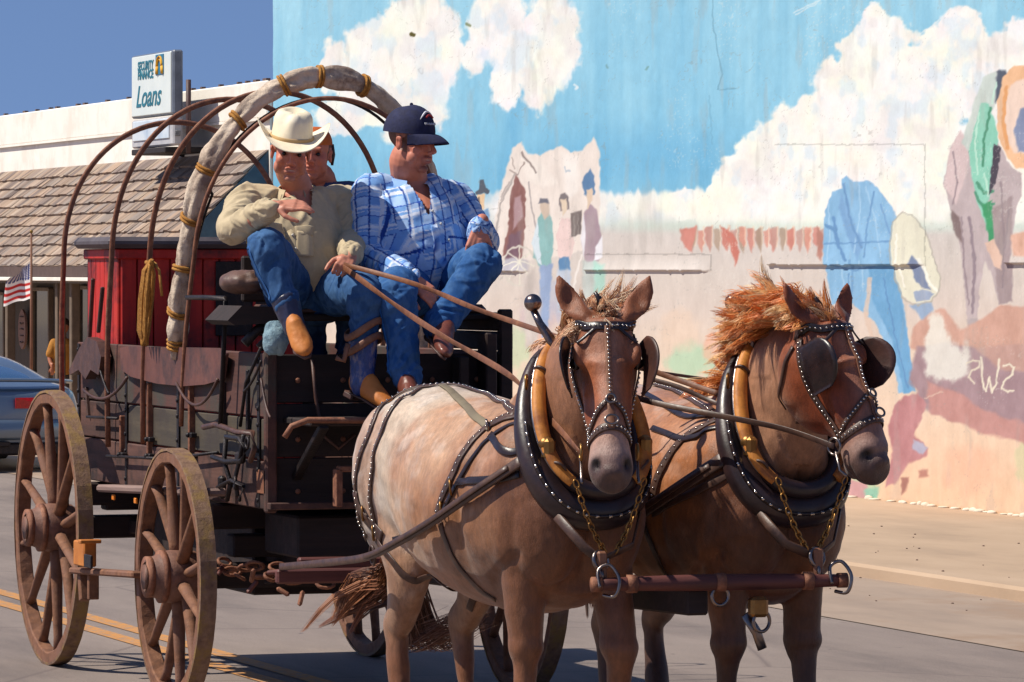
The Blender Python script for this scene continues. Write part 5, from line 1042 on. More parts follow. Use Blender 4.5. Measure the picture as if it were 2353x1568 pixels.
def strap(nm, pts, w, m, parent, bvh=None, off=.004, th=.005, studs=None, snap=.2, normal=None, step=.018, ssz=.0048):
    P = resample([Vector(p) for p in pts], step); N = []; Q = []
    for p in P:
        n = None
        if bvh is not None:
            loc, nn, idx, d = bvh.find_nearest(p)
            if loc is not None and d < snap: p = loc + nn * off; n = nn
        if n is None: n = Vector(normal) if normal is not None else -FV
        Q.append(p); N.append(n)
    for _ in range(3): Q = [Q[0]] + [(Q[i - 1] + Q[i] * 2 + Q[i + 1]) / 4 for i in range(1, len(Q) - 1)] + [Q[-1]]; N = [(N[max(i - 1, 0)] + N[i] + N[min(i + 1, len(N) - 1)]).normalized() for i in range(len(N))]
    if bvh is not None:
        for i in range(len(Q)):
            loc, nn, idx, d = bvh.find_nearest(Q[i])
            if loc is not None and d < snap and (Q[i] - loc).dot(nn) < off: Q[i] = loc + nn * off
    g = MB(); ribbon(g, Q, N, w, th); o = g.build(nm, M_[m] if isinstance(m, str) else m, parent)
    if studs:
        g = MB(); S_ = resample(Q, studs)
        for s_ in S_[1:-1]:
            i = min(range(len(Q)), key=lambda k: (Q[k] - s_).length_squared); g.ball(s_ + N[i] * (th + .001), ssz, 8, 5)
        c = g.build('studs', M_['stud'], o)
    return o
def cast(bvh, u, v, back=None):
    d = (_ray(u) + ZV * ((V0 - v) / FD)).normalized(); loc, n, i, t = bvh.ray_cast(Vector((0, 0, CH)), d)
    if loc is not None: return loc
    if back is not None:                                     # just past the outline: nearest point on the body to that sight line
        best = None
        for k in np.linspace(back - 1.2, back + 1.2, 60):
            p = Vector((0, 0, CH)) + d * k; l2, n2, i2, dd = bvh.find_nearest(p)
            if best is None or dd < best[0]: best = (dd, l2)
        return best[1]
def pstrap(nm, h, px, w, m, parent, studs=None, **k):
    pts = [cast(h.bvh, u, v, 18.4) for u, v in px]; return strap(nm, pts, w, m, parent, h.bvh, studs=studs, **k)

def bridle(h, label, near):
    b = thing('bridle', label, 'bridle', h.root.location, 'studded bridles of the team'); H = h.Hd; B = h.bvh; sc = h.sc
    def S(nm, pts, w=.026, m='strap', studs=None, **k): return strap(nm, [H(*p) for p in pts], w * sc / 1.1, m, b, B, .004, .005, studs, snap=.09, **k)
    S('browband', [(.02, -.10, -.10), (.045, -.09, -.03), (.055, -.04, .02), (.06, 0, .03), (.055, .04, .02), (.045, .09, -.03), (.02, .10, -.10)], .034, 'blackleather', .02)
    S('crownpiece', [(.03, -.11, -.12), (-.02, -.07, -.10), (-.03, 0, -.09), (-.02, .07, -.10), (.03, .11, -.12)], .03)
    S('face_strap', [(.06, 0, .03), (.14, 0, .03), (.24, 0, .03), (.34, 0, .02)], .024, 'tanstrap', .016)
    for s_ in (-1, 1):
        S('cheek_strap', [(.04, s_ * .11, -.10), (.14, s_ * .12, -.11), (.26, s_ * .11, -.12), (.38, s_ * .08, -.11), (.47, s_ * .07, -.10)], .03, 'strap', .018)
        S('nose_branch', [(.34, s_ * .006, .02), (.37, s_ * .04, 0), (.42, s_ * .065, -.06), (.455, s_ * .07, -.10)], .022, 'strap', .015)
        S('throat_latch', [(.05, s_ * .12, -.13), (.16, s_ * .10, -.22), (.25, s_ * .05, -.30)], .018)
        # bit: ring, shank, hook
        c = H(.49, s_ * .085, -.105); g = MB(); g.torus(c, .030, .0055, h.sd, 22, 7); g.build('bit_ring', M_['brass' if near else 'steel'], b)
        g = MB(); g.tube([c + h.ax * .02, c + h.ax * .09 - h.nr * .01, c + h.ax * .12 + h.nr * .012], .006, 7); g.build('bit_shank', M_['steel'], b)
        # blinker: cupped leather plate standing out beside the eye
        vs = []; fs = []; NA, NB = 9, 12
        for layer in (0, .006):
            for i in range(NA):
                for j in range(NB + 1):
                    s0 = .085 + .20 * j / NB; q = i / (NA - 1); sp = math.sin(math.pi * min(1, max(0, (j / NB) * .92 + .04))) ** .28
                    fwd = (-.105 + .135 * q * sp); outw = (.108 + (.034 if near or s_ > 0 else .006) * q ** 1.4 * sp + .012 * math.sin(math.pi * j / NB)) / (1 + (h.wf - 1) * .35)
                    vs.append(H(s0, s_ * (outw + layer / sc), fwd))
        K = NA * (NB + 1)
        for i in range(NA - 1):
            for j in range(NB):
                a = i * (NB + 1) + j; fs.append((a, a + 1, a + NB + 2, a + NB + 1)); fs.append((K + a, K + a + NB + 1, K + a + NB + 2, K + a + 1))
        for j in range(NB): a = (NA - 1) * (NB + 1) + j; fs.append((a, a + 1, K + a + 1, K + a)); fs.append((j, K + j, K + j + 1, j + 1))
        for i in range(NA - 1):
            for j in (0, NB): a = i * (NB + 1) + j; fs.append((a, a + NB + 1, K + a + NB + 1, K + a))
        g = MB(); g.add(vs, fs, True); g.build('blinker', M_['blinker' if s_ > 0 else 'blackleather'], b)  # horse's right blinker is black, standing in for its shadow on the head
        S('blinker_stay', [(.055, s_ * .03, .03), (.075, s_ * .07, .015), (.11, s_ * .095, -.02)], .014, 'blackleather')
    S('noseband', [(.47, -.085, -.12), (.46, -.07, -.06), (.445, -.045, 0), (.44, 0, .02), (.445, .045, 0), (.46, .07, -.06), (.47, .085, -.12)], .032, 'strap', .017)
    S('chin_strap', [(.47, -.08, -.12), (.48, -.05, -.18), (.48, 0, -.20), (.48, .05, -.18), (.47, .08, -.12)], .024)
    g = MB(); g.torus(H(.345, 0, .022), .016 * sc, .005, h.nr, 18, 6); g.build('ring', M_['steel'], b)
    S('centre_drop', [(.35, 0, .01), (.40, 0, .01), (.45, 0, .015)], .026, 'tanstrap')
    g = MB(); g.torus(H(.425, 0, .026), .017 * sc, .0045, h.nr, 20, 6, (1.35, 1)); g.build('buckle', M_['steel'], b)
    g = MB(); g.tube([H(-.02, -.01, -.06), H(-.07, -.018, -.05), H(-.09, -.03, -.045)], [.012, .011, .006], 8); g.build('bridle_peg', M_['blackleather'], b)
    return b
M_['blinker'] = mat('blinker_leather', (70, 42, 34), (40, 26, 24), (92, 56, 44), scale=9, rough=.45, bs=.3)

def chainlinks(nm, a, b, parent, m='brass', r=.0135, t=.0035, sagd=.0):
    a = Vector(a); b = Vector(b); L_ = (b - a).length; n = max(2, int(L_ / (r * 1.75))); g = MB()
    for i in range(n):
        f = (i + .5) / n; p = a.lerp(b, f) - ZV * (sagd * 4 * f * (1 - f)); d = (b - a).normalized(); side = d.cross(Vector((1, .2, 0))).normalized(); ax = side if i % 2 else d.cross(side)
        q = ax.to_track_quat('Z', 'Y'); loc = []
        e1 = d; e2 = ax.cross(d).normalized()
        loc = [p + e1 * (math.cos(t_) * r * 1.25) + e2 * (math.sin(t_) * r * .75) for t_ in np.linspace(0, 2 * math.pi, 14, endpoint=False)]; g.tube(loc, t, 6, closed=True)
    return g.build(nm, M_[m], parent)

def harness(h, label, near):
    hs = thing('harness', label, 'harness', h.root.location, 'collar harnesses of the team'); M = h.M; B = h.bvh; T3 = M.to_3x3()
    W_ = lambda *p: M @ Vector(p)
    LZ = .84; LY = -.045 if near else .015
    zt, zb, xt, xb = 1.62, 1.07, .03, .33
    def ringp(t, wadd=0., fwd=0., rad=0.):
        """t=0 top, pi bottom; side +1 = left"""
        c = Vector(((xt + xb) / 2, 0, (zt + zb) / 2)); up = Vector((xt - xb, 0, zt - zb)) / 2; un = up.normalized(); fw = Vector((-un.z, 0, un.x)); fw = -fw if fw.x < 0 else fw
        lo = (1 - math.cos(t)) / 2; w = lerp(.150, .215, lo * .9) + wadd * (.25 + .75 * lo); rad = rad * (.2 + .8 * lo); s_ = math.sin(t); s_ = math.copysign(abs(s_) ** .85, s_)
        return M @ (c + up * math.cos(t) * (1 + rad / up.length) + Vector((0, w * s_, 0)) + fw * fwd)
    ts = np.linspace(0, 2 * math.pi, 64, endpoint=False)
    g = MB(); g.tube([ringp(t, .045, -.05, .04) for t in ts], [lerp(.022, .072, ((1 - math.cos(t)) / 2) ** 1.1) for t in ts], 16, closed=True); g.build('collar_body', M_['collar'], hs)
    g = MB(); g.tube([ringp(t, .0, .035, .0) for t in ts], [lerp(.020, .032, (1 - math.cos(t)) / 2) for t in ts], 14, closed=True); rim = g.build('collar_rim', M_['collar'], hs)
    # bright long studs around the lower edge of the collar
    g = MB()
    for t in np.linspace(math.pi * .52, math.pi * 1.48, 26):
        p = ringp(t, .088, .012, .09); q = ringp(t + .03, .088, .012, .09); g.tube([p, p.lerp(q, 1.3)], .0065, 7)
    g.build('collar_studs', M_['stud'], hs)
    g = MB(); g.tube([ringp(t, .084, .004, .088) for t in np.linspace(math.pi * .5, math.pi * 1.5, 40)], .013, 8, flat=(.5, 1.2)); g.build('stud_strip', M_['blackleather'], hs)
    for s_ in (-1, 1):
        tt = [x if s_ > 0 else -x for x in np.linspace(math.pi * .84, math.pi * .14, 30)]
        P = [ringp(t, .018, .015 + .03, .0) + T3 @ Vector((.012, s_ * .010, 0)) for t in tt]; topd = (P[-1] - P[-3]).normalized()
        sd = T3 @ Vector((0, 1, 0)); P = [p + T3 @ Vector((.01, 0, 0)) for p in P]
        g = MB(); g.tube(P, [lerp(.020, .024, math.sin(i / 29 * 3.1)) for i in range(30)], 10, flat=(.75, 1.15), up=tuple(sd)); hm = g.build('hame', M_['hamewood'], hs)
        g = MB(); g.tube([p + T3 @ Vector((-.012, s_ * .022, 0)) for p in P[2:27]], .007, 6); g.build('hame_iron', M_['steel'], hm)
        a = P[-1]; e = a + ZV * .085 + T3 @ Vector((-.03, s_ * .035, 0)); e2 = e + ZV * .055 + T3 @ Vector((-.035, s_ * .012, 0))
        g = MB(); g.tube([a - ZV * .03, a + ZV * .02, e, e2], [.024, .021, .015, .013], 12); g.ball(e2 + ZV * .022, .033, 20, 14); g.build('hame_knob', M_['darksteel'], hs)
        # hame strap, rein ring, tug
        k = 13; p = P[k]
        g = MB(); g.torus(P[20] + T3 @ Vector((-.03, s_ * .04, 0)), .026, .0055, T3 @ Vector((.6, 1, 0)), 20, 7); g.build('rein_ring', M_['brass'], hs)
        g = MB(); g.box(P[8], (.05, .045, .08), T3, .012); g.ball(P[9], (.028, .03, .028)); g.build('tug_clip', M_['brass'], hs)
        for q, kk in ((.04, 22), (.0, 4)):
            g = MB(); g.torus(P[kk], .027, .006, topd, 16, 6); g.build('hame_strap', M_['strap'], hs)
        chainlinks('hame_chain', P[1] + T3 @ Vector((.05, 0, .0)), W_(.42, s_ * .02, LZ + .03), hs, sagd=.03)
    # breast strap link to the yoke
    lk = W_(.43, LY, LZ)
    g = MB(); g.torus(lk, .034, .008, T3 @ Vector((1, .3, .2)), 20, 7); g.torus(lk - ZV * .055, .026, .007, T3 @ Vector((.2, 1, 0)), 20, 7); g.build('breast_ring', M_['steel'], hs)
    g = MB(); g.box(lk - ZV * .02 + T3 @ Vector((.01, 0, 0)), (.02, .04, .11), T3, .008); g.build('breast_snap', M_['tanstrap'], hs)
    g = MB(); g.tube([W_(.32, -.17, 1.0), W_(.40, -.10, .89), lk, W_(.40, .10, .89), W_(.32, .17, 1.0)], .014, 8, flat=(.4, 1.4)); g.build('breast_strap', M_['strap'], hs)
    h.link = lk; h.ringp = ringp
    def L3(pts, w, m, nm, studs=None, **k): return strap(nm, [W_(*p) for p in pts], w, m, hs, B, .005, .006, studs, **k)
    if near:
        pstrap('hip_strap', h, [(842, 1238), (826, 1180), (818, 1120), (828, 1050), (855, 985), (900, 920), (955, 893), (1020, 886)], .024, 'strap', hs, .028)
        pstrap('hip_strap', h, [(872, 1236), (862, 1200), (852, 1130), (860, 1050), (885, 975), (918, 922), (965, 895)], .022, 'strap', hs, .024)
        pstrap('breeching', h, [(818, 1130), (826, 1165), (850, 1200), (880, 1235)], .05, 'strap', hs)
        pstrap('back_strap', h, [(960, 894), (1030, 886), (1090, 900), (1145, 925), (1190, 948)], .030, 'strap', hs, .026)
        pstrap('croup_strap', h, [(1016, 888), (1050, 915), (1092, 958), (1128, 985)], .032, mat('sage_leather', (128, 116, 92), (100, 88, 70), rough=.6), hs)
        pstrap('back_band', h, [(1185, 950), (1130, 975), (1090, 1010), (1055, 1060), (1028, 1120), (1006, 1180)], .034, 'strap', hs, .03)
        pstrap('back_band', h, [(1200, 970), (1150, 990), (1108, 1025), (1075, 1070), (1042, 1130), (1018, 1186)], .018, 'blackleather', hs)
        pstrap('belly_band', h, [(1012, 1196), (1030, 1250), (1062, 1310), (1105, 1355), (1142, 1378)], .034, 'strap', hs)
        pstrap('quarter_strap', h, [(866, 1238), (905, 1290), (960, 1335), (1020, 1368), (1080, 1400)], .03, 'strap', hs)
        pstrap('lower_strap', h, [(1000, 1200), (950, 1225), (905, 1240)], .02, 'blackleather', hs)
        pstrap('shoulder_strap', h, [(1195, 955), (1160, 965), (1128, 980)], .022, 'strap', hs)
        pstrap('shoulder_strap', h, [(1205, 1030), (1165, 1040), (1128, 1000)], .03, 'blackleather', hs)
        pstrap('shoulder_strap', h, [(1195, 1090), (1150, 1100), (1100, 1105), (1052, 1108)], .03, 'blackleather', hs)
        g = MB(); g.torus(cast(B, 1128, 978) + Vector((.0, -.012, 0)), .022, .005, (.4, 1, .3), 18, 6); g.build('ring', M_['steel'], hs)
        for u, v in ((1018, 1170), (1040, 1120), (862, 1225), (838, 1180)):
            p = cast(B, u, v, 18.4); g = MB(); g.torus(p + Vector((.01, -.012, 0)), .019, .0045, (.4, 1, .1), 16, 6, (1, 1.5)); g.build('buckle', M_['brass'], hs)
    else:
        pstrap('back_band', h, [(1660, 960), (1610, 985), (1560, 1020), (1525, 1070), (1505, 1120), (1496, 1180)], .034, 'strap', hs, .03)
        pstrap('belly_band', h, [(1480, 1190), (1495, 1240), (1520, 1300), (1560, 1350)], .03, 'strap', hs)
        pstrap('back_strap', h, [(1500, 885), (1560, 905), (1640, 950), (1690, 985)], .03, 'strap', hs, .026)
        pstrap('side_strap', h, [(1500, 985), (1570, 1010), (1640, 985), (1690, 960)], .024, 'blackleather', hs)
        pstrap('side_strap', h, [(1480, 905), (1530, 935), (1590, 960), (1680, 930)], .026, 'blackleather', hs)
        pstrap('shoulder_strap', h, [(1690, 1080), (1640, 1110), (1580, 1140), (1500, 1180)], .03, 'strap', hs)
        L3([(-.9, -.3, 1.42), (-1.1, -.3, 1.2), (-1.38, -.2, 1.0), (-1.44, 0, .98), (-1.38, .2, 1.0), (-1.1, .3, 1.1)], .04, 'strap', 'breeching')
    # traces (tugs): thick doubled leather from hame to singletree, standing just off the body
    for s_ in (-1, 1):
        yy = 5.86 if near else 6.66; a = W_(.20, s_ * .25, 1.20); e = Vector((-18.92, yy + s_ * .31, .68))
        pts = [a, W_(.0, s_ * .345, 1.08), W_(-.32, s_ * .385, .95), W_(-.62, s_ * .39, .86), W_(-.95, s_ * .36, .79), W_(-1.3, s_ * .33, .75), e]
        P = resample(pts, .03); N = [T3 @ Vector((0, s_, .05)) for _ in P]; ws = [lerp(.044 if near else .058, .030, min(1, i / (len(P) * .6))) for i in range(len(P))]
        g = MB(); ribbon(g, P, N, ws, .010); o = g.build('trace', M_['strap'], hs)
        P2 = [p + T3 @ Vector((0, s_ * .014, .002)) for p in P[2:len(P) // 2 + 3]]; g = MB(); ribbon(g, P2, N[2:len(P) // 2 + 3], .02, .005); g.build('trace_lining', M_['strap'], o)
        g = MB(); g.torus(P[len(P) // 2], .028, .006, T3 @ Vector((0, 1, .1)), 16, 6, (.8, 1.3)); g.build('trace_loop', M_['strap'], o)
    return hs
M_['collar'] = mat('black_collar_leather', (46, 32, 34), (26, 20, 24), (70, 48, 44), scale=9, rough=.36, bs=.3, bd=.004)
M_['darksteel'] = mat('tarnished_steel', (128, 112, 108), (70, 58, 56), (168, 156, 150), scale=22, metal=1, rough=.25, bs=.15)
br1 = bridle(H1, 'studded leather bridle on the pale roan horse facing the camera', True); br2 = bridle(H2, 'studded leather bridle on the sorrel horse that looks to the right', False)
hs1 = harness(H1, 'collar harness with yellow hames on the pale roan horse, its straps running over the rump', True); hs2 = harness(H2, 'collar harness with yellow hames on the sorrel horse at the right', False)

# neck yoke hanging between the two collars, tongue end
ya = H1.link + Vector((.03, .0, -.085)); yb = H2.link + Vector((.03, .06, -.085)); d = (yb - ya).normalized()
yk = thing('neck_yoke', 'dark red wooden neck yoke hanging across in front of both horses', 'yoke', (ya + yb) / 2)
g = MB(); P = [ya.lerp(yb, t) for t in np.linspace(-.05, 1.05, 15)]; g.tube(P, [lerp(.022, .031, math.sin(t * math.pi)) for t in np.linspace(0, 1, 15)], 14); g.build('bar', M_['darkred'], yk)
for t in (-.03, .12, .5, .88, 1.03):
    g = MB(); c = ya.lerp(yb, t); g.tube([c - d * .018, c + d * .018], (.034 if .1 < t < .9 else .028), 14); g.build('band', M_['rust'], yk)
for c in (ya, yb):
    g = MB(); g.tube(bl([c + Vector((.0, .0, -.040)), c + Vector((.045, .03, -.04)), c + Vector((.045, .045, .02)), c + Vector((.01, .02, .07)), c + Vector((0, -.02, .05)), c + Vector((.03, -.025, -.01))], [0] * 6, 6)[0], .007, 7); g.build('hook', M_['steel'], yk)
mid = ya.lerp(yb, .5); g = MB(); g.torus(mid - ZV * .05, .034, .007, (1, .1, 0), 22, 8); g.build('centre_ring', M_['steel'], yk)
g = MB(); g.box(WX(1742, 1395, -16.3), (.05, .07, .075), bev=.012); g.build('brass_block', M_['brass'], yk)
g = MB(); g.torus(WX(1750, 1428, -16.3), .038, .007, (1, .3, 0), 20, 7); g.tube([WX(1712, 1412, -16.35), WX(1738, 1452, -16.35), WX(1752, 1492, -16.35)], .012, 8, flat=(.6, 1.6)); g.build('hanging_loop', M_['steel'], yk)

# ------------------------------------------------------------------ manes, forelocks, tails
def strands_from(roots, n, k=7):
    out = []; cols = []
    for _ in range(n): out.append(roots())
    return out
def rnd(a): return random.uniform(-a, a)
def mane(h, n, length, blow, spread, pal, t0=.0, t1=1., nm='mane', r=.0024, droop=.3):
    Mi = h.M.inverted(); pollL = Mi @ h.Hd(.0, 0, -.10); wit = Vector((-.05, 0, 1.50)); pts, _ = bl([wit, wit.lerp(pollL, .35) + Vector((-.03, 0, .06)), wit.lerp(pollL, .7) + Vector((-.02, 0, .06)), pollL], [0] * 4, 10); pts = [h.M @ p for p in pts]
    S_ = []; C_ = []; per = 26
    for i in range(n // per):
        t = random.uniform(t0, t1); f = t * (len(pts) - 1); k = int(min(f, len(pts) - 2)); pc = pts[k].lerp(pts[k + 1], f - k)
        clump = random.uniform(-.5, .5); d0 = (blow + Vector((rnd(spread), rnd(spread), rnd(spread))) + RV * clump * .5 + ZV * clump * .6).normalized(); LL = length * random.uniform(.55, 1.15) * (.7 + .5 * math.sin(t * 3.0)); cur = Vector((rnd(.8), rnd(.8), rnd(.5))); ph = rnd(3); cc = np.array(s2l(random.choice(pal))) * random.uniform(.75, 1.1)
        spine = [Vector((0, 0, 0))]; v = d0
        for j in range(8): v = (v + cur * .14 + RV * (.20 * math.sin(j * .9 + ph)) + ZV * (.24 * math.cos(j * .8 + ph)) - ZV * droop * .06 * j + blow * .08).normalized(); spine.append(spine[-1] + v * LL / 8)
        for q in range(per):
            off = Vector((rnd(.016), rnd(.022), .02)); loc, nn, _, d = h.bvh.find_nearest(pc + off); s_ = []; ln = random.uniform(.75, 1.08); o2 = Vector((rnd(1), rnd(1), rnd(1))) * .012
            for j, w in enumerate(spine): u = j / 8; s_.append(loc - nn * .004 + w * ln + o2 * math.sin(u * 3.0) + (pc - loc) * (u * u * .75))
            S_.append(s_); C_.append(cc * random.uniform(.85, 1.15))
    return hair(nm, S_, M_['hair'], h.root, r, 3, C_)
orange = [(232, 160, 94), (240, 190, 128), (224, 142, 76), (246, 214, 168), (206, 124, 66)]; straw = [(222, 182, 144), (240, 212, 180), (196, 148, 110), (170, 118, 84)]
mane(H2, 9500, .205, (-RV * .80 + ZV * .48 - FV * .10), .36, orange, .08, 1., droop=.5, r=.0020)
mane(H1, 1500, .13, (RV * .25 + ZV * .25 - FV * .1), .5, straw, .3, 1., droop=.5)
def tuft(h, c, n, rad, length, dirn, spread, pal, nm, droop=.3, r=.002, curl=.4):
    S_ = []; C_ = []; per = 18
    for i in range(max(1, n // per)):
        pc = c + Vector((rnd(rad), rnd(rad), rnd(rad * .6))); v = (dirn + Vector((rnd(spread), rnd(spread), rnd(spread)))).normalized(); LL = length * random.uniform(.5, 1.1); cur = Vector((rnd(curl), rnd(curl), rnd(curl))); ph = rnd(3); spine = [Vector((0, 0, 0))]; cc = np.array(s2l(random.choice(pal))) * random.uniform(.8, 1.1)
        for j in range(8): v = (v + cur * .18 + RV * (.12 * math.sin(j + ph)) - ZV * droop * .06 * j).normalized(); spine.append(spine[-1] + v * LL / 8)
        for q in range(per):
            p = pc + Vector((rnd(.012), rnd(.012), rnd(.008))); loc, nn, _, d = h.bvh.find_nearest(p); p = loc if d < .08 else p; o2 = Vector((rnd(1), rnd(1), rnd(1))) * .010; ln = random.uniform(.75, 1.08)
            S_.append([p + w * ln + o2 * math.sin(j / 8 * 3.2) + (pc - p) * ((j / 8) ** 2 * .7) for j, w in enumerate(spine)]); C_.append(cc * random.uniform(.85, 1.15))
    return hair(nm, S_, M_['hair'], h.root, r, 3, C_)
tuft(H1, H1.Hd(-.01, -.01, -.15), 1000, .04, .19, RV * .62 + ZV * .62 + FV * .45, .26, straw, 'forelock', .1, r=.0017)
tuft(H1, H1.Hd(-.02, .02, -.14), 420, .03, .20, RV * .66 + ZV * .80 + FV * .35, .15, straw, 'forelock', .02, r=.0017)
tuft(H1, H1.Hd(-.01, .0, -.06), 260, .035, .07, RV * .3 + ZV * .5, .5, straw, 'forelock', .3, r=.0017)
tuft(H1, H1.Hd(.03, -.06, -.10), 300, .04, .12, -RV * .75 - ZV * .35, .35, straw, 'forelock', .5, r=.0017)
tuft(H1, H1.Hd(.01, .0, -.03), 160, .035, .07, -ZV * .7 - FV * .5, .35, straw, 'forelock', .5, r=.0017)
tuft(H2, H2.Hd(-.01, .0, -.08), 900, .05, .13, -RV * .6 + ZV * .5, .5, orange + straw, 'forelock', .1)
tuft(H2, H2.M @ Vector((-.1, -.05, 1.46)), 420, .08, .14, -RV * .9 + ZV * .15, .4, orange, 'mane', .3)
def tail(h, n, tip, pal, spread=.055):
    base = h.M @ Vector((-1.44, 0, 1.28)); S_ = []; C_ = []
    per = 20
    for i in range(n // per):
        e = tip + Vector((rnd(spread) * 1.5, rnd(spread) * 1.6, rnd(spread))); ex = random.random(); c2 = h.M @ Vector((-1.44 + rnd(.04), -.03 + rnd(.06), .70 + rnd(.08))); q = c2.lerp(e, .35 + .3 * ex) + Vector((0, 0, .06 * rnd(1) + .05)); cc = np.array(s2l(random.choice(pal))) * random.uniform(.7, 1.1); c1r = rnd(.05)
        for q_ in range(per):
            o2 = Vector((rnd(.02), rnd(.02), rnd(.02))); P, _ = bl([base + Vector((0, rnd(.02), rnd(.02))), base + T_(h, (-.10, c1r + rnd(.02), -.18)), c2 + o2, q + o2 * .8, c2.lerp(e, .5 + .5 * ex * random.uniform(.9, 1.05)) + o2 * .25], [0] * 5, 3)
            S_.append(P); C_.append(cc * random.uniform(.85, 1.15))
    return hair('tail', S_, M_['hair'], h.root, .003, 3, C_)
def T_(h, p): return h.M.to_3x3() @ Vector(p)
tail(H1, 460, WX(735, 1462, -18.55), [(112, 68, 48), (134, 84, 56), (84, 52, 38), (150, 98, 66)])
S_ = []; C_ = []
for i in range(260):
    a = H1.M @ Vector((-1.44 + rnd(.03), rnd(.06), .74 + rnd(.06))); b = WX(980 + rnd(60), 1470 + rnd(30), -18.35); c = WX(1120 + rnd(40), 1405 + rnd(40), -18.2)
    P, _ = bl([a, a.lerp(b, .6) - ZV * .06, b, b.lerp(c, .3 + .7 * random.random())], [0] * 4, 4); S_.append(P); C_.append(np.array(s2l(random.choice([(150, 120, 108), (110, 74, 60), (84, 56, 46)]))))
hair('tail_strands', S_, M_['hair'], H1.root, .0026, 3, C_)
tail(H2, 300, H2.M @ Vector((-1.5, .1, .45)), [(130, 84, 58), (100, 62, 44)], .06)
# ------------------------------------------------------------------ people
M_['skin'] = attr_mat('skin', rough=.5, bscale=220, bs=.15, bd=.001, noise_amt=.10, nscale=45, spec=.4)
m_ = M_['skin'].node_tree.nodes['Principled BSDF']; m_.inputs['Subsurface Weight'].default_value = .06; m_.inputs['Subsurface Radius'].default_value = (.01, .004, .002)
M_['cloth'] = attr_mat('woven_cotton', rough=.85, bscale=320, bs=.25, bd=.002, noise_amt=.10, nscale=60, spec=.2, sheen=.15)
M_['denim'] = attr_mat('denim', rough=.85, bscale=400, bs=.35, bd=.002, noise_amt=.22, nscale=90, spec=.2, stretch=(1, 1, .5))
def frame(fwd, up=(0, 0, 1), tilt=0.):
    f = Vector(fwd).normalized(); l = Vector(up).cross(f).normalized(); u = f.cross(l); q = Quaternion(f, math.radians(tilt)); return f, q @ l, q @ u
def head_prims(g, Hm, R, big=1.):
    e = lambda c, r: ell(g, Hm(*c), r, R, 20, 14)
    e((-.012, 0, .040), (.098, .077, .086)); e((.030, 0, -.020), (.062, .064 * big, .085)); e((.022, 0, -.072), (.060, .058 * big, .042)); e((.070, 0, -.105), (.020, .026, .017))
    for s in (-1, 1):
        e((.060, s * .040, -.028), (.025, .024 * big, .026)); e((-.004, s * .077, -.008), (.016, .010, .031)); e((-.002, s * .083, .010), (.017, .007, .014)); e((.048, s * .052, -.060), (.028, .018 * big, .030)); e((.104, s * .013, -.037), (.011, .009, .008))
    cap(g, Hm(.084, -.040, .022), Hm(.084, .040, .022), .013); cap(g, Hm(.092, 0, .012), Hm(.117, 0, -.026), .009, .012); e((.118, 0, -.030), (.012, .013, .011))
    cap(g, Hm(.092, -.018, -.0595), Hm(.092, .018, -.0595), .0075); cap(g, Hm(.090, -.016, -.0735), Hm(.090, .016, -.0735), .008); e((.080, 0, -.066), (.018, .032, .020))
def hand_prims(g, W, d, back, thumb, curl=(20, 25, 20), spread=6, sc=1.):
    """W wrist, d direction of the palm, back = normal of the back of the hand, thumb = +1/-1 side of (back x d)"""
    d = Vector(d).normalized(); b = Vector(back); b = (b - d * b.dot(d)).normalized(); s = b.cross(d).normalized() * thumb
    K = W + d * .088 * sc
    cap(g, W - d * .03, W + d * .02, .028 * sc, .026 * sc)
    for o in (-.028, -.010, .010, .028): cap(g, W + s * o * .6 * sc + d * .015, K + s * o * sc, .0155 * sc, .0125 * sc)
    ell(g, W + d * .045 * sc + s * .020 * sc - b * .006, (.024 * sc,) * 3)
    for i, (o, ln) in enumerate(((.033, .86), (.011, .97), (-.011, .9), (-.032, .70))):
        p = K + s * o * sc; ang = 0; dd = (Quaternion(b, math.radians(-spread * (1.5 - i) * thumb)) @ d); r = .0088 * sc
        for k, (l_, c_) in enumerate(zip((.043, .027, .022), curl)):
            ang += c_ * (1 + .12 * (i - 1)); q = Quaternion(s if True else d, 0); v = dd * math.cos(math.radians(ang)) - b * math.sin(math.radians(ang)); p2 = p + v * l_ * ln * sc; cap(g, p, p2, r, r * .92, 12); p = p2; r *= .93
    t0 = W + d * .028 * sc + s * .026 * sc; td = (d * .62 + s * .62 - b * .32).normalized(); t1 = t0 + td * .042 * sc; t2 = t1 + (d * .85 + s * .25 - b * .35).normalized() * .032 * sc; t3 = t2 + (d * .9 + s * .05 - b * .4).normalized() * .025 * sc
    cap(g, t0, t1, .0135 * sc, .0115 * sc); cap(g, t1, t2, .0115 * sc, .0105 * sc); cap(g, t2, t3, .0105 * sc, .009 * sc)
def wrinkle(me, amp, fr, seed, joints=(), aniso=(1, 1, .5)):
    v = co(me).astype(float); n = vnormals(me); a = fbm(v[:, 0] * fr * aniso[0] + seed, v[:, 1] * fr * aniso[1], v[:, 2] * fr * aniso[2], s=seed, o=3)
    rid = 1 - np.abs(2 * fbm(v[:, 0] * fr * 1.3 + 3 + 3 * a, v[:, 1] * fr * 1.3, v[:, 2] * fr * .7, s=seed + 7, o=3) - 1) * 2.4
    w = np.ones(len(v)) * .6
    for (p, r) in joints: w = np.maximum(w, 1.5 * np.exp(-(((v - np.array(p)) ** 2).sum(1)) / r ** 2))
    v += n * ((a - .5) * amp * 1.2 + np.clip(rid, -1, 1) * amp * .55)[:, None] * w[:, None]; setco(me, v); return v, rid
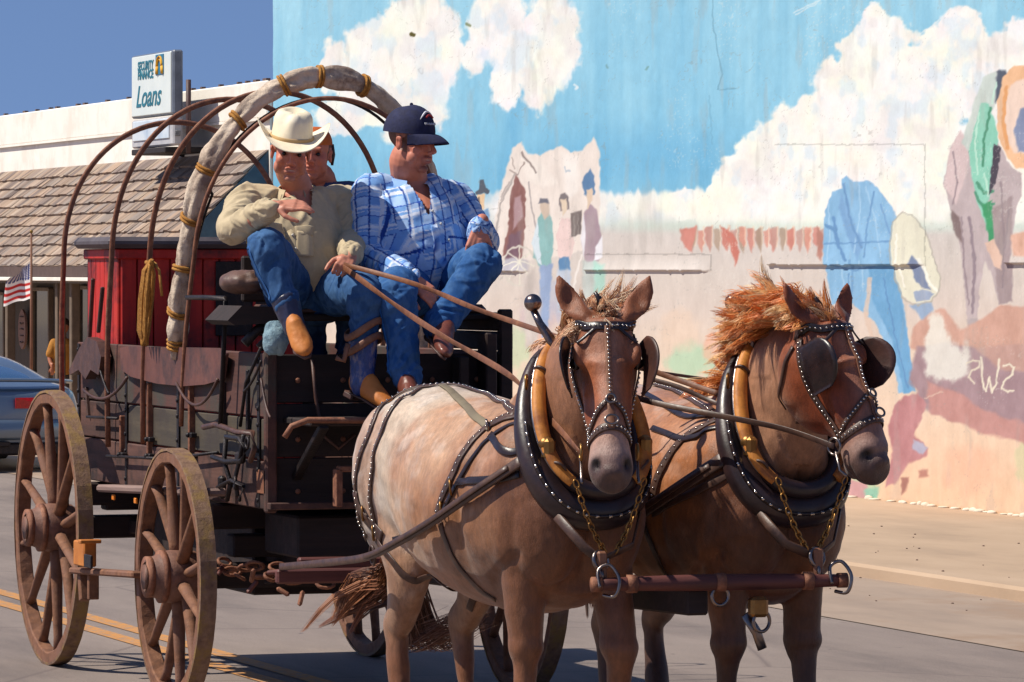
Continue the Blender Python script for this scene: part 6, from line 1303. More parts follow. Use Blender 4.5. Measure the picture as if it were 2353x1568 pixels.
def folds(me, segs, amp, seed):
    # cloth folds that run round the limbs and hang down the trunk; segs: (a, b, along freq, around freq, weight)
    v = co(me).astype(float); n = vnormals(me); D = []; H_ = []
    for i, (a, b, fa, fr, w) in enumerate(segs):
        t, d, ln = segd(v, a, b); T = np.array((b - a).normalized()); r0 = np.cross(T, np.array(FV)); r0 /= np.linalg.norm(r0); r1 = np.cross(T, r0); dv = v - np.array(a); th = np.arctan2(dv @ r1, dv @ r0)
        cx, sx = np.cos(th) * fr, np.sin(th) * fr; u = t * ln * fa; wv = fbm(cx + 7 * i, sx, u * .5, s=seed + i, o=2) * 2.2
        h_ = 1 - np.abs(2 * fbm(cx + 3, sx, u + wv + .9 * np.cos(th), s=seed + 31 + i, o=2) - 1) * 3.2; j_ = np.exp(-((1 - t) * ln / .10) ** 2) + .6 * np.exp(-(t * ln / .10) ** 2); H_.append(np.clip(h_, -1, 1) * w * (.55 + .75 * j_)); D.append(d * (1 if w < 1.01 else .55))
    D = np.stack(D, -1); H_ = np.stack(H_, -1); W2 = np.exp(-(D - D.min(1)[:, None]) / .02); W2 /= W2.sum(1)[:, None]; v += n * ((H_ * W2).sum(1) * amp)[:, None]; setco(me, v)
def segd(v, a, b):
    a = np.array(a); b = np.array(b); ab = b - a; t = np.clip(((v - a) @ ab) / (ab @ ab), 0, 1); d = np.linalg.norm(v - a - t[:, None] * ab, axis=1); return t, d, np.linalg.norm(ab)
def boot(parent, ankle, toe, knee, foot_m, shaft_m, shaft_top=None, shr=.058, nm='boot', sole=True):
    g = MB(); f = (toe - ankle); f = f.normalized(); up = (knee - ankle).normalized(); s = up.cross(f).normalized(); up2 = f.cross(s).normalized(); heel = ankle - f * .055 - up2 * .0
    L_ = (toe - heel).length
    lp = lambda a, z: heel + f * a * L_ + up2 * z
    loft(g, [(lp(-.05, .012), .018, .022), (lp(.02, .012), .034, .044), (lp(.16, .018), .040, .060), (lp(.34, .014), .040, .056), (lp(.5, .002), .043, .044), (lp(.7, -.010), .046, .034), (lp(.86, -.016), .038, .026), (lp(.96, -.018), .024, .018), (lp(1.0, -.018), .010, .010)], 18, s)
    loft(g, [(lp(.14, .0), .040, .050), (ankle + up * .06, .042, .05)], 16, s)
    me = fuse(g, 'foot', .005, 5); wrinkle(me, .003, 30, 5); o = link('foot' if shaft_m else nm, me, foot_m, parent)
    g = MB(); pts = [lp(t, z) for t, z in ((-.04, -.040), (.2, -.038), (.4, -.036), (.7, -.040), (1.02, -.034))]; N = [-up2] * len(pts); ribbon(g, pts, N, [.05, .066, .066, .088, .03], .008); g.box(lp(.06, -.055), (.055, .058, .028), Matrix((f, s, up2)).transposed(), .006); g.build('sole', M_['leather'], o)
    if shaft_m:
        g = MB(); tp = shaft_top if shaft_top is not None else ankle.lerp(knee, .62); limb(g, [ankle + up * .0 , ankle.lerp(tp, .3), ankle.lerp(tp, .7), tp], [(.046, .052), (.047, .053), (.056, .06), (.060, .064)], s); me = fuse(g, 'boot_shaft', .005, 5); wrinkle(me, .007, 18, 9); link('boot_shaft', me, shaft_m, parent)
    return o
def person(label, J, fwd, tilt, cols, build, plaid=None, seed=1, shirt_detail=True, group=None):
    c = J['pelvis']; root = thing('person', label, 'person', (c.x, c.y, c.z - .12), group); k = build
    f, l, u = frame(J['face'], J.get('up', (0, 0, 1)), tilt); C = J['head']; Hm = lambda x, y, z: C + f * (x * k['hs']) + l * (y * k['hs']) + u * (z * k['hs']); R = Matrix((f, l, u)).transposed()
    sd = (J['shL'] - J['shR']).normalized(); tor = k['tor']; nk = J['neck']; ups = (nk - J['pelvis']).normalized()
    # ---- body: one continuous skin under the clothes
    g = MB(); head_prims(g, lambda x, y, z: Hm(x, y, z), R, k.get('jowl', 1.))
    limb(g, [nk - ZV * .05, nk + ZV * .02, Hm(-.015, 0, -.075), Hm(-.01, 0, -.03)], [(.072 * k['nk'], .07 * k['nk']), (.062 * k['nk'], .062 * k['nk']), (.058 * k['nk'], .062 * k['nk']), (.055, .06)], sd)
    loft(g, [(J['pelvis'] - ups * .04, .14, .09), (J['belly'], tor[1][0] * .8, tor[1][1] * .8), (J['chest'], tor[2][0] * .84, tor[2][1] * .88), (nk - ups * .055, tor[3][0] * .86, tor[3][1] * .90), (nk, .06, .055)], 20, sd)
    for s in 'LR':
        limb(g, [J['sh' + s], J['el' + s], J['wr' + s]], [.05, .042, .029]); 
        if 'hip' + s in J: limb(g, [J['hip' + s], J['kn' + s], J['an' + s]], [.06, .036, .028])
        if 'hd' + s in J: hand_prims(g, J['wr' + s], *J['hd' + s])
    me = fuse(g, 'body', .0042, 4, .45); v = co(me).astype(float); n = vnormals(me); d = v - np.array(C); q = np.stack([d @ np.array(f), d @ np.array(l), d @ np.array(u)], -1) / k['hs']
    G = lambda c_, r_: np.exp(-(((q - np.array(c_)) / np.array(r_)) ** 2).sum(1))
    for s in (-1, 1):
        v -= n * (G((.088, s * .033, .002), (.016, .019, .010)) * .010)[:, None]; v -= n * (G((-.004, s * .092, -.004), (.010, .012, .016)) * .006)[:, None]; v -= n * (G((.080, s * .030, -.050), (.018, .006, .016)) * .0035)[:, None]; v += n * (G((.074, s * .044, -.034), (.016, .016, .014)) * .004)[:, None]
    v -= n * (G((.098, 0, -.0665), (.014, .026, .0035)) * .007)[:, None]; setco(me, v)
    sk = np.array(s2l(cols['skin'])); col = np.tile(sk, (len(v), 1)); nz = fbm(v[:, 0] * 30, v[:, 1] * 30, v[:, 2] * 30, s=seed); col *= (.86 + .28 * nz)[:, None]
    def P(w, c_, a=1.):
        nonlocal col
        w = np.clip(w * a, 0, 1)[:, None]; col = col * (1 - w) + np.array(s2l(c_)) * w
    P(G((.085, 0, -.035), (.05, .05, .03)), (214, 120, 96), .45); P(G((.118, 0, -.03), (.016, .016, .014)), (206, 104, 84), .5)
    for s in (-1, 1): P(G((.09, s * .034, .026), (.02, .020, .0055)), cols['hair'], .5); P(G((.088, s * .033, -.001), (.014, .015, .0030)), (40, 22, 18), 1.0); P(G((.085, s * .034, .012), (.02, .019, .008)), (118, 62, 48), .5); P(G((.06, s * .052, -.02), (.03, .02, .025)), (208, 112, 90), .5); P(G((0, s * .085, -.006), (.03, .012, .03)), (206, 112, 92), .5)  # eye slits and under-brow darkened: socket shade painted on the skin
    P(G((.098, 0, -.061), (.014, .022, .0045)), (160, 72, 64), .8); P(G((.098, 0, -.074), (.014, .020, .0055)), (176, 82, 72), .8)
    if k.get('smile'): P(G((.098, 0, -.0668), (.014, .017, .0026)), (214, 190, 172), .9)
    if k.get('beard'): P(G((.10, 0, -.052), (.014, .030, .007)), (70, 44, 36), .7); P(G((.085, 0, -.098), (.022, .024, .020)), (78, 48, 40), .65); P(G((.04, 0, -.10), (.06, .07, .03)), (110, 66, 54), .35)
    hb = (q[:, 2] > -.03 - .3 * (q[:, 0] + .02)) & (q[:, 0] < .03) & (q[:, 2] < .12) & (np.abs(q).max(1) < .2) & ~((np.abs(q[:, 0] + .004) < .024) & (np.abs(q[:, 2] + .005) < .036) & (np.abs(q[:, 1]) > .066)); P(hb * 1., cols['hair'], .85)
    set_col(me, np.clip(col, 0, 1)); body = link('body', me, M_['skin'], root)
    ey = mat('eye', (30, 20, 18), (20, 12, 12), rough=.1, bs=0)
    for s in (-1, 1): MB().ball(Hm(.080 if not k.get('smile') else .0765, s * .033, .0), .009, 10, 8).build('eye', ey, root)
    # ---- shirt
    g = MB(); P_, q_ = bl([J['pelvis'] - ups * .07, J['pelvis'] + ups * .02, J['belly'], J['chest'], nk - ups * .055, nk - ups * .012], [tor[0], tor[0], tor[1], tor[2], tor[3], (.082 * k['nk'], .078 * k['nk'])], 5); loft(g, [(p, a, b) for p, (a, b) in zip(P_, q_)], 26, sd)
    ax_ = k['arm']
    for s in 'LR':
        sh, el, wr = J['sh' + s], J['el' + s], J['wr' + s]; ell(g, sh, (ax_ * 1.12,) * 3); wv = wr + (wr - el).normalized() * -.012
        limb(g, [nk.lerp(sh, .55) - ZV * .02, sh, sh.lerp(el, .5), el, el.lerp(wv, .5), wv], [ax_ * .95, ax_ * 1.08, ax_ * 1.02, ax_ * .92, ax_ * .80, ax_ * .58])
    me = fuse(g, 'shirt', .0055, 6, .5); folds(me, [(J['pelvis'] - ups * .1, nk, 7, 1.6, 1.02), (J['shR'], J['elR'], 19, .55, 1.), (J['elR'], J['wrR'], 22, .55, 1.), (J['shL'], J['elL'], 19, .55, 1.), (J['elL'], J['wrL'], 22, .55, 1.)], .0065 if plaid else .0095, seed)
    v, rid = wrinkle(me, .008, 12, seed, [(J['elL'], .10), (J['elR'], .10), (J['belly'], .12), (J['shL'], .09), (J['shR'], .09)])
    base = np.array(s2l(cols['shirt'])); nz = fbm(v[:, 0] * 14, v[:, 1] * 14, v[:, 2] * 14, s=seed + 3); col = base[None] * (.88 + .22 * nz)[:, None]
    if plaid:
        best = None; S_ = []
        for i, (a, b, rr) in enumerate(((J['pelvis'] - ups * .1, nk, 1.9), (J['shR'], J['elR'], 1.), (J['elR'], J['wrR'], 1.), (J['shL'], J['elL'], 1.), (J['elL'], J['wrL'], 1.))):
            t, dd, ln = segd(v, a, b); S_.append((t * ln, dd / rr)); 
        D = np.stack([x[1] for x in S_], -1); idx = D.argmin(1); uu = np.zeros(len(v)); vv = np.zeros(len(v))
        for i, (a, b) in enumerate(((J['pelvis'] - ups * .1, nk), (J['shR'], J['elR']), (J['elR'], J['wrR']), (J['shL'], J['elL']), (J['elL'], J['wrL']))):
            mk_ = idx == i; A = np.array(a); T = np.array((b - a).normalized()); r0 = np.cross(T, np.array(sd if i == 0 else FV)); r0 /= np.linalg.norm(r0); r1 = np.cross(T, r0); dv = v[mk_] - A; uu[mk_] = dv @ T + (.0 if i == 0 else .03)
            vv[mk_] = dv @ np.array(sd) if i == 0 else np.arctan2(dv @ r1, dv @ r0) * .068
        lightb = np.array(s2l((172, 202, 240))); midb = np.array(s2l((122, 168, 226))); dkb = np.array(s2l((34, 70, 150))); wht = np.array(s2l((226, 232, 244)))
        per = lambda x, p, c_, w: (np.abs(((x / p + .5 - c_) % 1) - .5) * p < w / 2)[:, None]
        col = np.where(per(uu, .096, .2, .040) ^ per(vv, .104, .3, .042), midb, lightb)
        col = np.where(per(uu, .096, .55, .013) | per(uu, .096, .75, .004), wht, col); col = np.where(per(vv, .104, .65, .008), wht * .95, col); col = np.where(per(vv, .052, .1, .0065), dkb, col); col = np.where(per(uu, .096, .0, .004), dkb * 1.5, col); col = col * (.86 + .22 * nz)[:, None]
    fr = k.get('front', Vector((1, -.1, 0))).normalized(); vd = k.get('vd', 0)
    if vd:                                                       # open collar: the cloth is cut away in a V below the throat
        h_ = (np.array(nk) - v) @ np.array(ups) + .03; la = (v - np.array(nk)) @ np.array(sd) + k.get('vx', 0); fn = (v - np.array(nk)) @ np.array(fr); cut = (fn > .01) & (h_ < vd + .03) & (np.abs(la) < .052 * (1 - h_ / (vd + .03)) + .002)
        pv = np.array([tuple(p.vertices)[:4] if len(p.vertices) >= 4 else tuple(p.vertices) + (p.vertices[0],) for p in me.polygons]); keep = ~cut[pv].any(1); m2 = bpy.data.meshes.new('shirt'); m2.from_pydata([tuple(map(float, q_)) for q_ in v], [], [tuple(dict.fromkeys(map(int, t_))) for t_ in pv[keep]]); m2.polygons.foreach_set('use_smooth', [True] * len(m2.polygons)); me = m2
    set_col(me, np.clip(col, 0, 1)); shirt = link('shirt', me, M_['cloth'], root); B = bvh_of(me); setattr(root, 'pass_index', 0)
    smat = M_['cloth']
    def cset(o, c_): set_col(o.data, np.tile(np.array(c_), (len(o.data.vertices), 1))); return o
    lb = s2l(cols.get('trim', cols['shirt'])); polyv = [p.vertices[0] for p in me.polygons]; scol = np.clip(col, 0, 1)
    def near(o, f_=1.):
        a = np.array([scol[polyv[B.find_nearest(vv_.co)[2]]] for vv_ in o.data.vertices]); set_col(o.data, np.clip(a * f_, 0, 1)); return o
    if shirt_detail:
        cf = lambda p, s_, z: p + fr * .25 + sd * s_ + ZV * z
        o = strap('placket', [cf(nk, 0, -.10 - vd), cf(J['chest'], 0, 0), cf(J['belly'], 0, 0), cf(J['pelvis'], 0, .0)], .034, smat, shirt, B, .0005, .003, snap=.6); near(o, 1.1)
        g = MB()
        for t in (.05, .3, .55, .8): 
            p = cf(nk, 0, -.1).lerp(cf(J['pelvis'], 0, .05), t); loc, nn, _, d_ = B.find_nearest(p); g.ball(loc + nn * .005, .006, 8, 5)
        cset(g.build('buttons', smat, shirt), s2l((214, 210, 200)))
        for s in ((-1, 1) if not k.get('nopk') else ()):
            p = cf(J['chest'], s * .085, -.0); o = strap('pocket_flap', [p + sd * .055, p, p - sd * .055], .045, smat, shirt, B, .002, .004, snap=.6); near(o, .92)
            o = strap('pocket', [p + sd * .050 - ZV * .065, p - ZV * .068, p - sd * .050 - ZV * .065], .11, smat, shirt, B, .0005, .003, snap=.6); near(o, 1.04)
        # collar: stand and two pointed leaves
        for s in (-1, 1):
            pts = []
            nr_ = .068 * k['nk']
            for a in np.linspace(math.pi * .98, math.pi * .16, 9): pts.append(nk + sd * (s * math.sin(a) * nr_ * 1.12) + fr * (math.cos(a) * nr_ * 1.1) + ZV * (.028 - .035 * (1 + math.cos(a)) / 2))
            vs = []; 
            for i, p in enumerate(pts):
                out = (p - nk); out.z = 0; out.normalize(); dr = .036 + (.030 * max(0, i - 5) / 3); vs += [p, p + out * .022 - ZV * dr, p + out * .026 - ZV * (dr - .003), p + out * .005 + ZV * .004]
            tip = pts[-1] + fr * .035 + sd * (s * .028) - ZV * .075; vs[-3] = tip; vs[-2] = tip + fr * .004
            fs = [(i * 4 + j, i * 4 + (j + 1) % 4, (i + 1) * 4 + (j + 1) % 4, (i + 1) * 4 + j) for i in range(8) for j in range(4)]; g = MB(); g.add(vs, fs, True); cset(g.build('collar', smat, shirt), np.array(lb) * 1.03)
    for s in 'LR':
        if 'hd' + s in J:
            wr, el = J['wr' + s], J['el' + s]; a = (wr - el).normalized(); g = MB(); g.tube([wr - a * .062, wr - a * .058, wr - a * .010, wr - a * .004, wr - a * .014], [ax_ * .60, ax_ * .645, ax_ * .60, ax_ * .56, ax_ * .40], 20); near(g.build('cuff', smat, shirt), 1.05)
    # ---- trousers
    if 'hipL' in J:
        g = MB(); th = k['leg']; ell(g, J['pelvis'] - ups * .05, (.15, .18, .11)); ell(g, J['pelvis'], (.13, tor[0][0] * .96, .10))
        for s in 'LR':
            h_, kn, an = J['hip' + s], J['kn' + s], J['an' + s]; an = kn.lerp(an, k.get('hem' + s, 1.)); limb(g, [h_, h_.lerp(kn, .5), kn, kn.lerp(an, .35), kn.lerp(an, .75), an], [th * 1.15, th, th * .78, th * .74, th * .62, th * .62 * k.get('hem', 1)])
        me = fuse(g, 'jeans', .006, 6, .5); folds(me, [(J['hip' + s], J['kn' + s], 15, .5, 1.) for s in 'LR'] + [(J['kn' + s], J['an' + s], 18, .5, 1.) for s in 'LR'], .0085, seed + 50)
        v, rid = wrinkle(me, .007, 14, seed + 30, [(J['knL'], .12), (J['knR'], .12), (J['hipL'], .14), (J['hipR'], .14), (J['anL'], .12), (J['anR'], .12)])
        nz = fbm(v[:, 0] * 10, v[:, 1] * 10, v[:, 2] * 10, s=seed + 5); jc = np.array(s2l(cols['jeans'])); col = jc[None] * (.60 + .36 * nz)[:, None]
        for s in 'LR':
            w = np.exp(-((v - np.array(J['kn' + s])) ** 2).sum(1) / .12 ** 2)[:, None] * .25; col = col * (1 - w) + np.array(s2l((92, 134, 178))) * w
        edge = (sstep(.35, .8, np.clip(rid, -1, 1)) * .25)[:, None]; col = col * (1 - edge) + np.array(s2l((96, 136, 180))) * edge; set_col(me, col); jo = link('jeans', me, M_['denim'], root); BJ = bvh_of(me)
        for s, sg in (('L', 1), ('R', -1)):
            a, b, e = J['hip' + s], J['kn' + s], J['kn' + s].lerp(J['an' + s], k.get('hem' + s, 1.)); off = sd * sg * .10; o = strap('seam', [a + off, a.lerp(b, .5) + off, b + off, b.lerp(e, .5) + off, e + off * .6], .012, M_['denim'], jo, BJ, .0005, .0025, snap=.3); set_col(o.data, np.tile(np.array(s2l(cols['jeans'])) * 1.25, (len(o.data.vertices), 1)))
    return root, Hm, (f, l, u), R, B, k['hs']

def cowboy_hat(parent, Hm0, label=None):
    Hm = lambda x, y, z: Hm0(x - .006, y, z - .006 - .03 * x)
    m = mat('cream_felt', (240, 226, 196), (226, 208, 172), (246, 236, 212), scale=8, rough=.8, bs=.2, bscale=60, sheen=.3)
    g = MB(); NA, NR = 56, 12; vs = []; fs = []
    def brim(a, t, dz=0):
        rx = lerp(.098, .178, t); ry = lerp(.080, .172, t); x = math.cos(a) * rx; y = math.sin(a) * ry; s2 = math.sin(a) ** 2
        z = .058 - .022 * t * math.cos(a) ** 2 * (1.3 if math.cos(a) > 0 else .6) + s2 ** 1.3 * (t ** 1.7) * .078; y *= 1 - .10 * s2 * t ** 2; return Hm(x - .005, y, z + dz)
    for lay, dz in ((0, 0), (1, .004)):
        for i in range(NR):
            for j in range(NA): vs.append(brim(2 * math.pi * j / NA, i / (NR - 1), dz))
    K = NR * NA
    for i in range(NR - 1):
        for j in range(NA):
            a, b = i * NA + j, i * NA + (j + 1) % NA; fs.append((a, b, b + NA, a + NA)); fs.append((K + a, K + a + NA, K + b + NA, K + b))
    for j in range(NA): a, b = (NR - 1) * NA + j, (NR - 1) * NA + (j + 1) % NA; fs.append((a, b, K + b, K + a))
    g.add(vs, fs, True); hat = g.build('hat', m, parent)
    g = MB(); vs = []; fs = []; NZ = 14
    for i in range(NZ):
        t = i / (NZ - 1)
        for j in range(NA):
            a = 2 * math.pi * j / NA; w = 1 - .10 * t - .42 * max(0, t - .72) ** 1.5 * 3; rx = .104 * w * (1 - .04 * t); ry = .088 * w * (1 - .16 * t * max(0, math.cos(a)))
            if t > .93: rx *= .82; ry *= .74
            x = math.cos(a) * rx; y = math.sin(a) * ry; pin = .018 * t ** 2 * math.exp(-((a - .75) / .35) ** 2) + .018 * t ** 2 * math.exp(-((a - 2 * math.pi + .75) / .35) ** 2)
            z = .052 + .128 * t - (.010 * (x / .1) * t); x -= pin * math.cos(a) * 1; y -= pin * math.copysign(1, math.sin(a)); vs.append(Hm(x - .004, y, z))
    for i in range(NZ - 1):
        for j in range(NA): fs.append((i * NA + j, i * NA + (j + 1) % NA, (i + 1) * NA + (j + 1) % NA, (i + 1) * NA + j))
    b0 = len(vs)
    for i in range(1, 6):
        t = i / 6
        for j in range(NA):
            p = vs[(NZ - 1) * NA + j]; c0 = Hm(-.004, 0, .18); yy = (p - c0); q = c0 + yy * (1 - t); vs.append(q - (Hm(0, 0, 1) - Hm(0, 0, 0)) * (.026 * math.sin(t * 1.57)))
    for i in range(6 - 1):
        r0 = (NZ - 1) * NA if i == 0 else b0 + (i - 1) * NA; r1 = b0 + i * NA
        for j in range(NA): fs.append((r0 + j, r0 + (j + 1) % NA, r1 + (j + 1) % NA, r1 + j))
    fs.append(tuple(b0 + 4 * NA + j for j in range(NA))); g.add(vs, fs, True); g.build('crown', m, hat)
    g = MB(); pts = [Hm(math.cos(a) * .1055 - .005, math.sin(a) * .0905, .066 + .003 * math.sin(a) ** 2) for a in np.linspace(0, 2 * math.pi, 48, endpoint=False)]; g.tube(pts, .008, 8, closed=True, flat=(.35, 1), up=tuple(Hm(0, 0, 1) - Hm(0, 0, 0))); g.build('hat_band', mat('tan_hat_band', (206, 176, 124), (176, 140, 92), rough=.7), hat)
def ball_cap(parent, Hm, R, hs):
    m = mat('navy_twill', (26, 30, 66), (18, 20, 48), (34, 40, 82), scale=40, rough=.85, bs=.3, bscale=150)
    g = MB(); vs = []; fs = []; NA, NZ = 48, 12
    for i in range(NZ):
        t = i / (NZ - 1); e = t * math.pi / 2
        for j in range(NA):
            a = 2 * math.pi * j / NA; rx, ry, rz = .113, .092, .112; seam = 1 - .012 * math.exp(-((((a / (math.pi / 3)) + .5) % 1 - .5) / .04) ** 2); vs.append(Hm(-.012 + math.cos(a) * rx * math.cos(e) ** .8 * seam, math.sin(a) * ry * math.cos(e) ** .8 * seam, .034 + rz * math.sin(e) ** 1.0 * (1 + .04 * math.cos(a))))
    for i in range(NZ - 1):
        for j in range(NA): fs.append((i * NA + j, i * NA + (j + 1) % NA, (i + 1) * NA + (j + 1) % NA, (i + 1) * NA + j))
    g.add(vs, fs, True); g.ball(Hm(-.012, 0, .150), .008, 10, 6); cap_ = g.build('cap', m, parent)
    g = MB(); vs = []; fs = []; NI, NJ = 10, 22
    for lay in (0, 1):
        for i in range(NI):
            t = i / (NI - 1)
            for j in range(NJ):
                s = j / (NJ - 1) * 2 - 1; a = s * 1.12; x0 = -.012 + math.cos(a) * .112; y0 = math.sin(a) * .091; ln = .078 * (1 - abs(s) ** 2.6) ; x = x0 + ln * t; y = y0 * (1 - .05 * t); z = .040 - .030 * t * t - .020 * s * s * (.5 + .5 * t) - lay * .004; vs.append(Hm(x, y, z))
    K = NI * NJ
    for i in range(NI - 1):
        for j in range(NJ - 1): a = i * NJ + j; fs.append((a, a + 1, a + NJ + 1, a + NJ)); fs.append((K + a, K + a + NJ, K + a + NJ + 1, K + a + 1))
    for j in range(NJ - 1): a = (NI - 1) * NJ + j; fs.append((a, a + 1, K + a + 1, K + a))
    g.add(vs, fs, True); g.build('bill', m, cap_)
    mw = mat('white_thread', (226, 226, 232), (206, 206, 214), bs=0); mr = mat('red_thread', (176, 40, 48), (150, 30, 40), bs=0)
    def on(a, e): return Hm(-.012 + math.cos(a) * .1155 * math.cos(e) ** .8, math.sin(a) * .0945 * math.cos(e) ** .8, .034 + .1145 * math.sin(e) * (1 + .04 * math.cos(a)))
    g = MB(); g.tube([on(a, .62 + .28 * (1 - (a / .55) ** 2)) for a in np.linspace(-.62, .5, 12)], [.0015, .003, .0042, .0045, .0045, .0045, .0042, .004, .0035, .003, .002, .001], 6); g.build('emblem_arc', mw, cap_)
    g = MB(); g.tube([on(a, .58 + .16 * (1 - (a / .35) ** 2)) for a in np.linspace(-.30, .30, 8)], .0045, 6); g.build('emblem_mark', mr, cap_)
    g = MB()
    for k in range(8):
        a = -.42 + k * .12; g.tube([on(a, .36), on(a + .03, .44), on(a + .06, .36)], .0016, 5) if k % 2 else g.tube([on(a, .43), on(a, .36), on(a + .06, .36), on(a + .06, .43)], .0016, 5)
    g.build('emblem_lettering', mw, cap_)

XS = -19.78; P3 = lambda u, v, x: WX(u, v, x)
# -- driver in the cream hat
J = dict(head=P3(668, 349, -19.70), face=(-FV * .96 + RV * .10 - ZV * .16), up=(0, 0, 1), neck=P3(682, 438, -19.78), chest=P3(683, 520, -19.76), belly=P3(692, 600, -19.72), pelvis=P3(712, 662, -19.80),
         shR=P3(566, 462, -19.80), shL=P3(790, 468, -19.84), elR=P3(536, 528, -19.56), wrR=P3(630, 475, -19.32), elL=P3(806, 556, -19.72), wrL=P3(806, 588, -19.42),
         hipR=P3(668, 668, -19.72), hipL=P3(760, 668, -19.72), knR=P3(612, 566, -19.36), anR=P3(678, 756, -19.24), knL=P3(838, 672, -19.30), anL=P3(832, 884, -19.27))
J['hdR'] = ((RV * .98 - FV * .25 + ZV * .05), (ZV * .8 + FV * .3 - FV * .9), -1, (8, 22, 16), 7, 1.0); J['hdL'] = ((-FV * .75 - ZV * .5 - RV * .3), (ZV * .55 - FV * .6 + RV * .2), -1, (62, 80, 50), 1, 1.0)
d1 = person('smiling driver in a cream cowboy hat and khaki shirt, holding the reins and waving', J, None, -5, dict(skin=(196, 130, 106), hair=(110, 74, 58), shirt=(196, 178, 146), trim=(188, 170, 138), jeans=(44, 84, 136)),
            dict(hs=1.02, vd=.10, tor=[(.17, .125), (.185, .15), (.20, .138), (.165, .095)], nk=1.05, arm=.068, leg=.096, smile=1, hemL=.50, hemR=.66, front=Vector((.9, -.42, 0))), seed=4)
JD = J
cowboy_hat(d1[0], d1[1])
tan = mat('tan_suede', (196, 116, 46), (142, 78, 34), (212, 138, 70), scale=10, rough=.6, bs=.3)
bshaft = mat('blue_stitched_boot_leather', (36, 66, 130), (20, 32, 72), (186, 160, 136), scale=30, stretch=(1, 1, .5), rough=.3, bs=.5)
boot(d1[0], J['anL'] - ZV * .01, P3(910, 930, -19.10), J['knL'], tan, bshaft, J['anL'].lerp(J['knL'], .52)); boot(d1[0], J['anR'], P3(702, 806, -19.10), J['knR'], tan, mat('dark_boot_leather', (50, 54, 84), (30, 32, 52), rough=.35), J['anR'].lerp(J['knR'], .36))
# -- passenger in the blue plaid shirt
J = dict(head=P3(944, 326, -19.72), face=(-FV * .55 + RV * .83 - ZV * .10), up=(0, 0, 1), neck=P3(940, 418, -19.78), chest=P3(956, 505, -19.72), belly=P3(964, 585, -19.68), pelvis=P3(990, 652, -19.80),
         shR=P3(852, 446, -19.78), shL=P3(1044, 462, -19.82), elR=P3(850, 590, -19.62), wrR=P3(946, 640, -19.34), elL=P3(1108, 556, -19.70), wrL=P3(1104, 522, -19.38),
         hipR=P3(946, 668, -19.72), hipL=P3(1032, 660, -19.72), knR=P3(912, 668, -19.28), anR=P3(932, 868, -19.20), knL=P3(1108, 606, -19.34), anL=P3(1010, 746, -19.28))
J['hdR'] = ((RV * .72 - ZV * .62 - FV * .3), (ZV * .5 - FV * .75 + RV * .2), -1, (18, 30, 25), 6, 1.05); J['hdL'] = ((-ZV * .86 - RV * .22 - FV * .25), (-FV * .9 + RV * .1 + ZV * .3), 1, (20, 38, 30), 3, 1.05)
d2 = person('passenger in a navy ball cap and blue plaid shirt, looking to the right', J, None, 0, dict(skin=(204, 130, 106), hair=(96, 70, 56), shirt=(110, 150, 214), trim=(140, 176, 228), jeans=(40, 92, 156)),
            dict(hs=1.07, vd=.13, nopk=1, tor=[(.185, .15), (.215, .185), (.215, .155), (.17, .10)], nk=1.28, arm=.076, leg=.104, smile=1, beard=1, jowl=1.12, front=Vector((.85, .1, 0))), plaid=True, seed=11)
ball_cap(d2[0], d2[1], d2[3], d2[5])
brown = mat('brown_shoe_leather', (122, 66, 50), (84, 46, 38), scale=12, rough=.35, bs=.2)
boot(d2[0], J['anL'] - ZV * .03, P3(1030, 806, -18.98), J['knL'], brown, None, nm='shoe'); boot(d2[0], J['anR'] - ZV * .04, P3(960, 935, -18.92), J['knR'], brown, None, nm='shoe')
# -- rider behind, mostly hidden by the driver
J = dict(head=P3(722, 356, -20.25), face=(-FV * .95 - RV * .12), up=(0, 0, 1), neck=P3(742, 420, -20.3), chest=P3(760, 500, -20.3), belly=P3(765, 570, -20.3), pelvis=P3(770, 640, -20.3), shR=P3(672, 455, -20.3), shL=P3(826, 455, -20.3), elR=P3(660, 560, -20.25), wrR=P3(700, 620, -20.1), elL=P3(836, 570, -20.28), wrL=P3(800, 630, -20.1),
         hipR=P3(730, 660, -20.25), hipL=P3(800, 660, -20.25), knR=P3(720, 680, -19.95), anR=P3(720, 830, -19.95), knL=P3(800, 680, -19.95), anL=P3(800, 830, -19.95))
d3 = person('rider in an orange headcloth and dark blue shirt peeking out behind the driver', J, None, 0, dict(skin=(196, 118, 92), hair=(50, 32, 28), shirt=(62, 76, 112), jeans=(40, 60, 100)), dict(hs=.92, tor=[(.14, .10), (.15, .11), (.17, .11), (.14, .08)], nk=.9, arm=.055, leg=.08), seed=21, shirt_detail=False)
g = MB(); Hm = d3[1]; vs = []; fs = []
for i in range(10):
    e = i / 9 * math.pi / 2
    for j in range(36): a = 2 * math.pi * j / 36; vs.append(Hm(-.012 + math.cos(a) * .106 * math.cos(e) ** .7, math.sin(a) * .086 * math.cos(e) ** .7, .045 + .09 * math.sin(e)))
for i in range(9):
    for j in range(36): fs.append((i * 36 + j, i * 36 + (j + 1) % 36, (i + 1) * 36 + (j + 1) % 36, (i + 1) * 36 + j))
g.add(vs, fs, True); g.build('headcloth', mat('orange_cloth', (214, 112, 36), (176, 78, 24), rough=.8), d3[0])
g = MB(); g.tube([Hm(-.03, .080, .05), Hm(-.035, .084, .0), Hm(-.04, .080, -.05)], [.010, .012, .006], 10); g.tube([Hm(-.03, -.080, .05), Hm(-.035, -.084, .0), Hm(-.04, -.080, -.05)], [.010, .012, .006], 10); g.build('hair', mat('dark_brown_hair', (74, 44, 34), (44, 26, 22), scale=60, stretch=(1, 1, .1), rough=.5), d3[0])

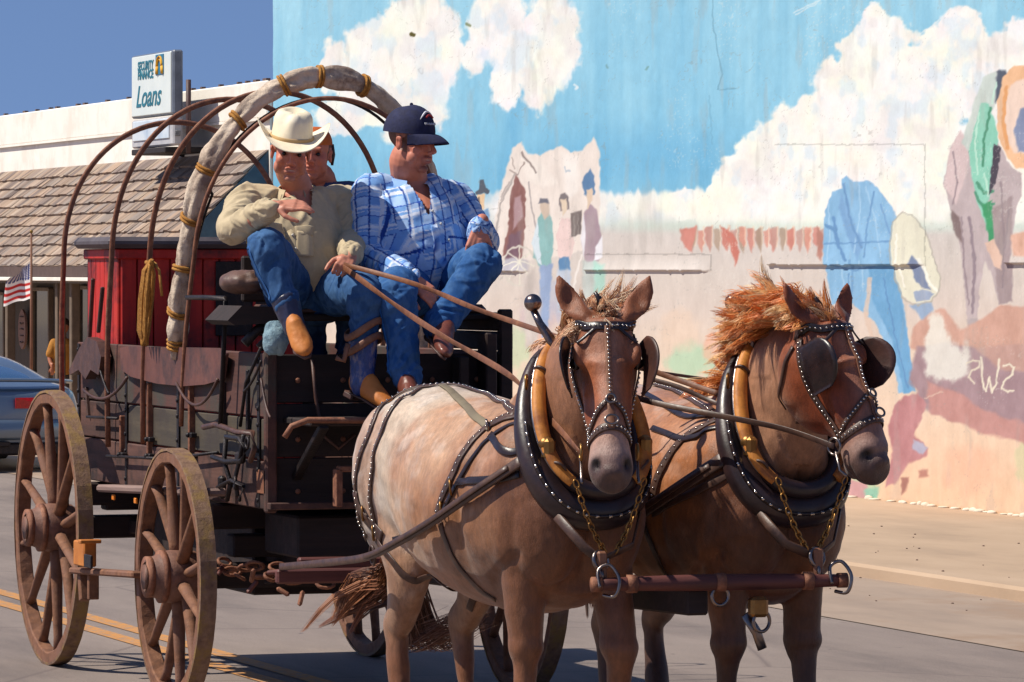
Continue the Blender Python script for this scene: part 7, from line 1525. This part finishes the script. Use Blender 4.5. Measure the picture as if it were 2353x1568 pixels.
# ------------------------------------------------------------------ reins and straps
lr = mat('saddle_tan_rein_leather', (118, 72, 46), (84, 50, 36), (142, 94, 62), scale=20, rough=.55, bs=.3)
def rein(nm, label, pts, w=.022, lr=lr):
    P = resample(pts, .05); N = []
    for i in range(len(P)):
        T = (P[min(i + 1, len(P) - 1)] - P[max(i - 1, 0)]).normalized(); s = ZV; n = T.cross(s); n = n if n.dot(-FV) > 0 else -n; N.append((n + ZV * .35 * math.sin(i * .35)).normalized())
    g = MB(); ribbon(g, P, N, w, .004); o = g.build(nm, lr, None); tag(o, label, 'rein', 'reins of the team'); return o
hL = JD['wrL'] + (-FV * .75 - ZV * .5 - RV * .3).normalized() * .09
bit1 = H1.Hd(.49, -.085, -.105); bit2 = H2.Hd(.49, -.085, -.105); rr1 = H1.ringp(-math.pi * .26, .03, .05) ; rr2 = H2.ringp(-math.pi * .40, .05, .02)
rein('rein', 'tan leather rein from the driver to the bit of the pale roan horse', [hL, hL.lerp(P3(1165, 858, -17.2), .5) - ZV * .02, P3(1165, 858, -17.2), P3(1215, 910, -16.9), P3(1285, 985, -16.5), bit1], .024)
rein('rein', 'tan leather rein from the driver passing behind the head of the roan horse', [hL + Vector((.01, 0, .01)), P3(960, 655, -18.9), P3(1085, 706, -18.0), P3(1262, 768, -17.2), P3(1420, 820, -17.0), P3(1520, 860, -16.9), P3(1650, 905, -16.7)], .021)
rein('rein', 'coupling line from behind the roan horse to the bit of the sorrel horse', [P3(1440, 905, -16.75), P3(1500, 925, -16.7), P3(1650, 955, -16.45), P3(1800, 985, -16.25), bit2], .022, M_['strap'])
rein('rein', 'thin slack line behind the head of the roan horse, above the coupling line', [P3(1450, 845, -17.2), P3(1520, 857, -17.2), P3(1610, 870, -17.2), P3(1690, 882, -17.1)], .012, M_['strap'])
rein('rein', 'dark rein crossing above the back of the sorrel horse, between the two collars', [P3(1480, 868, -17.0), P3(1560, 890, -16.9), P3(1640, 925, -16.8), P3(1700, 945, -16.6)], .018, M_['strap'])
st = thing('leather_strap', 'brown leather strap looped around the blue boot of the driver', 'strap', P3(838, 780, -19.28))
for k, (v0, v1, vv) in enumerate(((790, 880, 752), (782, 880, 795))):
    c = JD['anL'].lerp(JD['knL'], .60 if k == 0 else .44); g = MB(); ts_ = np.linspace(0, 2 * math.pi, 28, endpoint=False); pts = [c + RV * (math.cos(a) * .078) - FV * (math.sin(a) * .082) + ZV * (.030 * math.cos(a) * (1 if k == 0 else 1) + .012 * math.sin(a * 2)) for a in ts_]
    g.tube(pts, .016, 8, closed=True, flat=(.3, 1), up=(0, 0, 1)); g.build('loop', M_['tanstrap'], st)
g = MB(); g.tube([P3(800, 790, -19.2), P3(790, 830, -19.2), P3(772, 822, -19.2)], .012, 6, flat=(1, .3)); g.build('loose_end', M_['tanstrap'], st)
# -- child standing far back by the shopfront
yk_ = YF - .75; b0 = WY(146, 700, yk_); b0.z = .085
def child():
    t = thing('person', 'small child in a yellow shirt standing by the dark shopfront behind the wagon', 'person', b0); s = 1.0
    p = lambda x, y, z: b0 + RV * x - FV * y + ZV * z
    g = MB(); g.ball(p(0, 0, 1.11), (.075, .072, .095)); cap(g, p(0, 0, .95), p(0, 0, 1.05), .035); loft(g, [(p(0, 0, .52), .09, .07), (p(0, 0, .7), .10, .075), (p(0, 0, .88), .125, .07), (p(0, 0, .96), .05, .045)], 16, RV)
    for q in (-1, 1): limb(g, [p(q * .13, 0, .90), p(q * .17, .03, .72), p(q * .13, .10, .60)], [.036, .03, .022]); hand_prims(g, p(q * .13, .10, .60), Vector((0, 0, -1)), -FV, q, (20, 30, 20), 3, .7); limb(g, [p(q * .06, 0, .55), p(q * .065, .01, .30), p(q * .065, 0, .05)], [.06, .042, .03]); cap(g, p(q * .065, 0, .03), p(q * .065, .09, .025), .03, .022)
    ell(g, p(0, .078, 1.10), (.012, .012, .018))
    me = fuse(g, 'body', .008, 3); set_col(me, np.tile(np.array(s2l((176, 112, 84))), (len(me.vertices), 1))); link('body', me, M_['skin'], t)
    g = MB(); loft(g, [(p(0, 0, .50), .125, .095), (p(0, 0, .7), .135, .10), (p(0, 0, .88), .150, .088), (p(0, 0, .95), .07, .06)], 18, RV)
    for q in (-1, 1): limb(g, [p(q * .12, 0, .90), p(q * .165, .02, .76)], [.055, .055])
    me = fuse(g, 'shirt', .010, 4); wrinkle(me, .01, 10, 3); link('shirt', me, mat('mustard_yellow_shirt', (190, 132, 48), (160, 104, 36), rough=.85), t)
    g = MB(); loft(g, [(p(0, 0, .56), .125, .09), (p(0, 0, .48), .13, .095)], 16, RV)
    for q in (-1, 1): limb(g, [p(q * .06, 0, .50), p(q * .068, .0, .32)], [.075, .065])
    link('shorts', fuse(g, 'shorts', .010, 3), mat('dark_shorts', (60, 50, 46), (44, 38, 36), rough=.9), t)
    g = MB(); g.ball(p(0, -.012, 1.135), (.083, .080, .085)); link('hair', g.mesh('hair'), mat('dark_hair', (58, 38, 32), (38, 26, 24), scale=40), t)
child()
